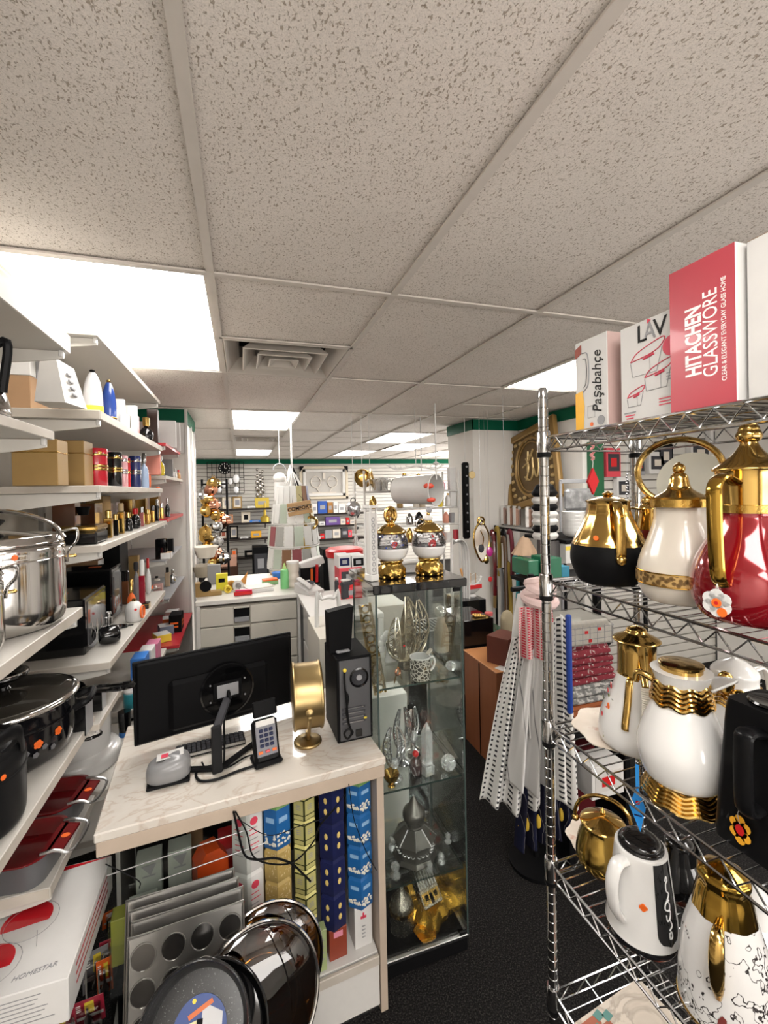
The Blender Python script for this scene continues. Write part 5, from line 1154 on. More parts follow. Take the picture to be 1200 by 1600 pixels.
# snow globe jars
def globe(px_, label, Y, snow, deco, rz=0, handle=True):
    P = kpos(px_, KZ, Y); t = thing('snow_globe', label, 'snow globe', P, rz, 'gold based snow globe pots'); k = 1.0
    def lump(a, z): return 1+.05*math.sin(9*a+z*90)*math.sin(z*160)
    g = G(); g.lathe(sm2([(.036, 0), (.046, .004), (.050, .018), (.046, .032), (.036, .044), (.040, .052), (.040, .056)], 4), GOLDT, 60, fun=lump); 
    for q in range(10): a = q*PI/5; g.sphere((.044*math.cos(a), .044*math.sin(a), .005), .007, GOLDT, 10)
    g.build('ornate_base', t)
    g = G(); g.lathe(sm2([(.030, .054, WHITEG), (.050, .066, WHITEG), (.060, .088), (.0605, .096)], 4), WHITEG, 44); g.build('snow_bowl', t)
    gl = glass_mat('globe_glass', (.90, .90, .92), 1.8)
    g = G(); g.lathe(sm2([(.0605, .096), (.0605, .108), (.056, .126), (.045, .142), (.038, .148)], 4), gl, 44); g.build('glass_globe', t)
    g = G(); rnd = random.Random(px_)
    for q in range(70):
        a = rnd.uniform(0, 2*PI); z = rnd.uniform(.098, .140); r = .0600*math.sqrt(max(.2, 1-((z-.100)/.062)**2))*.97
        g.sphere((r*math.cos(a), r*math.sin(a), z), rnd.uniform(.0016, .0036), deco[q % len(deco)], 6)
    tag(g.build('painted_flakes', t), kind='stuff')
    if snow: # little red and white figure
        g = G(); g.lathe(sm2([(.010, .092), (.014, .100), (.012, .112), (.005, .118)], 3), RED, 16, (0, -.03, 0)); g.sphere((0, -.03, .122), .007, WHITEG, 10); g.lathe([(.009, .124), (.004, .132), (1e-4, .136)], RED, 12, (0, -.03, 0)); g.build('figurine', t)
    else:
        g = G(); g.lathe([(1e-4, .094), (.012, .108), (.010, .118), (1e-4, .114)], RED, 16, (-.004, -.046, 0), sy=.5); g.sphere((-.002, -.046, .128), .006, WHITEG, 10); g.build('figurine', t)
    g = G(); g.lathe(sm2([(.050, .141), (.054, .145), (.052, .150), (.044, .156), (.030, .166), (.016, .172), (.014, .178)], 4), GOLD, 44); g.build('lid', t)
    if handle:
        g = G(); g.torus((0, 0, .200), .024, .006, GOLD, axis='y', seg=28, sx=.8)
        g.torus((0, 0, .200), .024, .005, GOLD, axis='x', seg=28, sy=1)
        for q in (-1, 1): g.sphere((q*.012, 0, .190), .011, GOLD, 12)
        g.sphere((0, 0, .206), .012, M('golden_bead', (.6, .4, .15), .2, .6), 12); g.build('crown_handle', t)
    else:
        g = G(); g.sphere((0, 0, .186), .014, WHITEG, 14, (1.2, .6, .8)); g.sphere((0, 0, .200), .007, GOLD, 10); g.sphere((.003, 0, .212), .010, M('grey_bird', (.3, .3, .32), .4), 12, (1.2, .8, 1)); g.torus((-.03, 0, .168), .017, .004, CHROME, axis='y', seg=20); g.build('bird_finial', t)
    t.scale = (1.06, 1.06, 1.14)
    return t
BFL = M('cobalt_paint', (.05, .10, .45), .3)
globe(612, 'left gold based snow globe pot with blue flowers and ringed crown', 1.56, False, [BFL, BFL, WHITEG, INKG, M('lilac_paint', (.3, .3, .55), .3)])
globe(671, 'right gold based snow globe pot with Santa red figure and white bird', 1.56, True, [WHITEG, CHROME, M('frost_paint', (.5, .5, .52), .3)], handle=False)
# white tower with carved panel
P = kpos(581, KZ, 1.53); t = thing('incense_tower', 'white rectangular carved tower at the left end of the case top', 'ornament', P, .3)
h = zfor(790, P.x, P.y)-P.z
g = G(); g.box((0, 0, .012), (.034, .044, .024), WHITEG, .002)
for sx in (-1, 1):
    for sy in (-1, 1): g.box((sx*.013, sy*.017, h/2), (.006, .006, h), WHITEG, .001)
g.box((0, 0, h-.004), (.038, .046, .010), WHITEG, .001); g.box((0, 0, h/2), (.024, .032, h-.05), WHITEM); g.build('tower_frame', t)
g = G()
for k in range(10): g.torus((0, -.0165, .04+(h-.07)*k/10), .006, .0015, INKG, axis='y', seg=10, rs=4, sy=1.2)
g.build('carving', t)
# long white curved thing lying behind the globes
P = kpos(650, KZ, 1.70); t = thing('picture_ledge', 'long white moulded strip lying behind the snow globes', 'ornament', P, -.06); g = G(); g.tube(smooth([(-.09, 0, .02), (-.03, 0, .026), (.04, 0, .022), (.09, 0, .012)], 5), .02, WHITEG, 10, flat=(.04, .02), up=(0, 1, 0)); g.build('strip', t)

# ---- top shelf: flame sculpture, mug, flower ornament
CHAMP = M('champagne_metal', (.50, .45, .36), .22, .85, var=.05)
def leaf(g, base, tip, bend, wdt, mat, n=16, ribs=True):
    """a curved open-work leaf blade: solid outline plus lattice"""
    B, Tp = Vector(base), Vector(tip); ax = Tp-B; side = Vector((1, 0, 0)); L = []; R = []; C_ = []
    for i in range(n+1):
        u = i/n; c = B+ax*u+Vector(bend)*math.sin(PI*u); w_ = wdt*math.sin(PI*min(1, u*.92+.04))**.8
        L.append(c-side*w_); R.append(c+side*w_); C_.append(c+Vector((0, -wdt*.25, 0))*math.sin(PI*u))
    g.tube(L, .0035, mat, 6); g.tube(R, .0035, mat, 6)
    if ribs:
        g.tube(C_, .002, mat, 6)
        for i in range(2, n-1, 2): g.tube([L[i], C_[i+1], R[i]], .0018, mat, 5)
        for i in range(3, n-2, 2): g.tube([L[i+1], C_[i-1], R[i+1]], .0016, mat, 5)
    return L, R
P = kpos(637, KS[0], 1.60); t = thing('flame_sculpture', 'champagne openwork flame shaped sculpture on the top case shelf', 'sculpture', P, .15)
g = G(); g.lathe(sm2([(.035, 0), (.042, .006), (.040, .03), (.036, .034)], 3), CHAMP, 8, sy=.7); g.build('base', t)
g = G(); g.tube(arc((0, 0, .11), .085, PI*.98, 2*PI+.25, 24, 'xz', 1, .95), .006, CHAMP, 8); g.sheet(lambda u, v_: (-.062+.124*u, .012*math.sin(PI*u), .03+.05*v_+.05*(2*u-1)**2), 10, 4, CHAMP); g.build('crescent_bowl', t)
g = G(); g.sheet(lambda u, v_: ((-.055+.11*u)*(1-.75*v_)+.02*v_, .022+.010*math.sin(PI*u), .05+.20*v_), 8, 8, lambda a, b_: CHAMP); g.build('back_plate', t)
for k, (bx, tx, tz, wd_) in enumerate(((-.035, -.045, .20, .026), (.0, .0, .275, .032), (.035, .050, .255, .030))):
    g = G(); leaf(g, (bx, .0, .035), (tx, .0, tz), (.02*(1 if k else -1), -.01, 0), wd_, CHAMP); g.build('flame_blade', t)
g = G(); g.lathe([(1e-4, 0), (.004, 0), (.004, .001)], RED, 10, T=face_T((-.03, -.03, .10), (1, 0, 0), (0, 0, 1))); g.build('price_sticker', t)
P = kpos(657, KS[0], 1.50); t = thing('tile_mug', 'white and silver mosaic mug on the top case shelf', 'mug', P, .2)
MOS = patterned('mosaic_silver_tiles', [(0, (.65, .62, .56)), (.09, (.65, .62, .56)), (.11, (.10, .09, .08)), (1, (.04, .04, .04))], 'voronoi', 75, .15, .3, feature='DISTANCE_TO_EDGE')
g = G(); g.lathe([(.034, 0), (.0365, .004), (.0365, .072), (.038, .076, WHITEG), (.038, .080), (.034, .080), (.033, .01), (1e-4, .01)], MOS, 40); g.build('mug_body', t)
g = G(); g.tube(smooth([(.036, 0, .065), (.056, 0, .066), (.064, 0, .045), (.054, 0, .024), (.036, 0, .018)], 5), .004, WHITEG, 8); g.build('handle', t)
g = G(); g.prism([(.03, .078), (.048, .09), (.05, .098), (.03, .082)], -.008, .008, CREAM, 'xz'); g.build('spout', t)
P = kpos(612, KS[0], 1.69); t = thing('flower_ornament', 'white petal shaped ornament behind the flame sculpture', 'ornament', P, .2)
g = G()
for k in range(9): a = -PI*.1+PI*1.2*k/8; g.sphere((.045*math.cos(a), 0, .07+.045*math.sin(a)), .016, WHITEG, 12, (1, .5, 1))
g.lathe([(.03, 0), (.03, .01), (.02, .05), (.03, .06)], WHITEG, 24, sy=.5); g.torus((0, 0, .07), .026, .012, WHITEG, axis='y', sx=.7); g.build('petals', t)
P = kpos(690, KS[0], 1.72); t = thing('perfume_set', 'beige and grey bottle with round top at the right back of the top case shelf', 'bottle', P)
g = G(); g.lathe(sm2([(.03, 0), (.032, .02), (.03, .09), (.018, .12), (.016, .14)], 3), M('beige_sandstone', (.36, .28, .2), .5), 24); g.build('bottle_body', t); g = G(); g.sphere((0, 0, .165), .026, STEEL, 20); g.build('globe_top', t)
P = kpos(705, KS[0], 1.53); t = thing('crystal_heart', 'clear crystal lump at the front right of the top case shelf', 'crystal', P); g = G(); g.lathe([(.014, 0), (.022, .012), (.018, .026), (1e-4, .034)], CRYSTAL, 7); g.build('crystal_body', t)
P = kpos(622, KS[0], 1.50); t = thing('mini_frame', 'small standing gold wire ornament at the left front of the top case shelf', 'ornament', P, .5); g = G(); g.tube([(-.02, 0, 0), (0, 0, .055), (.02, 0, 0)], .002, GOLD, 6); g.torus((0, 0, .035), .012, .003, COPPER, axis='y'); g.build('wire_frame', t)
# ---- second shelf: crystals
CRM = M('mirror_silver_enamel', (.55, .55, .56), .08, .9, var=.02)
for k, (px_, Y, hh, nm) in enumerate(((617, 1.52, .19, 'left tall silver flame ornament on the crystal shelf'), (630, 1.60, .21, 'middle tall silver flame ornament on the crystal shelf'), (646, 1.66, .17, 'rear silver flame ornament on the crystal shelf'))):
    P = kpos(px_, KS[1], Y); t = thing('flame_ornament', nm, 'ornament', P, .3*k, 'silver flame ornaments'); g = G(); g.lathe(sm2([(.026, 0), (.028, .006), (.012, .012), (.008, .03)], 3), CRM, 24)
    g.build('base', t)
    for q in range(2): g = G(); leaf(g, (0, 0, .03), (.012*(2*q-1), 0, hh), (.022*(2*q-1), 0, 0), .014, CRM); g.build('flame_blade', t)
    g = G(); g.sphere((0, -.004, .06), .016, CRYSTAL, 14, (1, 1, 1.3)); g.build('crystal_drop', t)
P = kpos(668, KS[1], 1.51); t = thing('crystal_tower', 'clear cut crystal obelisk tower on the second case shelf', 'crystal', P, .2)
g = G(); g.box((0, 0, .018), (.040, .040, .036), CRYSTAL, .003); g.build('crystal_base', t); g = G(); g.lathe([(.020, .037), (.021, .15), (.010, .175), (1e-4, .192)], CRYSTAL, 4, rz=PI/4); g.build('crystal_shaft', t)
P = kpos(701, KS[1], 1.50); t = thing('crystal_ball', 'faceted round crystal ball on the second case shelf', 'crystal', P+V(0, 0, .029)); g = G(); g.sphere((0, 0, 0), .029, CRYSTAL, 10); g.build('crystal_body', t, sharp=5)
P = kpos(620, KS[1], 1.49); t = thing('gold_bowl', 'shiny gold and glass bowl at the left of the crystal shelf', 'bowl', P+V(-.02, 0, 0)); g = G(); g.lathe(sm2([(.014, 0), (.010, .008), (.026, .03), (.028, .045), (.025, .045), (1e-4, .02)], 3), GOLD, 24); g.build('bowl_body', t)
P = kpos(650, KS[1], 1.53); t = thing('perfume_bottle', 'dark glass bottle with red stopper between the flame ornaments', 'perfume bottle', P); g = G(); g.lathe(sm2([(.022, 0), (.024, .03), (.016, .05), (.007, .06)], 3), M('smoky_glass', (.05, .03, .03), .05, 0, .8), 24); g.build('bottle_body', t); g = G(); g.sphere((0, 0, .07), .012, RED, 14); g.build('stopper', t)
# ---- third shelf: pewter burner and little crystals
P = kpos(648, KS[2], 1.575); t = thing('incense_burner', 'octagonal dark pewter incense burner with drop shaped dome lid', 'incense burner', P, .1)
g = G(); rz = PI/8
g.lathe([(.082, 0), (.086, .006), (.080, .014), (.078, .018)], PEWTER, 8, rz=rz); g.build('plinth', t, sharp=20)
g = G(); g.lathe([(.074, .018), (.070, .060), (.076, .066)], PEWTER, 8, rz=rz)
for k in range(8):
    a = k*PI/4; ap = .0685
    for q in range(3): g.torus((ap*math.cos(a)-math.sin(a)*(q-1)*.016, ap*math.sin(a)+math.cos(a)*(q-1)*.016, .04), .006, .0018, STEELB, seg=8, rs=4)
g.build('fretwork_body', t, sharp=20)
g = G(); g.lathe([(.082, .066), (.082, .070), (.036, .108), (.036, .112)], PEWTER, 8, rz=rz); g.build('roof', t, sharp=20)
for k in range(8): a = rz+k*PI/4; g = G(); g.tube([(.083*math.cos(a), .083*math.sin(a), .069), (.037*math.cos(a), .037*math.sin(a), .110)], .0022, STEELB, 6); g.build('roof_rib', t)
g = G(); g.lathe(sm2([(.032, .108), (.030, .120), (.042, .142), (.040, .166), (.020, .190), (.006, .215), (1e-4, .222)], 5), PEWTER, 36); g.build('dome', t)
g = G(); g.lathe([(1e-4, 0), (.004, 0), (.004, .001)], RED, 10, T=face_T((.045, -.045, .092), (1, 1, 0), (-.4, .4, 1))); g.build('price_sticker', t)
crn = ['small crystal piece on the burner shelf, farthest right', 'small crystal piece on the burner shelf at the front corner', 'small crystal piece right of the incense burner plinth', 'crystal swan at the left front of the burner shelf', 'crystal piece at the left back of the burner shelf']
for k, (px_, Y, r) in enumerate(((690, 1.50, .014), (672, 1.48, .013), (700, 1.58, .014), (618, 1.50, .020), (615, 1.62, .022))):
    P = kpos(px_, KS[2], Y); t = thing('crystal_figurine', crn[k], 'crystal', P, k, 'small crystals on the burner shelf'); g = G(); g.lathe([(r*.8, 0), (r, r*.4), (r*.5, r*1.0), (r*.3, r*1.2)], CRYSTAL, 8); g.build('crystal_base', t, sharp=5); g = G(); g.sphere((0, 0, r*1.9), r*.8, CRYSTAL, 8); g.build('crystal_top', t, sharp=5)
# ---- bottom: gold ornament, house, lantern
KB = .0855
P = kpos(668, KB, 1.60); t = thing('gold_ornament', 'crumpled gold foil wrapped ornament lying in the case bottom', 'ornament', P, .5)
FOIL = M('gold_foil', (.72, .42, .06), .25, .9, var=.1, scale=40, bump=1.2)
def foil(u, v_):
    a = 2*PI*u; r = .115*(1+.12*math.sin(5*a)+.06*math.sin(11*a)); z = [0, .02, .045, .05, .04][int(v_*4)]+.012*noise.noise(V(math.cos(a)*3, math.sin(a)*3, v_*7)); k = [1, 1.02, .8, .4, .001][int(v_*4)]
    return (r*k*math.cos(a), r*k*math.sin(a)*.85, max(0, z))
g = G(); g.sheet(foil, 40, 4, FOIL); g.build('foil_body', t)
P = kpos(676, KB+.060, 1.53); t = thing('filigree_house', 'silver filigree house shaped box with gold window front, lying in the case', 'ornament', P, .25)
FIL = M('filigree_silver', (.45, .42, .36), .25, .9, var=.12, scale=120, bump=.8)
g = G(); g.T = Matrix.Rotation(-.75, 4, 'X'); g.box((0, 0, .03), (.085, .035, .055), FIL, .002)
g.prism([(-.02, .058), (.02, .058), (.016, .125), (-.012, .125)], -.040, .040, FIL, 'yz'); g.build('house_body', t)
g = G(); g.T = Matrix.Rotation(-.75, 4, 'X'); g.box((0, -.0185, .03), (.075, .002, .035), GOLDT)
for x in (-.02, .02): g.box((x, -.020, .032), (.014, .002, .016), BLACKM)
g.box((0, -.020, .025), (.012, .002, .03), BLACKM); g.build('gold_front', t)
g = G(); g.T = Matrix.Rotation(-.75, 4, 'X')
for k in range(7): g.box((-.036+.012*k, -.0195+.0, .092), (.002, .003, .064), STEELB)
g.build('roof_slats', t)
P = kpos(628, KB, 1.55); t = thing('lantern', 'small dark silver filigree lantern with gold band in the case bottom', 'lantern', P, .3)
g = G(); g.lathe([(.045, 0), (.050, .01), (.046, .06), (.050, .066)], FIL, 6); g.build('lantern_body', t); g = G(); g.lathe([(.047, .07), (.047, .082)], GOLD, 24); g.build('gold_band', t)
g = G(); g.lathe(sm2([(.045, .083), (.040, .10), (.022, .125), (.008, .14), (.010, .148), (1e-4, .155)], 3), FIL, 24); g.build('dome', t)
P = kpos(665, KB, 1.49); t = thing('gold_dish', 'small crumpled gold dish at the very front of the case bottom', 'dish', P); g = G(); g.lathe(sm2([(.02, 0), (.035, .012), (.040, .022), (.036, .020), (1e-4, .008)], 3), FOIL, 20, fun=lambda a, z: 1+.08*math.sin(5*a)); g.build('dish_body', t)
P = at(588, 1075, Y=1.98); t = thing('gold_ornament', 'tall ornate gold strip frame leaning behind the left side of the display tower', 'ornament', (P.x+.02, 1.98, zfor(1085, P.x, 1.98))); H = zfor(940, P.x, 1.98)-t.location.z
g = G(); g.T = Matrix.Rotation(-.16, 4, 'Y')
for x in (-.025, .025): g.box((x, 0, H/2), (.012, .012, H), GOLDT, .003)
for k in range(9): g.torus((0, 0, H*(.06+.11*k)), .018, .005, GOLDT, axis='y', seg=14, rs=6)
g.build('frame_body', t)
pbx = G(); pbx.box((0, 0, t.location.z/2), (.22, .14, t.location.z-.002), WHITEM, .003); s_ = pbx.build('side_plinth', None, (P.x+.03, 2.02, 0)); tag(s_, 'white plinth behind the display tower carrying the gold strip frame', 'plinth')
# ================================================================ ARABIC COFFEE POTS ON THE RACK
def rpos(px_, X, Z): return V(X, yfor(px_, X, Z), Z)
def ring_band(g, r, z0, z1, mat, seg=60): g.lathe([(r, z0), (r*1.02, z0+.001), (r*1.02, z1-.001), (r, z1)], mat, seg)
def strap(g, pts, w_, th, mat, up): g.tube(smooth(pts, 7), .01, mat, 12, flat=(w_, th), up=up)
BROCADE = patterned('gold_brocade_band', [(0, (.10, .06, .02)), (.45, (.22, .13, .05)), (.52, (.55, .36, .14)), (1, (.62, .42, .18))], 'voronoi', 110, .35, .6)
def handle_frame(ang): return Matrix.Rotation(ang, 4, 'Z')
camdir = lambda P: math.atan2(-P.y, -P.x)   # direction from a point to the camera in plan
# --- black and gold pot
P = rpos(952, .862, S2); r = wid(112, P)/2; H = hgt(778, P)
t = thing('coffee_pot', 'round matte black coffee pot with tall gold upper half and gold strap handle', 'coffee pot', P, camdir(P))
g = G(); g.lathe(sm2([(r*.62, 0), (r*.80, .010), (r*.97, H*.22), (r, H*.33), (r*.965, H*.45), (r*.955, H*.46)], 5), BLACKM, 56); g.build('belly', t)
g = G(); g.lathe(sm2([(r*.955, H*.46), (r*.90, H*.52), (r*.72, H*.66), (r*.58, H*.80), (r*.53, H*.92), (r*.55, H*.96)], 5), GOLD, 56, fun=lambda a, z: 1+(.018*math.cos(12*a) if z > H*.55 else 0)); g.build('gold_shoulder', t)
g = G(); g.lathe(sm2([(r*.57, H*.955), (r*.56, H*.975), (r*.3, H*1.01), (r*.08, H*1.03)], 3), GOLD, 48); l_ = g.build('lid', t); g = G(); g.lathe(sm2([(r*.10, H*1.03), (r*.15, H*1.05), (r*.06, H*1.07), (1e-4, H*1.085)], 3), GOLD, 24); g.build('finial', l_)
hx_ = Matrix.Rotation(.28, 4, 'Z')
g = G(); g.T = hx_; strap(g, [(r*.50, 0, H*.93), (r*.75, 0, H*.95), (r*.95, 0, H*.83), (r*1.04, 0, H*.62), (r*1.06, 0, H*.42), (r*1.01, 0, H*.34)], .022, .007, GOLD, (0, 1, 0)); g.sphere((r*1.03, 0, H*.33), .012, GOLD, 14); g.build('strap_handle', t)
g = G(); a = -.35; g.lathe([(1e-4, 0), (.006, 0), (.006, .001)], ORANGE, 14, T=face_T((r*.875*math.cos(a), r*.875*math.sin(a), H*.56), (-math.sin(a), math.cos(a), 0), (-.4, 0, 1))); g.build('price_sticker', t)
g = G(); g.tube(smooth([(-r*.4, 0, H*.75), (-r*.75, 0, H*.85), (-r*.95, 0, H*1.0)], 5), [.016]*6+[.012]*5, GOLD, 10); g.build('spout', t)
# --- cream pot with ring handle
P = rpos(1064, .855, S2); r = wid(120, P)/2; H = hgt(790, P)     # H: rim of the body
t = thing('coffee_pot', 'pearl cream coffee pot with gold lid, big gold ring handle and brocade band', 'coffee pot', P, camdir(P)+PI/2)
g = G(); g.lathe(sm2([(r*.60, 0), (r*.80, .006), (r*.97, H*.16), (r*1.0, H*.30), (r*.93, H*.46), (r*.74, H*.66), (r*.60, H*.84), (r*.58, H*.97), (r*.60, H)], 5), CREAM, 60); g.build('pot_body', t)
g = G(); g.lathe([(r*.985, H*.20), (r*1.018, H*.205), (r*1.022, H*.33), (r*.992, H*.335)], BROCADE, 60)
for z in (.205, .33): g.torus((0, 0, H*z), r*1.018, .0016, GOLD, seg=60, rs=6)
g.build('brocade_band', t)
zt = hgt(735, P)
g = G(); g.lathe([(r*.62, H*.985), (r*.70, H*.99), (r*.70, H*1.07), (r*.64, H*1.09)], GOLDT, 56); g.build('lid_collar', t)
g = G(); g.lathe(sm2([(r*.64, H*1.09), (r*.50, H*1.12), (r*.30, H*1.17), (r*.24, H*1.22), (r*.20, H*1.30), (r*.14, H*1.34)], 4), GOLD, 48); l_ = g.build('lid', t)
g = G(); g.sphere((0, 0, H*1.385), r*.15, GOLD, 20); g.lathe([(r*.05, H*1.42), (r*.03, H*1.45), (1e-4, H*1.46)], GOLD, 12); g.build('finial', l_)
rt_ = (hgt(690, P)-H*1.02)
g = G(); pts = [(r*.94*math.sin(a)*-1, 0, H*1.03+rt_*.5+rt_*.52*math.cos(a)) for a in [PI*(-.86)+PI*1.72*i/28 for i in range(29)]]
g.tube(pts, .006, GOLD, 12, flat=(.022, .013), up=(0, 1, 0)); g.build('ring_handle', t)
for s in (-1, 1): g = G(); g.sphere((s*r*.74, 0, H*1.05), .010, GOLD, 14); g.build('handle_knob', t)
# --- red and gold pot
P = rpos(1174, .845, S2); r = wid(160, P)/2; H = hgt(800, P)
t = thing('coffee_pot', 'tall candy red coffee pot with gold top, gold finial and dark gold handle', 'coffee pot', P, camdir(P))
g = G(); g.lathe(sm2([(r*.62, 0), (r*.82, .008), (r*.98, H*.20), (r*1.0, H*.36), (r*.90, H*.56), (r*.66, H*.80), (r*.56, H*.95), (r*.55, H)], 5), REDG, 64); g.build('pot_body', t)
g = G(); g.lathe([(r*.56, H*1.0), (r*.58, H*1.0), (r*.58, H*1.07), (r*.54, H*1.075)], GOLDT, 48); g.build('gold_collar', t)
z2 = hgt(735, P); z3 = hgt(655, P)
g = G(); g.lathe(sm2([(r*.53, H*1.075), (r*.55, z2*.98), (r*.60, z2), (r*.58, z2+.006), (r*.34, z2+.022), (r*.18, z2+.040), (r*.12, z2+.055)], 4), GOLD, 56); l_ = g.build('lid', t)
zz = z2+.055; dz = (z3-zz)/3.3
g = G()
for q, rr in enumerate((.16, .13, .10)): g.sphere((0, 0, zz+dz*(.5+q)), r*rr*1.35, GOLD, 20, (1, 1, .8))
g.lathe([(r*.03, zz+dz*3), (1e-4, z3)], GOLD, 12); g.build('finial', l_)
hx_ = Matrix.Rotation(-.42, 4, 'Z')
g = G(); g.T = hx_; strap(g, [(r*.52, 0, z2*.92), (r*.95, 0, z2*.96), (r*1.22, 0, z2*.90), (r*1.24, 0, z2*.78), (r*1.20, 0, H*.66), (r*1.14, 0, H*.46), (r*1.02, 0, H*.38)], .024, .012, M('deep_gold', (.45, .27, .05), .12, 1), (0, 1, 0)); g.build('strap_handle', t)
g = G(); g.T = hx_; g.tube([(r*1.17, .0, H*.40), (r*1.18, .004, H*.28)], .0008, WHITEM, 5); g.tube([(r*1.17, .0, H*.40), (r*1.18, -.004, H*.28)], .0008, WHITEM, 5); g.build('tag_string', t)
g = G(); g.T = hx_ @ Matrix.Translation((r*1.19, 0, H*.235)) @ Matrix.Rotation(PI/2, 4, 'Y')
for q in range(6): g.lathe([(1e-4, 0), (.011, 0), (.011, .001), (1e-4, .001)], WHITEP, 16, (.012*math.cos(q*PI/3), .012*math.sin(q*PI/3), 0))
g.build('flower_tag', t)
g = G(); g.T = hx_ @ Matrix.Translation((r*1.19+.0012, 0, H*.235)) @ Matrix.Rotation(PI/2, 4, 'Y')
for x, y in ((0, 0), (.014, .008)): g.lathe([(1e-4, 0), (.0075, 0), (.0075, .001), (1e-4, .001)], ORANGE, 10, (x, y, .0))
g.lathe([(1e-4, 0), (.003, 0), (.003, .0016), (1e-4, .0016)], RED, 8, (0, 0, 0)); g.build('tag_print', t)
# --- pots behind on the same shelf
def simple_pot(px_, X, Z, top, wp, label, m1, m2, grp=None, han=1.2, split=.6):
    P = rpos(px_, X, Z); r = wid(wp, P)/2; H = hgt(top, P); t = thing('coffee_pot', label, 'coffee pot', P, camdir(P))
    g = G(); g.lathe(sm2([(r*.65, 0), (r*.9, .01), (r, H*.25), (r*.9, H*.42), (r*.66, H*split)], 4), m1, 40); g.build('belly', t)
    g = G(); g.lathe(sm2([(r*.66, H*split), (r*.55, H*.78), (r*.56, H*.86), (r*.3, H*.93), (r*.08, H*.96), (r*.1, H*.985), (1e-4, H)], 4), m2, 40); g.build('gold_top', t)
    g = G(); g.T = Matrix.Rotation(han, 4, 'Z'); strap(g, [(r*.5, 0, H*.84), (r*1.0, 0, H*.84), (r*1.18, 0, H*.62), (r*.98, 0, H*.35)], .014, .007, m2, (0, 1, 0)); g.build('strap_handle', t); return t
simple_pot(1022, 1.0, S2, 775, 70, 'gold and dark red coffee pot half hidden behind the black one', DKRED, GOLD, han=-1.2)
simple_pot(1110, 1.005, S2, 775, 110, 'dark coffee pot with silver swirls behind the cream one', patterned('silver_swirl_black', [(0, (.05, .01, .015)), (.47, (.04, .01, .015)), (.5, (.5, .48, .44)), (.54, (.03, .01, .012))], scale=14, rough=.15, detail=0, dist=3, coat=.5), BLACKG, han=1.0)
P = rpos(1085, 1.04, S2); t = thing('serving_plate', 'pale round plate standing upright behind the cream pot', 'plate', P+V(0, 0, .24), camdir(P)); g = G(); g.lathe([(1e-4, 0), (.055, .0), (.075, .008), (.075, .011), (.05, .004), (1e-4, .004)], M('milky_plate', (.55, .55, .48), .25, 0, .4), 40, T=face_T((0, 0, 0), (0, 1, 0), (0, 0, 1))); g.build('plate_body', t)
g = G(); g.lathe([(.025, -.24), (.010, -.23), (.008, -.075)], CHROME, 16); g.build('plate_stand', t)
# --- shelf 3
P = rpos(997, .90, S3); r = wid(112, P)/2; H = hgt(1052, P)
FLOR = M('porcelain_white', (.62, .61, .595), .10, 0, .6, var=.02)
t = thing('coffee_pot', 'white coffee pot with small flowers, tall gold neck and wrapped handle', 'coffee pot', P, camdir(P))
g = G(); g.lathe(sm2([(r*.75, 0), (r*.96, .008), (r, H*.22), (r*.88, H*.50), (r*.62, H*.80), (r*.50, H)], 5), FLOR, 56); g.build('pot_body', t)
g = G(); g.lathe([(r*.76, 0), (r*.84, .004), (r*.80, .010)], GOLD, 48); g.build('foot_ring', t)
z2 = hgt(1000, P); z3 = hgt(975, P)
g = G(); g.lathe(sm2([(r*.50, H), (r*.49, H*1.05), (r*.49, z2*.98), (r*.60, z2), (r*.56, z2+.006), (r*.30, z2+.018), (r*.24, z2+.028), (r*.10, z2+.034), (1e-4, z2+.036)], 3), GOLD, 48); g.build('gold_neck', t)
g = G(); g.T = Matrix.Rotation(-.75, 4, 'Z'); rnd = random.Random(3)
for q in range(16):
    zf = rnd.uniform(.15, .8); a = rnd.uniform(-.45, .45)-.55
    rr = r*(1.0-.48*max(0, (zf-.22))/.78)*1.0
    rr = {0: r*.99, 1: r*.985, 2: r*.93, 3: r*.85, 4: r*.74, 5: r*.66}[min(5, int(zf*6.6))]
    g.lathe([(1e-4, 0), (.005, 0), (.004, .0015)], [ORANGE, RED, INKG, M('olive_leaf', (.15, .16, .04), .4)][q % 4], 6, T=face_T((rr*1.0*math.cos(a), rr*1.0*math.sin(a), H*zf), (-math.sin(a), math.cos(a), 0), (0, 0, 1)) @ Matrix.Diagonal((1, 1.8, 1, 1)))
g.build('flower_print', t)
hx_ = Matrix.Rotation(.15, 4, 'Z')
g = G(); g.T = hx_; g.tube(smooth([(r*.45, 0, H*1.12), (r*.95, 0, H*1.16), (r*1.25, 0, H*1.06)], 5), .0075, GOLD, 12); g.tube(smooth([(r*1.22, 0, H*.55), (r*1.12, 0, H*.38), (r*1.05, 0, H*.14)], 5), .0055, GOLD, 12); g.build('handle_ends', t)
g = G(); g.T = hx_; hp_ = smooth([(r*1.25, 0, H*1.06), (r*1.32, 0, H*.88), (r*1.30, 0, H*.72), (r*1.22, 0, H*.55)], 14); g.tube(hp_, [.0098 if k % 2 else .0086 for k in range(len(hp_))], M('cream_cord_wrap', (.60, .56, .48), .6), 12); g.build('wrapped_grip', t)
g = G(); g.T = Matrix.Rotation(-.30, 4, 'Z'); strap(g, [(r*.48, 0, H*1.0), (r*.62, 0, H*.96), (r*.78, 0, H*.7), (r*.98, 0, H*.45), (r*1.0, 0, H*.38)], .016, .006, GOLD, (0, 1, 0)); g.build('gold_strip', t)
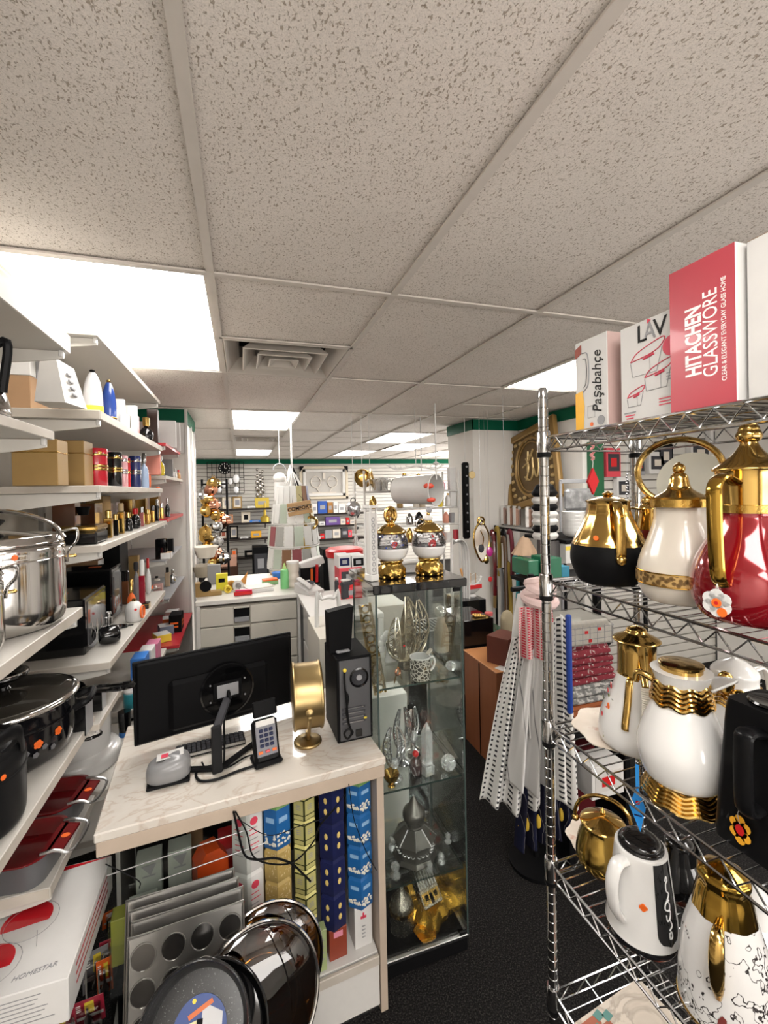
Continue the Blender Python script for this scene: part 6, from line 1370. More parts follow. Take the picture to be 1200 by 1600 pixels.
# white jug with wavy gold bands
P = rpos(1067, .828, S3); P.z = S3; r = wid(130, P)/2*.95
t = thing('coffee_pot', 'glossy white jug with wavy gold collar, gold stopper and wavy gold foot', 'coffee pot', P, camdir(P)+PI/2)
H = hgt(1046, P)
def wav(amp, n): return lambda a, z: 1+amp*math.sin(n*a)
g = G()
for q in range(5): g.torus((0, 0, .004+.007*q), 1, .0042, GOLD, seg=2) if False else g.tube([(r*(.88-.035*q)*math.cos(a), r*(.88-.035*q)*math.sin(a), .005+.0068*q+.003*math.sin(9*a)) for a in [2*PI*i/90 for i in range(90)]], .0042, GOLD, 8, closed=True)
g.lathe([(r*.80, .002), (r*.70, .034)], GOLD, 48); g.build('wavy_foot', t)
z0 = .034
g = G(); g.lathe(sm2([(r*.62, z0), (r*.86, z0+.012), (r*1.0, z0+(H-z0)*.24), (r*.96, z0+(H-z0)*.40), (r*.74, z0+(H-z0)*.62), (r*.56, z0+(H-z0)*.78), (r*.55, z0+(H-z0)*.86), (r*.64, H*.97), (r*.68, H)], 5), FLOR, 60); g.build('jug_body', t)
g = G()
zc = z0+(H-z0)*.725
for q in range(5): g.tube([(r*(.655-.022*q)*math.cos(a), r*(.655-.022*q)*math.sin(a), zc+.0085*q+.0035*math.sin(9*a)) for a in [2*PI*i/90 for i in range(90)]], .0045, GOLD, 8, closed=True)
g.lathe([(r*.66, zc-.002), (r*.565, zc+.040)], GOLD, 48); g.build('wavy_collar', t)
g = G(); sd = Matrix.Rotation(-.1, 4, 'Z')  # pouring lip
g.T = Matrix.Rotation(0, 4, 'Z')
g.sheet(lambda u, v_: ((r*.60+(r*.52)*v_)*1, (1-v_)**.7*r*.50*(2*u-1), H*.93+H*.065*v_+.0-.012*(1-(2*u-1)**2)*(1-v_*.6)), 10, 8, FLOR); g.build('pouring_lip', t, solid=.004)
g = G(); g.lathe([(r*.47, H*.93), (r*.47, H*1.03), (r*.50, H*1.035), (r*.50, H*1.05), (r*.46, H*1.055), (1e-4, H*1.05)], GOLD, 48); g.build('stopper', t)
g = G(); g.T = Matrix.Rotation(PI*.94, 4, 'Z'); g.tube(smooth([(r*.55, 0, H*.86), (r*.95, 0, H*.90), (r*1.05, 0, H*.82)], 5), .007, GOLD, 12); g.build('handle', t)
# blue tag hanging at the left of the jug
Pt = V(.775, yfor(1000, .775, 1.0), 0); tp = V(.770, Pt.y, zfor(1195, .775, Pt.y)); t = thing('price_tag', 'bright blue diamond price tag hanging on a blue strap below the white jug', 'tag', tp, camdir(Pt)+PI/2)
TB = M('bright_blue_tag', (.02, .22, .60), .35, 0, .3)
Ld = tp.z-zfor(1300, .775, Pt.y)
g = G(); g.prism([(0, -Ld*.30), (.014, -Ld*.62), (.004, -Ld*.98), (-.016, -Ld*.62)], -.0008, .0008, TB, 'xz'); g.build('tag_card', t); g = G(); g.box((0.0, 0, -Ld*.16), (.007, .002, Ld*.34), TB); g.build('strap', t)
g = G(); g.lathe([(1e-4, 0), (.004, 0), (.004, .001)], RED, 8, T=face_T((.0, -.001, -Ld*.55), (1, 0, 0), (0, 0, 1)))
g.box((0, -.0012, -Ld*.74), (.014, .0006, .003), NAVY); g.build('tag_print', t)
# black boxy flask at the right edge
P = rpos(1182, .86, S3); P.y = .52; H = hgt(1095, P); t = thing('coffee_flask', 'black square flask with moulded handle and orange flower tag at the right edge', 'flask', V(.855, .520, S3), 0)
H = zfor(1092, .80, .56)-S3
BQ = M('black_satin_shell', (.004, .004, .0045), .36, 0, .1, var=.03)
g = G(); a0, a1 = .062, .050
vs = []
for z, a in ((0, a0), (H*.06, a0*1.02), (H*.94, a1), (H, a1*.94)):
    for (cx, cy) in ((1, 1), (-1, 1), (-1, -1), (1, -1)):
        for k in range(5):
            an = math.atan2(cy, cx)-PI/4+PI/2*k/4; vs.append((cx*a*.78+a*.22*math.cos(an), cy*a*.78+a*.22*math.sin(an), z))
fs = [(j*20+i, j*20+(i+1) % 20, (j+1)*20+(i+1) % 20, (j+1)*20+i) for j in range(3) for i in range(20)]+[tuple(range(20))[::-1], tuple(60+i for i in range(20))]
g.add(vs, fs, BQ); g.build('flask_body', t)
g = G(); g.lathe([(.034, H-.001), (.036, H+.003), (.034, H+.006), (.028, H+.004), (1e-4, H+.003)], BLACKG, 40); g.build('lid', t)
g = G(); g.tube(smooth([(-.052, -.01, H*.86), (-.082, -.01, H*.88), (-.090, -.01, H*.80), (-.090, -.01, H*.45), (-.082, -.01, H*.36), (-.058, -.01, H*.36)], 5), .01, BQ, 12, flat=(.030, .016), up=(0, 1, 0)); g.build('handle', t)
g = G(); g.T = Matrix.Translation((-.0665, .012, H*.16)) @ Matrix.Rotation(-PI/2, 4, 'Y')
for q in range(6): g.lathe([(1e-4, 0), (.008, 0), (.008, .001), (1e-4, .001)], M('marigold_card', (.70, .33, .02), .45), 14, (.013*math.cos(q*PI/3)*1.25, .010*math.sin(q*PI/3), 0))
g.lathe([(1e-4, 0), (.012, 0), (.012, .001), (1e-4, .001)], M('marigold_card'), 14)
g.lathe([(1e-4, .0012), (.007, .0012), (.007, .0016), (1e-4, .0016)], RED, 10, sx=1.3); g.build('flower_tag', t)
g = G(); g.tube(smooth([(-.084, .0, H*.36), (-.075, .01, H*.28), (-.0675, .012, H*.20)], 4), .0006, GREYM, 5); g.build('tag_string', t)
# white pot with gold collar behind, right
P = rpos(1150, .99, S3); t = simple_pot(1150, .99, S3, 1020, 110, 'white coffee pot with gold collar behind the wavy jug', FLOR, FLOR, han=2.4, split=.62); r = wid(110, P)/2; H = hgt(1020, P)
g = G()
for q in range(5): g.tube([(r*(.64-.02*q)*math.cos(a), r*(.64-.02*q)*math.sin(a), H*.62+.008*q+.003*math.sin(9*a)) for a in [2*PI*i/60 for i in range(60)]], .004, GOLD, 6, closed=True)
g.build('wavy_collar', t); g = G(); g.sphere((r*.55, -r*.2, H*.80), .020, GOLD, 16, (.5, .8, 1.2)); g.build('thumb_lever', t)
# --- shelf 4
P = rpos(943, .868, S4); r = wid(80, P)/2; H = hgt(1286, P)
t = thing('kettle', 'small engraved gold kettle with hinged hoop handle', 'kettle', P, camdir(P)+PI/2)
g = G(); g.lathe(sm2([(r*.62, 0), (r*.72, .006), (r*.98, H*.25), (r*.95, H*.55), (r*.78, H*.88), (r*.76, H)], 4), M('etched_gold', (.55, .36, .09), .16, 1, var=.09, scale=45, bump=.25), 48); g.build('kettle_body', t)
g = G(); g.lathe(sm2([(r*.80, H), (r*.82, H*1.03), (r*.6, H*1.10), (r*.3, H*1.18), (r*.08, H*1.22)], 3), GOLD, 40); l_ = g.build('lid', t); g = G(); g.lathe(sm2([(r*.07, H*1.21), (r*.13, H*1.26), (r*.05, H*1.31), (1e-4, H*1.34)], 3), GOLD, 20); g.build('finial', l_)
rt_ = hgt(1243, P)-H
g = G(); g.tube([(r*1.0*math.cos(a), -0, H*.98+rt_*math.sin(a)**.8) for a in [PI*i/24 for i in range(25)]], .0048, GOLD, 10); g.build('hoop_handle', t)
for s in (-1, 1): g = G(); g.sphere((s*r*.98, 0, H*.97), .009, GOLD, 12); g.build('handle_lug', t)
g = G(); g.tube(smooth([(r*.8, 0, H*.5), (r*1.3, 0, H*.75), (r*1.45, 0, H*1.02)], 6), [.012]*7+[.008]*6, GOLD, 12); g.build('spout', t)
# white and black flask
P = rpos(1003, .832, S4); r = wid(112, P)/2*.93; H = hgt(1318, P)
t = thing('coffee_flask', 'white flask with black front stripe, black lid and white curl lettering', 'flask', P, camdir(P)+.30)
BLK = M('black_piano', (.006, .006, .007), .08, 0, .7, var=.01)
pr = sm2([(r*.98, 0, BLK), (r*1.0, .004, BLK), (r*.99, .014, WHITEG), (r*.97, .020), (r*.86, H*.45), (r*.74, H*.85), (r*.70, H*.98), (r*.66, H)], 4)
g = G(); g.lathe(pr, BLK, 56); g.build('flask_body', t)
g = G(); g.lathe(sm2([(r*.62, H), (r*.60, H*1.03), (r*.54, H*1.035), (r*.52, H*1.06), (r*.4, H*1.085), (1e-4, H*1.09)], 3), BLK, 48); g.build('lid', t)
def rad(z):
    q = [(0, .99), (.1, .965), (.45, .86), (.85, .74), (1, .69)]; z /= H
    for a, b_ in zip(q, q[1:]):
        if a[0] <= z <= b_[0]: return r*(a[1]+(b_[1]-a[1])*(z-a[0])/(b_[0]-a[0]))
    return r*.7
def stripe(u, v_):
    z = H*(.13+.84*v_); wv = .42*min(1, math.sqrt(max(0, 1-(1-min(1, v_*6))**2))+.001); a = .55+wv*(2*u-1); k = rad(z)*1.012; return (k*math.cos(a), k*math.sin(a), z)
g = G(); g.sheet(stripe, 12, 24, BLK); g.build('black_stripe', t)
for q, s_ in enumerate(('ة', 'و', 'ه', 'ق')): pass
g = G(); a = .55
def on(u, z): k = rad(z)*1.016; an = .55+u; return (k*math.cos(an), k*math.sin(an), z)
INW = M('silver_white_ink', (.75, .75, .75), .3)
for pts in ([(.0, .80), (.08, .84), (.12, .80), (.03, .77), (.02, .70), (.12, .66), (.0, .60)], [(.10, .60), (-.06, .58), (-.10, .52), (.06, .50), (.10, .56), (-.02, .60)], [(-.02, .50), (.10, .48), (.05, .42), (-.06, .40), (-.08, .46)], [(.05, .40), (.10, .34), (-.02, .30)], [(-.04, .27), (.05, .28), (.06, .23), (-.03, .22), (-.04, .27)]): g.tube([on(p.x, H*p.y) for p in smooth([(x, y, 0) for x, y in pts], 5)], .0014, INW, 6)
g.build('curl_lettering', t)
g = G(); g.T = Matrix.Rotation(-.95, 4, 'Z'); g.tube(smooth([(r*.60, 0, H*.90), (r*1.0, 0, H*.90), (r*1.22, 0, H*.72), (r*1.16, 0, H*.45), (r*.92, 0, H*.28)], 6), .01, WHITEG, 14, flat=(.030, .018), up=(0, 1, 0)); g.build('handle', t)
g = G()
for q in range(4): g.lathe([(1e-4, 0), (.0045, 0), (.0045, .001)], ORANGE, 8, T=face_T((rad(H*.52)*1.005*math.cos(-.25)+0, rad(H*.52)*1.005*math.sin(-.25), H*.52), (-math.sin(-.25), math.cos(-.25), 0), (0, 0, 1)) @ Matrix.Translation((.004*math.cos(q*1.57), .004*math.sin(q*1.57), 0)))
g.build('price_sticker', t)
# marble print and gold flask
P = rpos(1133, .850, S4); r = wid(132, P)/2*.95; H = hgt(1420, P)
t = thing('coffee_flask', 'white flask with cracked marble print, deep gold shoulder and gold handle', 'flask', P, camdir(P))
CRK = patterned('cracked_marble_print', [(0, (.02, .02, .02)), (.014, (.04, .03, .03)), (.024, (.58, .57, .56)), (1, (.62, .61, .60))], 'voronoi', 6, .18, coat=.4, feature='DISTANCE_TO_EDGE', stretch=(1, 1, .6))
# break the crack lines up with noise
nt = CRK.node_tree; vn = [n for n in nt.nodes if n.type == 'TEX_VORONOI'][0]; mpn = [n for n in nt.nodes if n.type == 'MAPPING'][0]
nn = nt.nodes.new('ShaderNodeTexNoise'); nn.inputs['Scale'].default_value = 7; ad = nt.nodes.new('ShaderNodeMixRGB'); ad.blend_type = 'ADD'; ad.inputs[0].default_value = .22
nt.links.new(mpn.outputs[0], ad.inputs[1]); nt.links.new(nn.outputs['Color'], ad.inputs[2]); nt.links.new(ad.outputs[0], vn.inputs['Vector'])
g = G(); g.lathe(sm2([(r*.97, 0), (r*1.0, .005), (r*.98, H*.3), (r*.90, H*.65), (r*.74, H*.90), (r*.66, H)], 5), CRK, 60); g.build('flask_body', t)
g = G(); g.torus((0, 0, .003), r*.99, .003, GOLD, seg=60, rs=8); g.build('foot_ring', t)
zt = hgt(1345, P)
g = G(); g.lathe(sm2([(r*.67, H), (r*.60, H+(zt-H)*.3), (r*.52, H+(zt-H)*.55), (r*.56, H+(zt-H)*.7), (r*.5, H+(zt-H)*.8), (r*.2, zt*.98), (1e-4, zt)], 4), M('deep_gold', (.45, .27, .05), .12, 1), 56, fun=lambda a, z: 1+.02*math.cos(10*a)); g.build('gold_shoulder', t)
g = G(); g.T = Matrix.Rotation(-.12, 4, 'Z'); g.tube(smooth([(r*.6, 0, H*1.06), (r*1.05, 0, H*1.04), (r*1.25, 0, H*.86), (r*1.2, 0, H*.62), (r*1.02, 0, H*.45)], 6), .01, GOLD, 12, flat=([.012+.012*math.sin(PI*k/24) for k in range(25)], .012), up=(0, 1, 0)); g.build('handle', t)
g = G(); a = -.05; MAR = M('maroon_bird_print', (.16, .03, .025), .4)
g.add([(x, y, .0008) for x, y in ((0, .016), (.006, .012), (.006, .004), (.002, -.004), (-.004, -.016), (-.010, -.018), (-.008, -.006), (-.006, .006))], [tuple(range(8))], MAR, face_T((r*1.0*math.cos(a), r*1.0*math.sin(a), H*.20), (-math.sin(a), math.cos(a), 0), (0, 0, 1))); g.build('bird_print', t)
# dark flask behind
simple_pot(1062, .985, S4, 1300, 70, 'dark flask with gold trim standing behind the white and black flask', BLACKG, BLACKG, han=2.5)
simple_pot(1178, .98, S4, 1380, 80, 'white pot at the right picture edge behind the cracked print flask', FLOR, FLOR, han=2)
# --- paper mats and bottom shelf
MATP = patterned('floral_paper', [(0, (.45, .38, .30)), (.5, (.58, .50, .42)), (.62, (.62, .55, .47)), (.70, (.42, .16, .10))], scale=16, rough=.6)
def mat_(px_, X, Z, w_, l_, label, rz=0):
    P = rpos(px_, X, Z); t = thing('paper_doily', label, 'place mat', P, rz, 'paper mats under the pots'); g = G(); n = 40
    g.prism([(w_/2*math.cos(2*PI*i/n)*(1+.05*math.cos(8*2*PI*i/n)), l_/2*math.sin(2*PI*i/n)*(1+.05*math.cos(8*2*PI*i/n))) for i in range(n)], .0, .0025, MATP); g.build('mat_sheet', t); return t
mat_(975, .92, S3-.003, .24, .24, 'scalloped cream paper mat under the flowered pot', .2); mat_(935, .93, S4-.003, .16, .17, 'cream paper mat under the small gold kettle', .1)
P = V(.885, .80, S5); t = thing('patterned_mat', 'cream paper mat with brick red and teal patchwork on the lowest rack shelf', 'place mat', P, .12)
g = G(); g.box((0, 0, .001), (.24, .24, .002), patterned('cream_crackle_paper', [(0, (.35, .30, .25)), (.44, (.52, .46, .39)), (.5, (.36, .31, .26)), (.53, (.55, .49, .42)), (1, (.58, .52, .45))], scale=9, rough=.7, detail=4, dist=1)); g.build('mat_sheet', t)
g = G(); rnd = random.Random(5)
for q in range(9): g.box((-.06+.018*(q % 3)+.004*q-.02, .10-.024*q, .0026), (.05, .022, .0008), M('brick_red_print', (.30, .09, .05), .6), rz=rnd.uniform(-.1, .1))
for x, y in ((-.05, .105), (-.03, .095), (-.075, .085)): g.box((x, y, .0034), (.022, .018, .0006), M('teal_print', (.08, .20, .18), .6), rz=.2)
for q in range(5): g.box((-.05+.01*q, .06-.035*q, .0034), (.012, .010, .0006), INKG)
g.build('patchwork_print', t)
P = rpos(1015, .90, S5+.004); P.y = .635; t = thing('copper_pot', 'rose copper bowl set under the white and black flask, on the lowest shelf', 'bowl', P)
g = G(); g.lathe(sm2([(.06, 0), (.085, .012), (.100, .045), (.104, .065), (.098, .064), (.08, .02), (1e-4, .008)], 4), COPPER, 48); g.build('bowl_body', t)
g = G(); g.lathe(sm2([(.02, .01), (.045, .04), (.05, .08), (.03, .11), (.012, .12), (.016, .135), (1e-4, .145)], 4), COPPER, 32); g.build('inner_pot', t)
# ================================================================ BACK OF THE SHOP
def PR(x0, x1, y0, y1, Y):
    """world rectangle on the plane Y seen between these picture columns and rows"""
    a = at(x0, (y0+y1)/2, Y=Y); b_ = at(x1, (y0+y1)/2, Y=Y); c = at((x0+x1)/2, y0, Y=Y); d = at((x0+x1)/2, y1, Y=Y)
    return (a.x+b_.x)/2, b_.x-a.x, d.z, c.z
def pbox(name, label, cat, x0, x1, y0, y1, Y, deep, mat, group=None, z=None, front=None, bev=.002):
    cx, w_, zb, zt = PR(x0, x1, y0, y1, Y)
    if z is not None: zb = z
    t = thing(name, label, cat, (cx, Y+deep/2, zb), 0, group); h = max(.01, zt-zb)
    g = G(); g.box((0, 0, h/2), (w_, deep, h), mat, min(bev, h*.3)); g.build('body', t)
    if front: front(t, w_, h, -deep/2-.001)
    return t
# ---- drawer counter across the room
CB = M('cream_cabinet_paint', (.50, .47, .41), .45, var=.04)
t = thing('drawer_counter', 'long cream drawer counter across the back with recessed slots', 'counter', (.045, 3.37, 0)); Wc = .70
g = G(); g.box((0, .35, .45), (Wc, .68, .90), CB, .003); g.build('cabinet_body', t); g = G(); g.box((0, .45, .935), (Wc+.03, .95, .03), M('white_worktop', (.60, .58, .54), .35), .003); g.build('worktop', t)
for r_ in range(6):
    z = .83-.138*r_
    for (x0, x1) in ((-.335, -.115), (.0, .33)):
        g = G(); g.box(((x0+x1)/2, -.006, z), (x1-x0, .014, .128), CB, .003); d_ = g.build('drawer', t)
        if x0 > -.1: g = G(); g.lathe([(.006, 0), (.006, .004), (1e-4, .005)], STEELB, 12, T=face_T((.165, -.0135, z+.045), (1, 0, 0), (0, 0, 1))); g.build('lock', d_)
    g = G(); g.box((-.058, -.001, z), (.105, .004, .10), BLACKM); g.box((-.058, -.012, z-.030), (.10, .03, .030), GREYM, .002); g.box((-.058, -.006, z+.055), (.11, .014, .014), CB, .002); g.build('open_slot', t)
for x in (-.345, .345): g = G(); g.box((x, -.008, .46), (.02, .03, .92), WHITEM, .002); g.build('corner_post', t)
t = thing('return_counter', 'white return counter running towards the camera at the drawer counter end', 'counter', (.60, 2.98, 0))
g = G(); g.box((0, 0, .935), (.44, .74, .03), WHITEM, .003); g.build('worktop', t)
g = G(); g.box((.02, .10, .46), (.38, .50, .92), CB, .003)
for k in range(3): g.box((-.178, .10, .75-.27*k), (.012, .46, .25), WHITEM, .003)
g.build('cabinet_body', t)
for x, y in ((-.20, -.35), (.20, -.35)): g = G(); g.box((x, y, .46), (.035, .035, .92), WHITEM, .002); g.build('leg', t)
ZW = .951
def on_ctr(px_, py_, Z=ZW): return at(px_, py_, Z=Z)
def sthing(name, label, cat, P, parts, rz=0, group=None):
    t = thing(name, label, cat, P, rz, group)
    for nm, g in parts: g.build(nm, t)
    return t
P = on_ctr(326, 930); sthing('tape_dispenser', 'gold tape dispenser at the left end of the drawer counter', 'tape dispenser', P, [('dispenser_body', G().prism([(-.09, 0), (.09, 0), (.09, .03), (.02, .03), (-.02, .07), (-.06, .10), (-.09, .10)], -.035, .035, GOLDC, 'xz')), ('tape_roll', G().lathe([(.02, -.012), (.04, -.012), (.04, .012), (.02, .012)], BLACKM, 24, T=face_T((-.02, -.03, .075), (1, 0, 0), (0, 0, 1))))], .1)
P = on_ctr(347, 922); t = carton('paper_box', 'bright yellow card box beside the gold tape dispenser', 'box', P, (.085, .05, .13), {'all': M('lemon_card', (.65, .58, .03), .45)}); g = G(); g.box((0, -.026, .08), (.045, .001, .03), BLACKM); g.build('box_print', t)
P = on_ctr(335, 912); carton('paper_box', 'grey box standing behind the bright yellow one', 'box', P, (.10, .06, .16), {'all': GREYM})
sthing('stapler', 'red stapler lying on the drawer counter', 'stapler', on_ctr(380, 930), [('stapler_body', G().box((0, 0, .015), (.13, .03, .028), RED, .006)), ('stapler_arm', G().box((0.005, 0, .036), (.12, .025, .012), M('hot_pink', (.6, .03, .12), .3), .004, ry=.06))], .1)
def roll(px_, py_, r, w_, label, mat, hole=BLACKM): P = on_ctr(px_, py_); return sthing('tape_roll', label, 'tape roll', P+V(0, 0, r), [('roll_body', G().lathe([(r*.55, -w_/2), (r, -w_/2), (r, w_/2), (r*.55, w_/2), (r*.55, -w_/2)], mat, 24, T=face_T((0, 0, 0), (1, 0, 0), (0, 0, 1))))], .2)
roll(362, 921, .035, .03, 'amber tape roll on the drawer counter', M('amber_tape', (.5, .25, .05), .3)); roll(372, 923, .04, .03, 'white and black tape roll on the drawer counter', WHITEM); roll(356, 926, .028, .03, 'yellow tape roll nearest the yellow box', YELLOW)
sthing('paper_stack', 'stack of white papers and a folder on the drawer counter', 'papers', on_ctr(400, 922), [('sheets', G().box((0, 0, .012), (.24, .18, .024), WHITEP, .002)), ('folder', G().box((.02, 0, .028), (.20, .15, .006), CREAM, .001, rz=.2))], .1)
sthing('wooden_ornament', 'little orange wooden ornament standing behind the papers', 'ornament', on_ctr(378, 912), [('ornament_body', G().prism([(-.03, 0), (.03, 0), (.05, .10), (.02, .06)], -.01, .01, M('orange_wood', (.5, .22, .05), .5), 'xz'))])
sthing('sticky_notes', 'stack of green and orange notes on the drawer counter', 'note pad', on_ctr(422, 912), [('pad', G().box((0, 0, .015), (.12, .09, .03), M('mint_paper', (.25, .45, .2), .6), .002)), ('top_pad', G().box((0, 0, .036), (.12, .085, .012), ORANGE, .002))], .1)
sthing('plastic_bowl', 'blue plastic bowl behind the green notes', 'bowl', on_ctr(433, 903), [('bowl_body', G().lathe([(.03, 0), (.05, .05), (.047, .05), (1e-4, .01)], BLUE, 24))])
P = on_ctr(445, 919); sthing('squeeze_bottle', 'light green bottle with pointed cap on the drawer counter', 'bottle', P, [('bottle_body', G().lathe(sm2([(.03, 0), (.032, .01), (.032, .13), (.02, .15)], 3), M('mint_green_plastic', (.18, .50, .20), .35), 24)), ('cap', G().lathe([(.018, .15), (.006, .19), (1e-4, .20)], M('lime_cap', (.4, .6, .2), .4), 16))])
P = on_ctr(458, 917); sthing('storage_jar', 'cream ribbed jar beside the light green bottle', 'jar', P, [('jar_body', G().lathe(sm2([(.045, 0), (.050, .02), (.044, .05), (.050, .08), (.045, .11), (.050, .14), (.048, .19)], 3), CREAM, 28)), ('lid', G().lathe([(.050, .19), (.050, .205), (1e-4, .21)], WHITEM, 28))])
P = on_ctr(483, 912); sthing('pen_holder', 'black desk organiser full of papers and markers', 'organiser', P, [('holder_body', G().box((0, 0, .07), (.16, .10, .14), BLACKP, .004)), ('papers', G().box((.02, 0, .17), (.20, .09, .06), WHITEP, .004, ry=-.25)), ('red_marker', G().tube([(.05, -.055, .02), (.055, -.055, .16)], .012, RED, 8)), ('orange_marker', G().tube([(.01, -.055, .02), (.01, -.055, .13)], .010, ORANGE, 8))], .1)
P = on_ctr(497, 925); sthing('desk_phone', 'white desk phone on the return counter corner', 'telephone', on_ctr(483, 925), [('phone_base', G().prism([(-.09, 0), (.09, 0), (.09, .07), (-.09, .02)], -.07, .07, WHITEP, 'yz')), ('handset', G().box((-.04, .0, .075), (.04, .17, .03), WHITEG, .01, rx=.28)), ('screen', G().box((.03, .02, .066), (.06, .05, .004), GREYD, .001, rx=.28))], .5)
sthing('label_printer', 'small black and white label machine behind the desk phone', 'label machine', V(.70, 3.10, ZW), [('machine_body', G().box((0, 0, .06), (.14, .12, .12), GREYD, .01)), ('machine_lid', G().box((0, 0, .13), (.13, .11, .02), WHITEM, .006))], .3)
P = V(.76, 3.24, ZW); sthing('steel_tap', 'tall shiny tap shaped tool standing behind the label machine', 'desk tool', P, [('stem', G().tube(smooth([(0, 0, 0), (0, 0, .18), (.0, 0, .22), (-.06, 0, .22)], 4), .012, STEEL, 10)), ('head', G().box((-.02, 0, .235), (.10, .05, .03), WHITEG, .01))], .2)
# bucket and boxes right of the return counter
t = thing('storage_stand', 'white low stand holding the red lidded bucket', 'stand', (1.05, 3.48, 0)); g = G(); g.box((0, 0, .40), (.36, .36, .80), CB, .004); g.build('stand_body', t)
cx, w_, zb, zt = PR(516, 570, 872, 915, 3.35); P = V(cx, 3.45, .80)
t = thing('plastic_bucket', 'white bucket with bright red lid', 'bucket', P); hb = zfor(868, cx, 3.40)-.80
g = G(); g.lathe([(.115, 0), (.135, hb)], WHITEG, 40); g.build('bucket_body', t); g = G(); g.lathe([(.145, hb-.01), (.15, hb+.04), (.13, hb+.055), (1e-4, hb+.05)], RED, 40); g.build('lid', t)
def fr_pic(mat2, m3=INKG):
    def f(t, w_, h, y):
        g = G(); g.box((0, y, h*.5), (w_*.8, .002, h*.6), mat2); g.box((0, y-.0015, h*.5), (w_*.4, .001, h*.3), m3); g.build('front_print', t)
    return f
PBX = [('red and black picture box stacked in front of the red lidded bucket', 530, 566, 887, 915, 3.05, REDC, GREYD), ('red ribbed box under the picture boxes, in front of the bucket', 530, 566, 914, 938, 3.04, RED, REDC), ('navy and white box on top of the red picture box', 529, 548, 868, 888, 3.06, WHITEP, NAVY), ('black topped white box beside the navy and white one', 550, 570, 868, 888, 3.06, WHITEP, BLACKM)]
zprev = None
for lb, x0, x1, y0, y1, Y, m1, m2 in PBX: pbox('product_box', lb, 'box', x0, x1, y0, y1, Y, .16, m1, front=fr_pic(m2), group='boxes stacked in front of the bucket')
t = thing('display_cart', 'white cart carrying the red picture boxes', 'cart', (1.03, 3.12, 0)); cx, w_, zb, zt = PR(530, 566, 914, 938, 3.04); t.location = (cx, 3.12, 0); g = G(); g.box((0, 0, zb/2), (.20, .16, zb-.002), WHITEM, .003); g.build('cart_body', t)
# white chair-like folding rack and low white cabinet behind the tower
P = at(514, 1010, Y=2.35); t = thing('folding_stool', 'white folded step stool leaning behind the computer tower', 'step stool', (P.x, 2.35, .0)); zt = zfor(935, P.x, 2.35)
g = G(); g.tube(smooth([(-.06, 0, .02), (-.06, 0, zt-.06), (-.03, 0, zt), (.03, 0, zt), (.06, 0, zt-.06), (.06, 0, .02)], 5), .012, WHITEG, 8); g.build('front_frame', t); g = G(); g.box((0, 0, zt-.18), (.11, .03, .04), WHITEG, .005); g.box((0, 0, zt-.34), (.11, .03, .04), WHITEG, .005); g.build('step', t)
pbox('side_cabinet', 'low cream cabinet right behind the computer tower', 'cabinet', 500, 540, 996, 1100, 2.15, .40, CB, z=0)
# ---- gold and silver trinket cluster left
t = thing('ornament_rack', 'tall black rack hung with gold and silver masks at the far left', 'rack', (-.30, 4.95, 0)); g = G()
for x in (-.08, .16): g.tube([(x, .03, 0), (x, .03, 1.85)], .012, BLACKM, 8)
for z in (.5, .9, 1.3, 1.8): g.tube([(-.08, .03, z), (.16, .03, z)], .008, BLACKM, 8)
g.build('rack_frame', t)
rnd = random.Random(11); ct = ['gold', 'silver']
for k in range(16):
    zz = .98+.055*k; x = -.37+.20*rnd.random(); m_ = (GOLD, CHROME, COPPER)[k % 3 if k % 5 else 0]
    t = thing('hanging_trinket', ('gold', 'silver', 'copper')[(GOLD, CHROME, COPPER).index(m_)]+' trinket hanging in the crowded cluster at the far left', 'ornament', (x, 4.92, zz), rnd.uniform(-1, 1), ('gold', 'silver', 'copper')[(GOLD, CHROME, COPPER).index(m_)]+' trinkets of the far left cluster')
    g = G(); g.lathe(sm2([(.012, -.07), (.05, -.035), (.06, 0), (.045, .04), (.01, .065)], 3), m_, 14, fun=lambda a, z: 1+.25*math.cos(5*a)); g.build('trinket_body', t); g = G(); g.torus((0, 0, .075), .012, .003, m_, axis='y', seg=12, rs=5); g.build('hook_ring', t)
for k, (px_, py_, c_, lb) in enumerate(((318, 905, M('rattan_grey', (.30, .26, .20), .6), 'small woven basket at the left of the back counter, lower one'), (322, 893, M('rattan_white', (.5, .46, .4), .6), 'open wire basket stacked above the small woven basket'))):
    P = at(px_, py_, Y=4.35); P.z = .955+.17*k; t = thing('wicker_basket', lb, 'basket', P); g = G(); g.lathe([(.07, 0), (.11, .10), (.105, .10), (1e-4, .01)], c_, 28, fun=lambda a, z: 1+.03*math.cos(20*a)); g.build('basket_body', t)
# ---- black gridwall and clock on the back wall
YB = 9.74
t = thing('gridwall_panel', 'black wire grid panel hung on the far slatted wall', 'wire panel', (0, 0, 0)); cx, w_, zb, zt = PR(324, 381, 722, 771, YB-.05); t.location = (cx, YB-.05, zb)
g = G(); h = zt-zb
for k in range(9): g.tube([(-w_/2+w_*k/8, 0, 0), (-w_/2+w_*k/8, 0, h)], .006, BLACKM, 5)
for k in range(7): g.tube([(-w_/2, 0, h*k/6), (w_/2, 0, h*k/6)], .006, BLACKM, 5)
g.build('grid', t)
cx, w_, zb, zt = PR(341, 361, 722, 741, YB-.1); t = thing('wall_clock', 'round black wall clock with white hour dots near the green trim', 'clock', (cx, YB-.1, (zb+zt)/2)); R_ = w_/2
g = G(); g.lathe([(R_, 0), (R_, .04), (R_*.95, .045), (1e-4, .04)], BLACKM, 36, T=face_T((0, .04, 0), (1, 0, 0), (0, 0, 1))); g.build('clock_body', t)
g = G()
for k in range(12): g.sphere((R_*.75*math.cos(k*PI/6), -.008, R_*.75*math.sin(k*PI/6)), R_*.09, INKW, 8)
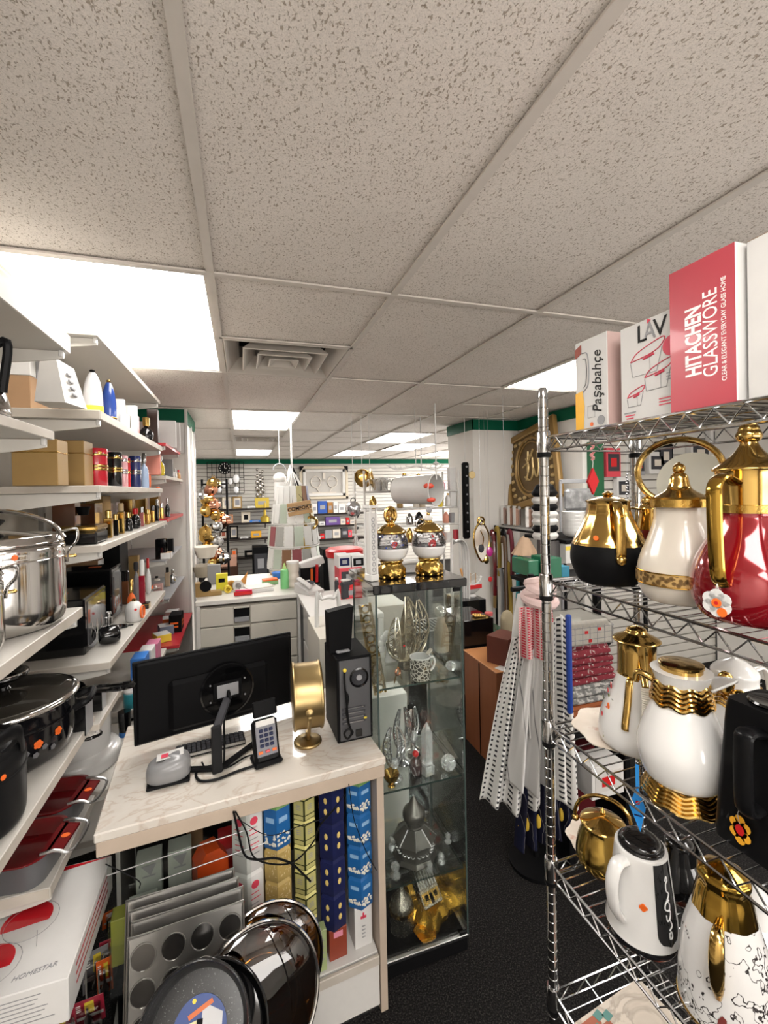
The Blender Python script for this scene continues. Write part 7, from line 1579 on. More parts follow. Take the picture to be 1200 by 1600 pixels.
g.build('hour_marks', t); g = G(); g.box((0, -.012, R_*.25), (.012, .004, R_*.5), INKW); g.box((R_*.15, -.012, 0), (R_*.35, .004, .012), INKW); g.build('clock_hands', t)
ci = ['left low', 'left upper', 'middle', 'right upper', 'right lower']
for k, (px_, py_, s_) in enumerate(((343, 765, .09), (350, 757, .10), (360, 752, .10), (369, 748, .14), (369, 765, .11))):
    P = at(px_, py_, Y=YB-.16); t = thing('crystal_ornament', ci[k]+' white crystal ornament in front of the wire grid panel', 'ornament', P, 0, 'crystals on the grid panel'); g = G(); g.sphere((0, 0, 0), s_*.5, M('frosted_crystal', (.75, .76, .78), .15, 0, .5), 10, (.9, .6, 1.3)); g.tube([(0, 0, 0), (0, .115, 0)], .006, BLACKM, 5); g.build('crystal_body', t, sharp=5)
t = thing('grid_shelf', 'thin grey shelf along the bottom of the wire grid panel', 'shelf', (0, 0, 0)); cx, w_, zb, zt = PR(322, 372, 771, 775, YB-.15); t.location = (cx, YB-.14, zb); g = G(); g.box((0, 0, 0), (w_, .22, .03), GREYM, .004); g.build('shelf_board', t)
cx, w_, zb, zt = PR(398, 415, 732, 792, YB-.12); t = thing('silver_wall_ornament', 'long silver twisted ornament hanging on the far wall', 'ornament', (cx, YB-.12, (zb+zt)/2)); g = G(); h = zt-zb
for k in range(18): g.sphere((w_*.28*math.sin(k*2.1), 0, -h/2+h*k/18+.02), w_*.24*(1-.5*abs(k-8)/9), M('tarnished_silver', (.32, .30, .27), .25, .9), 10, (1, .6, 1.2))
g.build('ornament_body', t)
# ---- dark wall shelves, left group and right group, with what stands on them
SH = []
def wshelf(x0, x1, y, label):
    a, b_ = at(x0, y, Y=YB-.25), at(x1, y, Y=YB-.25); t = thing('wall_shelf', label, 'shelf', ((a.x+b_.x)/2, YB-.15, a.z)); g = G(); g.box((0, -.02, -.02), (b_.x-a.x, .24, .035), DARKSH, .003); g.build('shelf_board', t)
    for s in (-.4, .4): g = G(); g.prism([(.08, -.04), (-.10, -.04), (.08, -.14)], -.008, .008, BLACKM, 'yz', T=Matrix.Translation((s*(b_.x-a.x), 0, 0))); g.build('bracket', t)
    return a.z
zl = [wshelf(328, 424, y, 'dark shelf on the far wall left of the card spinner, '+n) for y, n in ((796, 'topmost'), (819, 'second from top'), (844, 'third from top'), (874, 'lowest'))]
zr = [wshelf(484, 570, y, 'dark shelf on the far wall right of the card spinner, '+n) for y, n in ((803, 'topmost'), (822, 'second from top'), (843, 'third from top'))]
FRM = {'g': M('dull_gold_frame', (.28, .18, .07), .4, .3), 'd': M('dark_wood_frame', (.05, .03, .02), .4), 'o': M('orange_wood_frame', (.45, .20, .10), .45), 'c': M('cream_frame', (.50, .44, .34), .5), 'b': BLACKM, 'w': WHITEM}
PIC = M('faded_photo', (.20, .20, .22), .5)
def frame(x0, x1, y0, zz, k, label, inner=PIC):
    a, b_ = at(x0, y0, Y=YB-.2), at(x1, y0, Y=YB-.2); w_ = b_.x-a.x; h = a.z-zz
    t = thing('framed_photo', label, 'picture frame', ((a.x+b_.x)/2, YB-.2, zz)); g = G(); f = w_*.16
    g.box((0, 0, f/2), (w_, .03, f), FRM[k], .003); g.box((0, 0, h-f/2), (w_, .03, f), FRM[k], .003); g.box((-w_/2+f/2, 0, h/2), (f, .03, h-2*f), FRM[k], .003); g.box((w_/2-f/2, 0, h/2), (f, .03, h-2*f), FRM[k], .003); g.build('frame_border', t)
    g = G(); g.box((0, .004, h/2), (w_-2*f, .012, h-2*f), CREAM); g.box((0, -.003, h/2), (w_*.45, .004, h*.45), inner); g.build('picture', t)
frame(331, 341, 779, zl[0], 'g', 'narrow dull gold picture frame, top shelf left end'); frame(347, 361, 777, zl[0], 'c', 'cream picture frame with grey photo on the top wall shelf'); frame(363, 378, 776, zl[0], 'g', 'wide dull gold picture frame at the right of the top wall shelf trio')
frame(335, 346, 801, zl[1], 'd', 'oval dark picture frame on the second wall shelf'); frame(350, 364, 804, zl[1], 'o', 'orange wood picture frame with blue grey photo'); frame(377, 391, 800, zl[1], 'c', 'cream card holder with black top on the second wall shelf', BLACKM)
frame(343, 355, 825, zl[2], 'd', 'dark framed plaque with a pale oval on the third wall shelf', M('russet_print', (.25, .06, .03), .5)); frame(358, 372, 822, zl[2], 'b', 'black box frame with a pale stripe on the third wall shelf')
frame(336, 357, 862, zl[3], 'w', 'white picture frame on the lowest wall shelf'); frame(360, 371, 857, zl[3], 'd', 'small red and brown picture frame on the lowest wall shelf', ORANGE)
def wbox(x0, x1, y0, zz, mat, label, group=None, name='boxed_gift'):
    a, b_ = at(x0, y0, Y=YB-.2), at(x1, y0, Y=YB-.2); h = max(.03, a.z-zz); t = thing(name, label, 'box', ((a.x+b_.x)/2, YB-.2, zz), 0, group); g = G(); g.box((0, 0, h/2), (b_.x-a.x, .12, h), mat, .004); g.build('box_body', t); g = G(); g.box((0, -.061, h*.5), ((b_.x-a.x)*.55, .002, h*.35), INKG if mat is not BLACKM else CREAM); g.build('box_print', t)
wbox(390, 408, 813, zl[1], BLUE, 'bright blue box on the second wall shelf left of the spinner'); wbox(392, 408, 830, zl[2], M('amber_orange_box', (.60, .30, .02), .4), 'amber orange box alone on the third wall shelf')
wbox(386, 400, 791, zl[0], WHITEP, 'white strip of boxes on the top wall shelf, right of the frames'); wbox(330, 345, 838, zl[2], WHITEP, 'white low box at the left end of the third wall shelf'); wbox(375, 388, 840, zl[2], WHITEP, 'white flat box in the middle of the third wall shelf'); wbox(382, 398, 860, zl[3], BLACKM, 'black box on the lowest wall shelf left of the spinner')
wbox(398, 420, 778, zl[0]+.0, M('yellow_black_toy', (.45, .33, .04), .4), 'yellow and black toy at the right end of the top wall shelf')
P = at(414, 812, Y=YB-.25); t = thing('boxed_gift', 'yellow pump shaped ornament on the second wall shelf', 'ornament', V(P.x, P.y, zl[1])); g = G(); g.lathe([(.09, 0), (.09, .10), (.03, .14), (.02, .40)], M('mustard_metal', (.40, .28, .04), .4, .5), 16); g.build('ornament_body', t)
rb = [(0, 486, 495, 787, WHITEP, 'stack of white boxes at the left end of the top right wall shelf'), (0, 496, 510, 783, M('ultramarine_case', (.02, .07, .30), .35), 'ultramarine blue case on the top right wall shelf'), (0, 511, 519, 785, M('chestnut_case', (.28, .13, .03), .4), 'chestnut case beside the blue one'), (0, 520, 527, 784, WHITEP, 'narrow white box right of the chestnut case'), (0, 528, 538, 788, WHITEP, 'pile of white boxes near the silver ball'),
      (1, 498, 507, 815, WHITEP, 'small white box on the second right wall shelf'), (1, 508, 530, 808, M('blue_red_box', (.10, .05, .20), .4), 'wide blue and red box on the second right wall shelf'), (1, 531, 539, 811, CREAM, 'cream box on the second right wall shelf'), (1, 540, 545, 809, RED, 'slim red box on the second right wall shelf'), (1, 546, 554, 812, CREAM, 'cream box at the right end of the second shelf'),
      (2, 494, 500, 838, WHITEP, 'tiny white box on the third right wall shelf'), (2, 500, 506, 834, RED, 'tiny red box on the third right wall shelf'), (2, 507, 518, 828, GREYM, 'grey striped box stack on the third right wall shelf'), (2, 519, 531, 827, CREAM, 'cream box stack on the third right wall shelf'), (2, 532, 543, 825, GREYD, 'dark grey box on the third right wall shelf'), (2, 543, 549, 828, REDC, 'red and white box right end of the third shelf')]
for k, x0, x1, y0, mt, lb in rb: wbox(x0, x1, y0, zr[k], mt, lb)
pbox('black_cabinet', 'black cabinet standing at the far wall left of the spinner', 'cabinet', 395, 420, 855, 905, 9.0, .4, BLACKM, z=0, front=fr_pic(GREYD, GREYM)); pbox('brown_cabinet', 'brown low cabinet with a pinkish box at the far left wall', 'cabinet', 340, 372, 885, 905, 9.2, .4, M('walnut_dark', (.06, .03, .02), .5), z=0)
wood = M('tan_wood', (.40, .24, .10), .5)
pbox('wooden_crate', 'pinkish tan box on the brown low cabinet', 'box', 345, 370, 870, 886, 9.2, .3, M('pinkish_tan_card', (.50, .28, .2), .6)); pbox('wooden_bench', 'tan wooden roll lying behind the blue bowl', 'ornament', 423, 440, 895, 905, 4.15, .08, wood, z=.951)
pbox('speaker_set', 'black equipment stand right of the card spinner', 'stand', 505, 522, 858, 900, 6.0, .3, BLACKM, z=0); pbox('black_cabinet', 'black cabinet behind the spinner at the far right wall', 'cabinet', 486, 512, 868, 900, 9.0, .4, BLACKM, z=0)
# large cream framed picture
cx, w_, zb, zt = PR(469, 545, 728, 780, YB-.1); t = thing('framed_picture', 'large cream framed picture with two hoop drawings on the far wall', 'picture', (cx, YB-.008, zb)); h = zt-zb
g = G()
for f, m_, y in ((.0, FRM['c'], 0), (.07, WHITEM, -.01)):
    a = w_/2-f; b0, b1 = f, h-f
    g.box((0, y, b0+.03), (2*a, .05, .06), m_, .006); g.box((0, y, b1-.03), (2*a, .05, .06), m_, .006); g.box((-a+.03, y, h/2), (.06, .05, b1-b0), m_, .006); g.box((a-.03, y, h/2), (.06, .05, b1-b0), m_, .006)
g.build('frame_border', t); g = G(); g.box((0, .01, h/2), (w_-.1, .01, h-.1), M('pale_grey_canvas', (.40, .38, .35), .6)); g.build('canvas', t)
g = G()
for s in (-1, 1): g.torus((s*w_*.17, -.01, h*.52), w_*.10, .009, CREAM, axis='y', seg=24, sy=1.15); g.tube([(s*w_*.17, -.01, h*.36), (s*w_*.10, -.01, h*.2)], .009, CREAM, 6)
g.tube([(-w_*.28, -.01, h*.55), (w_*.28, -.01, h*.55)], .008, CREAM, 6); g.box((0, -.01, h*.18), (w_*.5, .01, .05), CREAM); g.box((0, -.012, h*.7), (.05, .01, h*.18), CREAM); g.build('hoop_drawing', t)
for sx in (-1, 1): g = G(); g.prism([(0, 0), (sx*-.10, 0), (0, -.14)], -.035, -.03, BLACKM, 'xz', T=Matrix.Translation((sx*w_/2, 0, h))); g.build('corner_cap', t)
# ---- card spinner hanging in the middle
PS = at(460, 890, Y=4.35); t = thing('card_spinner', 'white wire card spinner full of coloured leaflets in the middle', 'spinner rack', (PS.x, 4.35, .951+.02)); H = zfor(735, PS.x, 4.35)-t.location.z
g = G(); g.tube([(0, 0, -.02), (0, 0, H+.02)], .008, TILEG, 8); g.lathe([(.12, -.02), (.12, -.012)], TILEG, 24); g.tube([(0, 0, H), (0, 0, CEIL-t.location.z-.01)], .005, TILEG, 6); g.build('centre_pole', t)
Rs = [(.02, .25), (.24, .24), (.46, .20), (.64, .16), (.80, .12)]
for f, r in Rs: g = G(); g.torus((0, 0, H*f), r, .006, TILEG, seg=32, rs=6); g.build('wire_ring', t)
g = G()
for k in range(10): a = k*PI/5; g.tube([(Rs[0][1]*math.cos(a), Rs[0][1]*math.sin(a), H*.02), (Rs[-1][1]*math.cos(a), Rs[-1][1]*math.sin(a), H*.80), (0, 0, H)], .004, TILEG, 5)
g.build('upright_wires', t)
rnd = random.Random(4); LC = [M('mint_leaflet', (.40, .46, .38), .5), M('leaflet_white', (.6, .6, .58), .5), M('leaflet_navy', (.04, .05, .14), .4), M('leaflet_red', (.22, .04, .05), .4), M('leaflet_grey', (.32, .32, .30), .5), M('leaflet_green', (.20, .28, .16), .5), M('leaflet_yellow', (.42, .38, .20), .5), M('leaflet_brown', (.2, .1, .05), .5)]
ln_ = ['mint green', 'white', 'navy', 'red', 'grey', 'green', 'yellow', 'brown']
for lv, (f, r) in enumerate(Rs[:4]):
    for k in range(9):
        a = PI+PI*k/8+.1*lv; c = rnd.choice((0, 0, 1, 1, 1, 2, 3, 4, 4, 5, 6, 7)); hh = H*.19; q = thing('leaflet', ln_[c]+' leaflet in the '+['lowest', 'second lowest', 'second highest', 'highest'][lv]+' ring of the card spinner', 'leaflet', (t.location.x+(r-.01)*math.cos(a), 4.35+(r-.01)*math.sin(a), t.location.z+H*f+.01), a-PI/2, 'leaflets on the card spinner')
        g = G(); g.box((0, 0, hh/2), (r*.34, .006, hh), LC[c], .001, rx=.12); g.box((0, -.006, hh*.62), (r*.24, .001, hh*.25), LC[(c+3) % 8], rx=.12); g.build('leaflet_card', q)
cx, w_, zb, zt = PR(449, 487, 788, 800, 4.08); t = thing('wooden_sign', 'tilted tan wooden sign with dark lettering in front of the card spinner', 'sign', (cx, 4.08, (zb+zt)/2)); t.rotation_euler = (0, -.14, 0)
g = G()
for k in range(3): g.box((0, 0, (k-1)*(.040)), (w_, .012, .036), wood, .003)
g.build('sign_boards', t); lettering('COMFORT', .045, BLACKM, t, face_T((0, -.008, 0), (1, 0, 0), (0, 0, 1)), bold=.001)
g = G(); g.tube([(-.06, 0, .05), (0, .22, .18), (.06, 0, .05)], .002, BLACKM, 5); g.build('hanging_cord', t)
# things hanging near the spinner head
P = at(437, 748, Y=4.6); t = thing('glass_globe_lamp', 'frosted white globe on a white tube hanging by the card spinner', 'hanging ornament', P); g = G(); g.sphere((0, 0, 0), .065, M('frosted_bulb', (.55, .53, .5), .2, 0, .5), 20); g.build('globe', t); g = G(); g.lathe([(.05, -.22), (.06, -.22), (.055, -.02)], WHITEG, 20); g.build('tube', t); g = G(); g.torus((0, 0, .09), .06, .006, GREYM, axis='y', a0=0, a1=PI); g.tube([(0, 0, .15), (0, 0, CEIL-P.z-.01)], .003, TILEG, 5); g.build('hanger', t)
P = at(470, 760, Y=4.5); t = thing('folded_umbrella', 'black and white folded umbrella hanging slanted beside the spinner', 'umbrella', P); g = G(); g.tube([(-.09, 0, .22), (-.02, 0, 0), (.06, 0, -.16)], [.008, .035, .045], BLACKM, 10); g.build('folded_canopy', t); g = G(); g.tube([(-.05, -.03, .12), (.02, -.04, -.10)], .006, WHITEM, 6); g.build('white_strap', t)
P = at(455, 745, Y=4.55); t = thing('white_scarf', 'white twisted scarf hanging from the ceiling at the spinner head', 'scarf', P); g = G(); g.tube([(0, 0, CEIL-P.z-.01), (0, 0, .12)], .003, TILEG, 5); g.lathe(sm2([(.01, .12), (.03, .05), (.035, -.05), (.03, -.12)], 3), WHITEM, 14, fun=lambda a, z: 1+.15*math.sin(4*a+z*30)); g.build('scarf_body', t)
P = at(486, 817, Y=4.2); t = thing('brass_handbell', 'round gold hoop ornament hanging right of the card spinner', 'ornament', P); g = G(); g.torus((0, 0, 0), .055, .014, GOLD, axis='y'); g.tube([(0, 0, .06), (-.03, 0, .18)], .008, GOLD, 8); g.build('hoop', t)
P = at(478, 848, Y=4.2); t = thing('yellow_spool', 'yellow plastic spool hanging under the gold hoop', 'spool', P); g = G(); g.lathe([(.05, -.06), (.05, -.045), (.03, -.04), (.03, .02), (.05, .03), (.05, .045)], M('golden_yellow', (.65, .42, .03), .35), 20); g.build('spool_body', t)
P = at(552, 795, Y=3.6); t = thing('silver_ball', 'round silver disco style ball hanging left of the white wire shelf', 'ornament', P); g = G(); g.sphere((0, 0, 0), .065, M('hammered_silver', (.55, .55, .56), .2, .8, var=.1, scale=40, bump=.5), 24); g.build('ball', t); g = G(); g.torus((-.0, 0, .07), .02, .004, BLACKM, axis='y'); g.tube([(0, 0, .09), (0, 0, CEIL-P.z-.01)], .002, TILEG, 5); g.build('hook', t)
for k, (px_, py_, r, lb) in enumerate(((566, 748, .085, 'round shiny gold plate hanging by the far wall'), (578, 749, .10, 'gold plate seen edge on beside the round one'))):
    P = at(px_, py_, Y=4.0-.2*k); t = thing('gold_plate', lb, 'plate', P, 1.15 if k else .15); g = G(); g.lathe(sm2([(1e-4, 0), (r*.6, 0), (r*.8, .012), (r, .02), (r, .023), (r*.6, .006), (1e-4, .004)], 3), GOLD, 36, T=face_T((0, 0, 0), (1, 0, 0), (0, .2, 1))); g.build('plate_body', t); g = G(); g.tube([(0, 0, r), (0, 0, CEIL-P.z-.01)], .003, TILEG, 5); g.build('hanging_rod', t)
P = at(556, 845, Y=3.6); t = thing('hand_whisk', 'grey balloon whisk hanging beneath the silver ball', 'whisk', P); g = G()
for k in range(6): g.tube([(.0, 0, .07), (.035*math.cos(k*PI/3), .035*math.sin(k*PI/3), -.05), (0, 0, -.08)], .002, STEELB, 5)
g.build('wires', t); g = G(); g.tube([(0, 0, .06), (0, 0, .17)], .008, M('taupe_handle', (.3, .26, .22), .5), 8); g.build('handle', t)
# ---- white wire kitchen shelf unit behind the snow globes
YS = 3.9
cx0, cx1 = at(570, 760, Y=YS).x, at(718, 760, Y=YS).x; t = thing('wire_shelving', 'white wire shelving crowded with kitchen goods behind the snow globes', 'shelving', ((cx0+cx1)/2, YS+.2, 0)); hw = (cx1-cx0)/2
zs = [zfor(y, (cx0+cx1)/2, YS) for y in (768, 795, 822, 850)]
for sx in (-1, 1):
    for sy in (-1, 1): g = G(); g.tube([(sx*hw, sy*.18, 0), (sx*hw, sy*.18, 1.88)], .011, TILEG, 8); g.build('post', t)
for z in zs+[.75, .35]:
    g = G(); g.tube([(-hw, -.18, z), (hw, -.18, z), (hw, .18, z), (-hw, .18, z)], .007, TILEG, 6, closed=True)
    for k in range(1, 24): g.tube([(-hw+2*hw*k/24, -.18, z), (-hw+2*hw*k/24, .18, z)], .003, TILEG, 4)
    g.build('wire_shelf', t)
rnd = random.Random(21)
def ws(px_, z, w_, h, shape, mat, label, mat2=None, cat='kitchen item', name='kitchen_jar', yo=0):
    P = V(xfor(px_, YS+.08+yo, z), YS+.08+yo, z+.008); t = thing(name, label, cat, P, rnd.uniform(-.2, .2)); g = G()
    if shape == 'j': g.lathe(sm2([(w_*.4, 0), (w_*.5, h*.1), (w_*.48, h*.6), (w_*.3, h*.85), (w_*.12, h)], 3), mat, 20)
    elif shape == 'c': g.lathe([(w_*.4, 0), (w_*.5, h), (w_*.46, h), (1e-4, h*.1)], mat, 24)
    else: g.box((0, 0, h/2), (w_, w_*.7, h), mat, .004)
    g.build('item_body', t)
    if mat2: g = G(); g.lathe([(w_*.2, h*.9), (w_*.22, h*1.05), (1e-4, h*1.1)], mat2, 16); g.build('lid', t)
rows = [(0, [(588, .10, .12, 'c', WHITEG, 'white dish rack cup on the top wire shelf, far left'), (600, .09, .13, 'c', TILEG, 'white mug beside the far left one on the top wire shelf'), (632, .09, .16, 'j', WHITEG, 'white bottle on the top wire shelf'), (643, .08, .14, 'j', CREAM, 'cream bottle on the top wire shelf'), (654, .09, .15, 'j', WHITEG, 'white cone shaped jar on the top wire shelf'), (706, .07, .22, 'b', WHITEP, 'tall white paper box at the right end of the top wire shelf'), (690, .07, .10, 'j', PINK, 'pink topped jar near the tall white paper box')]),
 (1, [(583, .07, .12, 'j', GOLD, 'gold jar on the second wire shelf, far left'), (625, .06, .09, 'j', GOLDC, 'brown gold jar on the second wire shelf'), (650, .07, .08, 'c', CREAM, 'cream cup pile on the second wire shelf'), (660, .07, .08, 'c', M('biscuit_ceramic', (.5, .42, .3), .4), 'biscuit coloured cup on the second wire shelf'), (688, .05, .12, 'j', YELLOW, 'yellow soap bottle on the second wire shelf'), (700, .06, .12, 'j', WHITEG, 'white soap bottle right of the yellow one'), (708, .07, .24, 'b', WHITEP, 'white paper tower at the right of the second wire shelf')]),
 (2, [(640, .07, .11, 'j', CHROME, 'silver pear shaped jar between the snow globes'), (697, .06, .11, 'j', M('salmon_plastic', (.6, .25, .18), .4), 'salmon brush holder right of the red globe'), (706, .06, .10, 'c', GREYM, 'grey cup right of the salmon brush holder'), (655, .08, .12, 'j', BLACKG, 'black kettle shape between the snow globes')]),
 (3, [(640, .07, .14, 'j', GOLD, 'gold vase between the snow globes'), (700, .07, .08, 'c', WHITEG, 'white cup low right of the red globe'), (712, .05, .10, 'b', REDC, 'red pack at the right end of the low wire shelf'), (690, .06, .09, 'j', ORANGE, 'orange figure low right of the red globe')])]
for k, its in rows:
    for px_, w_, h, s_, mt, lb in its: ws(px_, zs[k], w_, h, s_, mt, lb, GOLD if s_ == 'j' and mt in (WHITEG, CREAM) else None)
P = V(xfor(600, YS, zs[0]), YS, zs[0]+.01); t = thing('dish_rack', 'white wire dish rack on top of the wire shelving', 'dish rack', P); g = G()
for k in range(9): g.tube(smooth([(-.16+.04*k, .06, 0), (-.16+.04*k, .0, .09), (-.16+.04*k, -.07, .10), (-.16+.04*k, -.10, 0)], 3), .005, TILEG, 5)
g.tube([(-.17, -.10, 0), (.17, -.10, 0)], .006, TILEG, 6); g.tube([(-.17, 0, .09), (.17, 0, .09)], .006, TILEG, 6); g.build('rack_wires', t)
# big hanging white bucket cup and branch
P = at(682, 765, Y=3.3); t = thing('hanging_colander', 'large white enamel drum hanging sideways above the right globe', 'hanging pot', P, 0); R_ = .125
g = G(); g.lathe([(R_*.55, .40), (R_*.9, .38), (R_, .02), (R_*1.04, 0), (R_*.97, 0), (R_*.92, .03), (R_*.9, .30), (1e-4, .32)], M('white_enamel', (.58, .57, .55), .3, 0, .3), 36, T=face_T((0, 0, 0), (-.82, -.57, 0), (0, 0, 1))); g.build('drum', t)
g = G(); g.sphere((-.09, -.05, .03), .03, M('red_bird', (.55, .06, .03), .4), 14, (1.5, .6, .8)); g.sphere((-.07, -.05, -.08), .028, M('red_bird'), 14, (1.4, .6, .7)); g.build('red_birds', t)
g = G(); g.tube([(0, 0, .08), (0, 0, CEIL-P.z-.01)], .006, TILEG, 6); g.lathe([(.02, .20), (.03, .21), (.01, .225)], TILEG, 16); g.build('hanging_rod', t)
P = at(650, 735, Y=3.5); t = thing('antler_branch', 'white twig branch hanging over the snow globes', 'ornament', P); g = G()
for s in (-1, 1):
    g.tube(smooth([(0, 0, .04), (s*.10, 0, .02), (s*.18, 0, .01), (s*.26, 0, .05)], 4), .007, WHITEG, 6)
    for q in range(4): g.tube([(s*(.08+.045*q), 0, .02), (s*(.10+.05*q), 0, .055)], [.005, .001], WHITEG, 5)
g.tube([(0, 0, .04), (0, 0, CEIL-P.z-.01)], .003, TILEG, 5); g.build('branch', t)
t = thing('ceiling_rod', 'thin white ceiling rod left of the pillar', 'hanging rod', at(658, 720, Y=3.95)); g = G(); z = t.location.z; g.tube([(0, 0, -.1), (0, 0, CEIL-z-.01)], .006, TILEG, 6); g.build('rod', t)
P = at(728, 790, Y=3.92); t = thing('black_coat_bag', 'tall black garment strip hanging on the left side of the pillar', 'garment bag', P); g = G(); g.box((0, 0, .05), (.07, .05, .75), BLACKM, .015); g.build('bag_body', t)
g = G()
for k in range(8): g.sphere((.0, -.03, .38-.09*k), .010, GREYM, 8)
g.build('clips', t); g = G(); g.tube([(0, 0, .42), (.0, 0, CEIL-P.z-.01)], .003, TILEG, 5); g.build('hook', t)
P = at(738, 742, Y=3.9); t = thing('wall_medallion', 'round gold and cream medallion on the pillar corner', 'ornament', P); g = G(); g.lathe([(.034, 0), (.038, .006), (1e-4, .012)], M('pale_gold_disc', (.65, .5, .25), .25, .4), 24, T=face_T((0, 0, 0), (1, 0, 0), (0, 0, 1)) @ Matrix.Rotation(PI, 4, 'X')); g.build('medallion_body', t)
# gold and mirror leaf lamp on the pillar
P = at(752, 845, Y=3.75); t = thing('leaf_mirror', 'white and gold leaf shaped shiny ornament hanging at the pillar', 'wall ornament', P)
pts = smooth([(0, 0, .20), (-.075, 0, .08), (-.065, 0, -.08), (.01, 0, -.20), (.075, 0, -.08), (.080, 0, .06), (.02, 0, .18)], 5)
g = G(); g.prism([(p.x*.88, p.z*.92) for p in pts], -.004, .004, M('pearl_mirror', (.80, .76, .70), .08, .6), 'xz'); g.build('leaf_plate', t)
g = G(); g.tube(pts, .009, GOLD, 8, closed=True); g.tube([p*.72 for p in pts], .004, GOLD, 6, closed=True); g.torus((0, 0, .19), .035, .009, GOLD, axis='y'); g.tube(smooth([(-.01, -.01, .1), (.02, -.01, .02), (-.01, -.01, -.08)], 4), .004, GOLD, 6); g.build('gold_outline', t); g = G(); g.tube([(0, 0, .22), (0, 0, CEIL-P.z-.01)], .0008, STEELB, 5); g.build('chain', t)
# ship model on black stand
P = at(742, 905, Y=3.25); zq = zfor(938, P.x, 3.25)
pbox('display_plinth', 'black display stand carrying the red and white ship model', 'stand', 722, 760, 938, 1010, 3.15, .30, BLACKG, z=0)
t = thing('ship_model', 'red and white toy ship model standing on the black stand', 'model ship', (P.x-.01, 3.30, zfor(938, P.x, 3.15)+.002), .1)
g = G(); g.sheet(lambda u, v_: ((-.10+.20*u)*(1+.12*v_), .05*math.sin(PI*min(1, max(0, u)))*(2*abs(v_-.5) if 0 else 1)*(-1 if v_ < .5 else 1)*(abs(2*v_-1))**.6, .02+.09*abs(2*v_-1)**1.5+.05*(2*u-1)**2), 14, 10, WHITEG); g.build('hull', t, solid=.006)
g = G(); g.box((0, -.048, .085), (.15, .006, .035), RED, .003); g.build('red_band', t); g = G()
for x in (-.05, 0, .05): g.tube([(x, 0, .08), (x, 0, .19)], .003, wood, 6)
g.tube([(-.08, 0, .12), (-.05, 0, .19), (0, 0, .17), (.05, 0, .19), (.10, 0, .14)], .0025, WHITEM, 5); g.build('masts', t); g = G(); g.tube([(-.07, -.02, .10), (-.11, -.02, .24)], .010, M('tan_figure', (.6, .3, .1), .5), 6); g.build('figurehead', t); g = G(); g.lathe([(.05, 0), (.03, .02)], WHITEG, 20); g.build('foot', t)
P = at(716, 870, Y=3.22); t = thing('arched_rack', 'white arched ribbed rack between the case and the ship model', 'rack', (P.x, 3.22, 0)); zt = zfor(846, P.x, 3.22)
for k in range(3): g = G(); g.tube(smooth([(-.06+.012*k, .02*k, 0), (-.06+.012*k, .02*k, zt-.10), (-.02, .02*k, zt-.01*k), (.05, .02*k, zt-.01*k), (.09-.012*k, .02*k, zt-.12), (.09-.012*k, .02*k, zt-.5)], 5), .012, WHITEG, 8, flat=(.03, .014), up=(0, 1, 0)); g.build('arch', t)
pbox('black_appliance', 'black round box with gold beads on top, right of the display tower', 'box', 726, 772, 968, 1060, 2.75, .35, BLACKG, z=0)
for k in range(9): 
    P = at(738+3.4*(k % 5), 968-3*(k//5), Y=2.85); t = thing('gold_bead', 'small gold bead in the pile on the black box', 'bead', V(P.x, 2.80+.03*(k % 2), zfor(968, P.x, 2.75)+.010), 0, 'gold beads on the black box'); g = G(); g.sphere((0, 0, 0), .012, GOLD, 10); g.build('bead_body', t)
P = at(765, 966, Y=2.85); t = thing('round_tin', 'small pink red tin on the black box beside the gold beads', 'tin', V(P.x, 2.86, zfor(968, P.x, 2.75)+.002)); g = G(); g.lathe([(.03, 0), (.03, .02), (1e-4, .022)], M('coral_pink', (.7, .15, .15), .3), 20); g.build('tin_body', t)
# glass green display box, brown cabinet, brown cartons
pbox('green_glass_box', 'green tinted glass display box behind the brown cabinet', 'display box', 754, 790, 985, 1060, 3.14, .30, M('green_tinted_glass', (.05, .13, .08), .1, 0, .6), z=0)
WOODB = patterned('reddish_brown_wood', [(0, (.14, .045, .018)), (.5, (.20, .07, .03)), (1, (.24, .09, .04))], scale=3, rough=.4, stretch=(6, 6, .6), detail=5, coat=.2)
t = thing('brown_cabinet', 'reddish brown wooden cabinet on the carpet behind the scarves', 'cabinet', (1.66, 2.52, 0)); zt = .60
g = G(); g.box((0, 0, zt/2), (.48, .40, zt), WOODB, .003); g.build('cabinet_body', t); g = G(); g.box((-.242, 0, zt/2), (.004, .006, zt-.02), BLACKM); g.build('door_gap', t); g = G(); g.box((0, 0, zt+.004), (.49, .41, .008), M('orange_ply', (.45, .2, .08), .4), .002); g.build('top_panel', t)
CHO = M('chocolate_card', (.10, .028, .018), .35)
for k, (x, y, w_, h, rz, lb) in enumerate(((1.56, 2.45, .17, .17, .5, 'left chocolate brown carton with white print on the brown cabinet'), (1.75, 2.42, .20, .26, .35, 'right taller chocolate brown carton with GOLD print on the cabinet'))):
    t = carton('product_carton', lb, 'box', (x, y, .609), (w_, .15, h), {'all': CHO}, rz)
    if k: lettering('GOLD', .05, INKW, t, face_T((0, -.0765, h*.45), (1, 0, 0), (0, 0, 1))); 
    g = G(); g.box((0, -.0762, h*.8), (w_*.5, .001, .008), INKW); g.box((0, -.0762, h*.2), (w_*.7, .001, .006), INKW); g.build('carton_print', t)
P = V(1.66, 2.5, .875); 
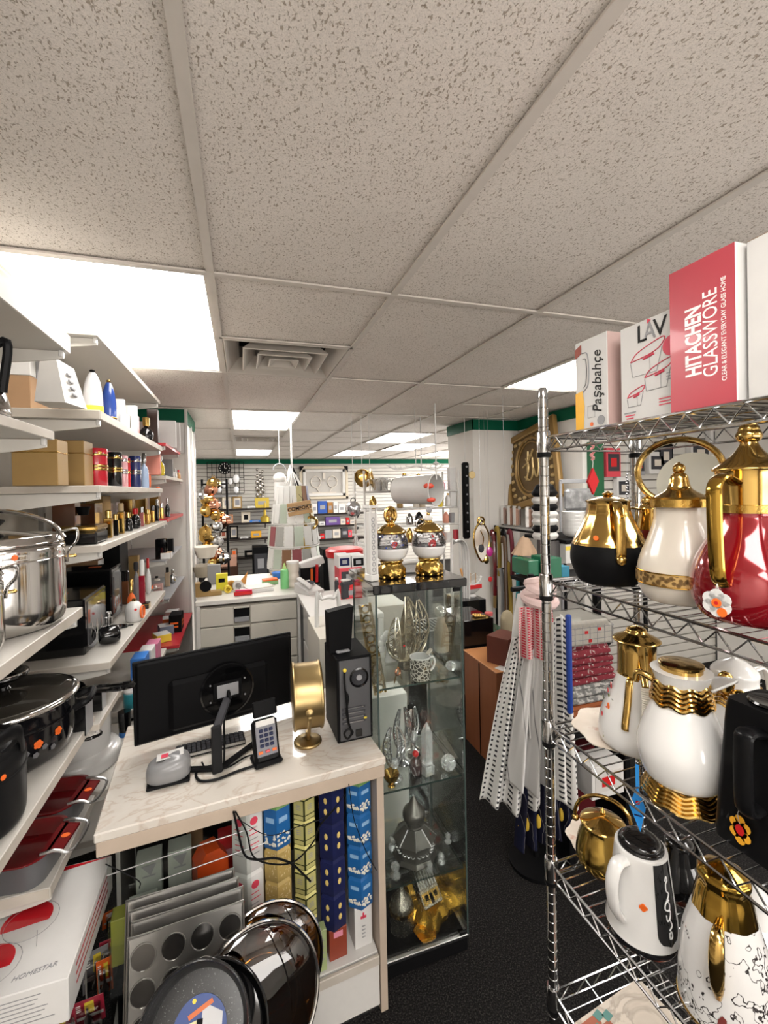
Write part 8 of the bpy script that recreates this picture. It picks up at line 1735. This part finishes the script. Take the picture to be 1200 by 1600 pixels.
t = thing('beige_pouch', 'beige cloth pouch hanging above the chocolate cartons', 'pouch', at(792, 972, Y=2.9)); g = G(); g.lathe(sm2([(.02, -.10), (.05, -.06), (.055, .02), (.04, .07), (.01, .09)], 3), M('beige_pouch_cloth', (.42, .36, .24), .8), 20, sy=.4); g.build('pouch_body', t); g = G(); g.tube([(0, 0, .08), (0, 0, CEIL-t.location.z-.01)], .0012, GREYM, 4); g.build('string', t)
P = at(775, 1060, Y=2.25); t = thing('price_slip', 'white paper slip lying on the brown cabinet top', 'paper', (1.50, 2.36, .6095), .4); g = G(); g.box((0, 0, 0), (.10, .07, .001), WHITEP); g.build('slip', t)
# ---- framed calligraphy leaning on the right wall
a_ = at(803, 676, X=2.62); b_ = at(784, 787, X=2.70); c_ = at(868, 662, X=2.62)
t = thing('calligraphy_frame', 'large carved gold framed calligraphy plaque on the right wall', 'framed plaque', (2.66, 3.62, 1.53))
Wf, Hf = .82, .76; T = Matrix.Rotation(-PI/2, 4, 'Z') @ Matrix.Rotation(-.08, 4, 'X') @ Matrix.Rotation(-.22, 4, 'Y')
CG = M('carved_bronze_relief', (.13, .08, .03), .42, .35, var=.15, scale=60, bump=.9); CG2 = M('frame_gold_wood', (.28, .17, .055), .35, .3)
g = G(); g.T = T
for (x, z, w_, h) in ((0, .03, Wf, .07), (0, Hf-.03, Wf, .07), (-Wf/2+.03, Hf/2, .07, Hf), (Wf/2-.03, Hf/2, .07, Hf)): g.box((x, 0, z), (w_, .05, h), CG2, .012)
g.build('frame_border', t); g = G(); g.T = T; g.box((0, .015, Hf/2), (Wf-.1, .02, Hf-.1), CG); g.build('relief_panel', t)
g = G(); g.T = T; g.torus((0, -.0, Hf/2), .25, .016, CG2, axis='y', seg=44, sx=.95, sy=1.15); g.torus((0, 0, Hf/2), .215, .007, CG2, axis='y', seg=44, sx=.95, sy=1.15); g.build('oval_ring', t)
g = G(); g.T = T; CAL = M('pale_bronze_script', (.50, .36, .16), .35, .4)
for pts in ([(-.06, .10), (-.03, .0), (-.08, -.12)], [(-.10, -.08), (-.02, -.13), (.03, -.06), (.04, .08)], [(.04, -.02), (.08, -.12), (.12, -.04), (.12, .12)], [(-.12, .02), (-.03, .06), (.06, .16)], [(-.02, .16), (-.05, -.04)], [(-.02, .10), (.02, .12), (.03, .09)]): g.tube(smooth([(x, 0, Hf/2+z) for x, z in pts], 5), .010, CAL, 6)
g.build('script_relief', t)
g = G(); g.T = T
for k in range(26):
    a = 2*PI*k/26; x, z = (Wf*.37)*max(-1, min(1, 1.25*math.cos(a))), (Hf*.37)*max(-1, min(1, 1.25*math.sin(a))); g.sphere((x, .0, Hf/2+z), .026, CAL, 8, (1.3, .4, .8))
g.build('carved_leaves', t)
# shelf beneath with skin tone packs, canes and hanging goods
t = thing('goods_rail', 'long black rail hung with canes and belts under the calligraphy plaque', 'hanging rail', (2.45, 3.45, 0)); g = G(); g.tube([(0, -.5, 1.30), (0, .52, 1.30)], .010, BLACKM, 8); g.tube([(0, -.5, .9), (0, .52, .9)], .008, BLACKM, 8)
for y in (-.5, .52): g.tube([(0, y, 0), (0, y, 1.32)], .012, BLACKM, 8)
g.build('rail_frame', t)
cols = [('dark red', DKRED), ('mustard', M('mustard_cloth', (.30, .20, .03), .6)), ('black', BLACKM), ('maroon', M('maroon_cloth', (.12, .01, .02), .6)), ('gold', GOLDC), ('teal', TEAL), ('grey', GREYM), ('brown', M('brown_leather', (.10, .05, .02), .5))]
for k, (px_, y0, y1, c) in enumerate(((775, 830, 930, 0), (780, 825, 900, 1), (787, 830, 925, 2), (793, 840, 960, 7), (800, 830, 900, 3), (806, 860, 940, 4), (812, 870, 935, 5), (785, 890, 960, 6), (770, 850, 950, 4), (818, 860, 930, 2), (797, 880, 985, 1))):
    P = at(px_, y0, X=2.42); zb = zfor(y1, 2.42, P.y); L = P.z-zb; t = thing('hanging_cane', cols[c][0]+' strap or cane hanging on the crowded rail below the plaque', 'hanging cane', V(2.40+.02*(k % 3), P.y, zb), 0, cols[c][0]+' straps on the rail')
    g = G(); g.tube(smooth([(0, .01, 0), (0, 0, L*.5), (0, .015, L*.9), (0, .04, L), (0, .06, L*.93)], 4), .020, cols[c][1], 8); g.build('cane_body', t)
P = at(820, 850, X=2.38); t = thing('felt_cone_hat', 'beige flared felt hat hanging in front of the rail', 'hat', P); g = G(); g.lathe(sm2([(.11, -.09), (.085, -.04), (.045, .04), (.015, .07), (.004, .075)], 3), M('beige_felt', (.48, .33, .22), .8), 40, fun=lambda a, z: 1+.10*math.cos(8*a)*max(0, (.02-z)*9)); g.build('hat_body', t)
for k, (px_, lb) in enumerate(((782, 'leftmost'), (792, 'second'), (801, 'third'), (821, 'fourth'), (833, 'rightmost'))):
    P = at(px_, 820, X=2.50); t = thing('wrapped_pack', lb+' tan pack wrapped in clear film below the calligraphy plaque', 'pack', V(2.55, P.y, 1.32)); g = G(); g.box((0, 0, .09), (.04, .055, .17), M('tan_soap', (.48, .28, .2), .5), .015); g.build('pack_body', t); g = G(); g.box((0, 0, .10), (.06, .07, .20), BAG, .01); g.build('film_wrap', t)
t = thing('goods_ledge', 'clear ledge below the calligraphy plaque holding tan packs', 'shelf', (2.56, 3.55, 1.31)); g = G(); g.box((0, 0, 0), (.14, .9, .012), M('frosted_ledge', (.45, .45, .43), .3), .002); g.build('ledge_board', t)
for k, (px_, py_, mt, s_, lb) in enumerate(((765, 862, M('magenta_gem', (.4, .02, .2), .2, 0, .5), .035, 'magenta gem ornament hanging at the pillar foot'), (752, 857, GREYD, .03, 'dark round ornament above the magenta gem'), (766, 905, RED, .02, 'tiny red heart hanging on a string right of the ship'), (760, 875, GOLD, .028, 'gold ornament hanging below the leaf shaped mirror'))):
    P = at(px_, py_, Y=3.55); t = thing('hanging_trinket', lb, 'ornament', P); g = G(); g.sphere((0, 0, 0), s_, mt, 10, (1, .5, 1.3)); g.build('trinket_body', t, sharp=5); g = G(); g.tube([(0, 0, s_), (0, 0, CEIL-P.z-.01)], .0006, GREYM, 4); g.build('string', t)
# ---- scarves on a stand behind the rack post
KEF = M('white_black_check_cotton', (.6, .6, .59), .85, var=0); nt, lk, bs = KEF.node_tree, KEF.node_tree.links, KEF.node_tree.nodes['Principled BSDF']
def check_cloth(name, base, ink, sc=55, wth=.5):
    m_ = M(name, base, .85, var=0); nt = m_.node_tree; bs = nt.nodes['Principled BSDF']; uv = nt.nodes.new('ShaderNodeAttribute'); uv.attribute_name = 'cloth'
    ck = nt.nodes.new('ShaderNodeTexBrick'); ck.inputs['Color1'].default_value = tuple(ink)+(1,); ck.inputs['Color2'].default_value = tuple(ink)+(1,); ck.inputs['Mortar'].default_value = tuple(base)+(1,)
    ck.offset = 0; ck.inputs['Scale'].default_value = sc; ck.inputs['Mortar Size'].default_value = .028*wth/.5; ck.inputs['Brick Width'].default_value = .12; ck.inputs['Row Height'].default_value = .12; ck.inputs['Mortar Smooth'].default_value = 0
    nt.links.new(uv.outputs['Vector'], ck.inputs['Vector']); nt.links.new(ck.outputs[0], bs.inputs['Base Color']); return m_
KBW = check_cloth('black_check_cotton', (.62, .61, .59), (.02, .02, .025), 5.5, .62); KRW = check_cloth('red_check_cotton', (.60, .45, .43), (.50, .03, .06), 11, .40)
STR = patterned('grey_striped_cotton', [(0, (.56, .55, .54)), (.45, (.60, .59, .58)), (.5, (.10, .10, .11)), (.56, (.60, .59, .58)), (1, (.56, .55, .54))], 'wave', 3.2, .85, stretch=(1, 1, .45), dist=1.2)
WCL = M('white_cotton', (.60, .59, .57), .85, bump=.1, scale=150)
def cloth(name, label, P, top_w, bot_w, L, mat, folds=5, amp=.02, rz=0, skew=0, seed=0, group=None, tw=0):
    """a hanging cloth with soft vertical folds, L long, hanging from P"""
    me_g = G(); nu, nv = 64, 60; rnd = random.Random(seed); ph = rnd.uniform(0, 6)
    def f(u, v_):
        w_ = top_w+(bot_w-top_w)*v_**.8; x = (u-.5)*w_+skew*v_; y = amp*(.4+.9*v_)*math.sin(folds*2*PI*u+ph+tw*v_)+.25*amp*math.sin(folds*4.3*PI*u+3*v_); z = -L*v_+.03*L*math.sin(2*PI*u+ph)*v_-(.10*L*(abs(u-.5)*2)**1.5*(1-v_)*.5)
        return (x, y, z)
    me_g.sheet(f, nu, nv, mat); o = me_g.build(name, None, P, sharp=180, solid=.004); o.rotation_euler = (0, 0, rz)
    at_ = o.data.attributes.new('cloth', 'FLOAT_VECTOR', 'POINT')
    for j in range(nv+1):
        for i in range(nu+1): at_.data[j*(nu+1)+i].vector = (i/nu*bot_w, -j/nv*L, 0)
    tag(o, label, 'scarf', group); return o
SX, SY = 1.20, 1.62
t = thing('scarf_stand', 'dark round footed stand under the checked scarves beside the rack', 'stand', (SX+.04, SY+.10, 0)); g = G(); g.tube([(0, 0, .02), (0, 0, 1.31)], .014, BLACKM, 8); g.lathe([(.12, 0), (.12, .015), (.02, .03)], BLACKM, 32); g.tube([(-.10, 0, 1.25), (.12, 0, 1.25)], .012, BLACKM, 8); g.build('stand_frame', t)
cloth('checked_scarf', 'black and white checked scarf hanging longest, left of the rack post', at(820, 985, d=1.88), .10, .26, .74, KBW, 3, .028, -.25, skew=-.07, seed=1)
cloth('striped_scarf', 'pale grey striped scarf hanging right beside the checked scarf', at(843, 1010, d=1.84), .12, .20, .58, STR, 3, .03, -.2, skew=-.04, seed=4)
cloth('checked_scarf', 'pinkish red and white checked scarf at the top of the scarf stand', at(836, 945, d=1.82), .14, .15, .22, KRW, 3, .022, -.2, seed=2)
cloth('white_scarf', 'plain white cotton scarf just below the red checked one', at(846, 1012, d=1.86), .14, .16, .34, WCL, 4, .026, -.1, seed=6)
P = at(843, 935, d=1.84); t = thing('wrapped_turban', 'red checked scarf wound like a turban on top of the stand', 'scarf', P); g = G()
for k in range(4): g.torus((0, 0, .0+.022*k), .058-.008*k, .020, KRW if k else KRW, seg=28, T=Matrix.Rotation(.25*(-1)**k, 4, 'X'))
g.sphere((0, 0, .04), .05, KRW, 20); g.build('wound_cloth', t)
cloth('white_scarf', 'white scarf draped behind the turban top', at(826, 920, d=1.95), .12, .20, .30, WCL, 3, .03, .2, seed=9)
cloth('dark_scarf', 'navy and black scarf with yellow tassels near the floor', at(850, 1190, d=1.95), .20, .30, .34, patterned('navy_lattice_cloth', [(0, (.01, .012, .03)), (.46, (.012, .012, .03)), (.5, (.30, .30, .30)), (.54, (.01, .01, .02))], 'wave', 9, .85, dist=2), 5, .03, 0, seed=12)
P = at(850, 1278, d=1.95); t = thing('tassel_trim', 'row of yellow tassels along the navy scarf hem', 'tassels', P); g = G()
for k in range(9): g.lathe(sm2([(.004, .02), (.012, .0), (.010, -.03), (.004, -.035)], 2), M('tassel_yellow', (.50, .33, .03), .7), 8, (-.12+.03*k, .0, .004*math.sin(k)))
g.build('tassels', t)
cloth('checked_scarf', 'grey patterned scarf hanging just right of the rack post', at(876, 960, d=1.75), .07, .10, .75, KBW, 2, .02, 0, seed=15)
t = thing('blue_bag_strip', 'royal blue plastic strip hanging right of the rack post', 'plastic bag', at(888, 960, d=1.7)); g = G(); g.box((0, 0, -.19), (.022, .02, .38), M('royal_blue_plastic', (.008, .04, .24), .4), .006); g.build('strip_body', t)
# ---- stacks of folded textiles behind the rack
TXT = [('cream checked', patterned('cream_plaid', [(0, (.42, .40, .36)), (.46, (.48, .46, .41)), (.5, (.12, .11, .10)), (.53, (.46, .43, .38))], 'wave', 12, .8)), ('dark red patterned', patterned('dark_red_print_cloth', [(0, (.10, .005, .012)), (.6, (.16, .01, .02)), (.64, (.35, .32, .30))], 'noise', 60, .8)), ('grey patterned', patterned('grey_print_cloth', [(0, (.06, .06, .06)), (.5, (.16, .16, .155)), (.56, (.38, .37, .35))], 'noise', 45, .8)), ('rust brown', M('rust_cloth', (.22, .06, .015), .85)), ('black', M('black_cloth', (.015, .012, .012), .9))]
cxs = at(935, 1050, Y=1.62).x; t = thing('textile_table', 'dark table carrying the folded textile stack behind the rack', 'table', (cxs+.02, 1.80, 0)); zb = zfor(1145, cxs, 1.62); g = G(); g.box((0, 0, zb-.012), (.36, .32, .022), BLACKM, .003); g.build('table_top', t)
for x in (-.16, .16): g = G(); g.box((x, 0, (zb-.024)/2), (.03, .32, zb-.024), BLACKM); g.build('leg', t)
z = zb; nmx = ['lowest', 'second', 'third', 'fourth', 'fifth', 'sixth', 'seventh', 'eighth', 'ninth', 'tenth', 'eleventh', 'twelfth', 'thirteenth']
seq = [4, 2, 3, 3, 2, 2, 2, 1, 1, 1, 1, 1]
for k, c in enumerate(seq):
    h = .022+.008*((k*7) % 3); t = thing('folded_textile', nmx[k]+' folded textile of the stack, '+TXT[c][0]+', counted from the bottom', 'folded cloth', (cxs+.01*math.sin(k*2), 1.78, z+h/2), .05*math.sin(k*3)); g = G()
    g.box((0, 0, 0), (.27+.02*math.sin(k), .24, h*.92), TXT[c][1], h*.4); g.build('cloth_fold', t); z += h
t = thing('folded_textile', 'cream checked blanket in clear wrap on top of the textile stack', 'blanket', (cxs-.0, 1.78, z+.065), -.05); g = G(); g.box((0, 0, 0), (.29, .24, .125), TXT[0][1], .03)
for k in range(7): g.box((-.12+.04*k, -.1205, 0), (.0025, .001, .10), INKG)
for k in range(4): g.box((0, -.1206, -.04+.027*k), (.26, .001, .0025), INKG)
for x, zz in ((-.02, .02), (.05, .03), (.0, -.02)): g.box((x, -.1212, zz), (.018, .001, .014), RED)
g.build('blanket_fold', t); g = G(); g.box((0, 0, 0), (.30, .25, .135), BAG, .03); g.build('plastic_wrap', t)
# ---- goods seen between rack shelves: upper zone, on the right slatted wall
YW = 3.048
pbox('green_canister', 'tall dark green cylinder tin hanging behind the red diamond ornament', 'tin', 925, 944, 690, 775, 3.04, .058, M('bottle_green', (.01, .10, .04), .35))
P = at(926, 752, Y=1.7); t = thing('hanging_ornament', 'bright red diamond felt ornament hanging on a string above the black pot', 'ornament', P); g = G(); g.prism([(0, .062), (.032, 0), (0, -.062), (-.032, 0)], -.006, .006, M('bright_red_felt', (.55, .01, .015), .7), 'xz'); g.build('diamond', t)
g = G(); g.tube(smooth([(0, 0, .06), (.004, 0, .09), (0, 0, .10)], 3), .002, WHITEM, 5); g.tube([(0, 0, .18), (0, 0, CEIL-P.z-.01)], .001, WHITEM, 4); g.tube([(.008*math.sin(k*1.4), .006*math.cos(k*1.4), .10+.006*k) for k in range(14)], .006, M('red_white_cord', (.6, .25, .25), .6), 6); g.build('twisted_cord', t)
blist = [(948, 970, 700, 745, 'red and silver blister pack on the slatted wall behind the rack', REDC), (992, 1008, 712, 742, 'small grey blister pack with a red figure behind the rack', GREYM), (1015, 1040, 706, 740, 'white and black carded goods behind the ring handle', WHITEP), (965, 985, 745, 780, 'white printed card pack behind the rack, low', WHITEP), (1080, 1110, 690, 725, 'white appliance box seen above the cream pot', WHITEP), (1110, 1160, 668, 700, 'white plastic goods left of the red pot finial', WHITEG), (1150, 1200, 665, 715, 'grey boxed goods at the right edge behind the red pot', GREYM), (1030, 1052, 690, 735, 'black carded goods inside the ring handle', BLACKM)]
for x0, x1, y0, y1, lb, mt in blist: pbox('blister_pack', lb, 'packaged goods', x0, x1, y0, y1, YW, .05, mt, front=fr_pic(BAG if False else GREYD, RED if mt in (REDC, GREYM) else CREAM))
P = at(980, 765, Y=2.5); t = thing('bead_chain', 'silver bead chain hanging behind the black and gold pot', 'chain', P); g = G()
for k in range(12): g.sphere((.004*(-1)**k, 0, .11-.02*k), .009, CHROME, 8)
g.tube([(0, 0, .1), (0, 0, CEIL-P.z-.01)], .0012, GREYM, 4)
g.build('chain_beads', t)
t = thing('wire_basket_rack', 'grey framed display rack with clear bags behind the striped cloth', 'rack', (0, 0, 0)); cx, w_, zb, zt = PR(876, 925, 752, 800, 2.78); t.location = (cx, 2.78, 0); g = G(); h = zt
for x in (-w_/2, w_/2): g.box((x, 0, h/2), (.018, .018, h), GREYM, .003)
g.box((0, 0, h), (w_, .03, .03), GREYM, .003); g.box((0, 0, zb), (w_, .12, .02), GREYM, .003); g.build('rack_frame', t)
g = G(); g.box((0, -.02, (zb+zt)/2-.02), (w_*.85, .06, (zt-zb)*.7), patterned('crinkled_grey_bag', [(0, (.05, .05, .05)), (.5, (.2, .2, .2)), (1, (.55, .55, .55))], scale=18, rough=.2, coat=.5), .02); g.build('bagged_goods', t)
# black and white striped rolled cloth, white bowls, green box, cap
P = at(852, 840, Y=2.35); t = thing('striped_cloth_roll', 'black and white striped folded hat stack behind the rack post', 'hat', V(P.x, 2.35, zfor(842, P.x, 2.35)));  H = zfor(765, P.x, 2.35)-t.location.z
for k in range(7):
    g = G(); g.lathe(sm2([(.07, H*k/7), (.085, H*(k+.5)/7), (.07, H*(k+1)/7)], 3), (WHITEM, BLACKM, WHITEM, WHITEM, BLACKM, WHITEM, BLACKM)[k], 28, sy=.8); g.build('stripe_layer', t)
g = G(); g.lathe(sm2([(.07, H), (.05, H*1.1), (1e-4, H*1.14)], 3), BLACKM, 24, sy=.8); g.build('black_top', t)
t = thing('goods_table', 'low dark counter behind the rack carrying hats and bowls', 'table', (2.30, 2.45, 0)); zt_ = zfor(842, at(852, 840, Y=2.35).x, 2.35); g = G(); g.box((0, 0, zt_-.012), (.86, .42, .022), BLACKM, .003); g.build('table_top', t)
for x in (-.40, .40): g = G(); g.box((x, 0, (zt_-.024)/2), (.03, .04, zt_-.024), BLACKM); g.build('leg', t)
for k in range(6):
    P = V(xfor(896, 2.35, zt_), 2.35, zt_+.001+.022*k); t = thing('white_bowl', 'white bowl in the nested stack behind the rack post', 'bowl', P, 0, 'nested white bowls'); g = G(); g.lathe(sm2([(.035, 0), (.062, .02), (.070, .05), (.066, .05), (.05, .02), (1e-4, .006)], 3), WHITEG, 28); g.build('bowl_body', t)
P = V(xfor(858, 2.3, .0), 2.2, 0)
pbox('green_cap_box', 'dark green glossy cap shaped box behind the rack post', 'box', 826, 842, 876, 900, 2.1, .16, M('glossy_green', (.01, .12, .06), .25, 0, .4), z=None); pbox('green_cap_box', 'dark green box right of the rack post', 'box', 858, 878, 872, 905, 2.05, .16, M('glossy_green'), z=None)
pbox('teal_box', 'teal blue box right beside the dark green box', 'box', 878, 890, 885, 905, 2.06, .14, M('teal_blue', (.02, .18, .28), .4)); pbox('shipping_carton', 'white boxes with a yellow stripe under the white bowls', 'box', 884, 906, 850, 880, 2.25, .16, WHITEP, front=lambda t, w_, h, y: (G().box((0, y, h*.8), (w_, .002, h*.2), YELLOW).build('yellow_stripe', t)))
pbox('bagged_hat', 'clear plastic bag with dark goods behind the rack post', 'plastic bag', 858, 882, 845, 872, 2.3, .12, patterned('crinkled_grey_bag', []) if False else M('dark_bagged', (.06, .055, .055), .15, 0, .6))
t = thing('side_table', 'low dark bench behind the rack carrying the green and teal boxes', 'table', (1.80, 2.14, 0)); zq = PR(858, 878, 872, 905, 2.05)[2]; g = G(); g.box((0, 0, zq-.012), (.62, .24, .022), BLACKM, .003); g.build('table_top', t)
for x in (-.20, .20): g = G(); g.box((x, 0, (zq-.024)/2), (.03, .04, zq-.024), BLACKM); g.build('leg', t)
# low zone behind the rack: white packs and red bags under the textiles
pbox('white_pack', 'white packets with red stamps on the floor zone behind the gold kettle', 'packet', 925, 975, 1195, 1245, 1.55, .12, WHITEP, front=fr_pic(M('pale_pack', (.5, .48, .46), .5), RED)); pbox('dark_red_bag', 'dark red cloth bag beneath the textile table', 'bag', 890, 930, 1170, 1290, 1.75, .15, M('dark_red_bag_cloth', (.07, .008, .01), .8), z=0); pbox('blue_frame_stand', 'dark blue framed bag stand beneath the scarves', 'bag', 852, 895, 1150, 1310, 1.85, .10, M('deep_blue_cloth', (.008, .02, .08), .7), z=0)
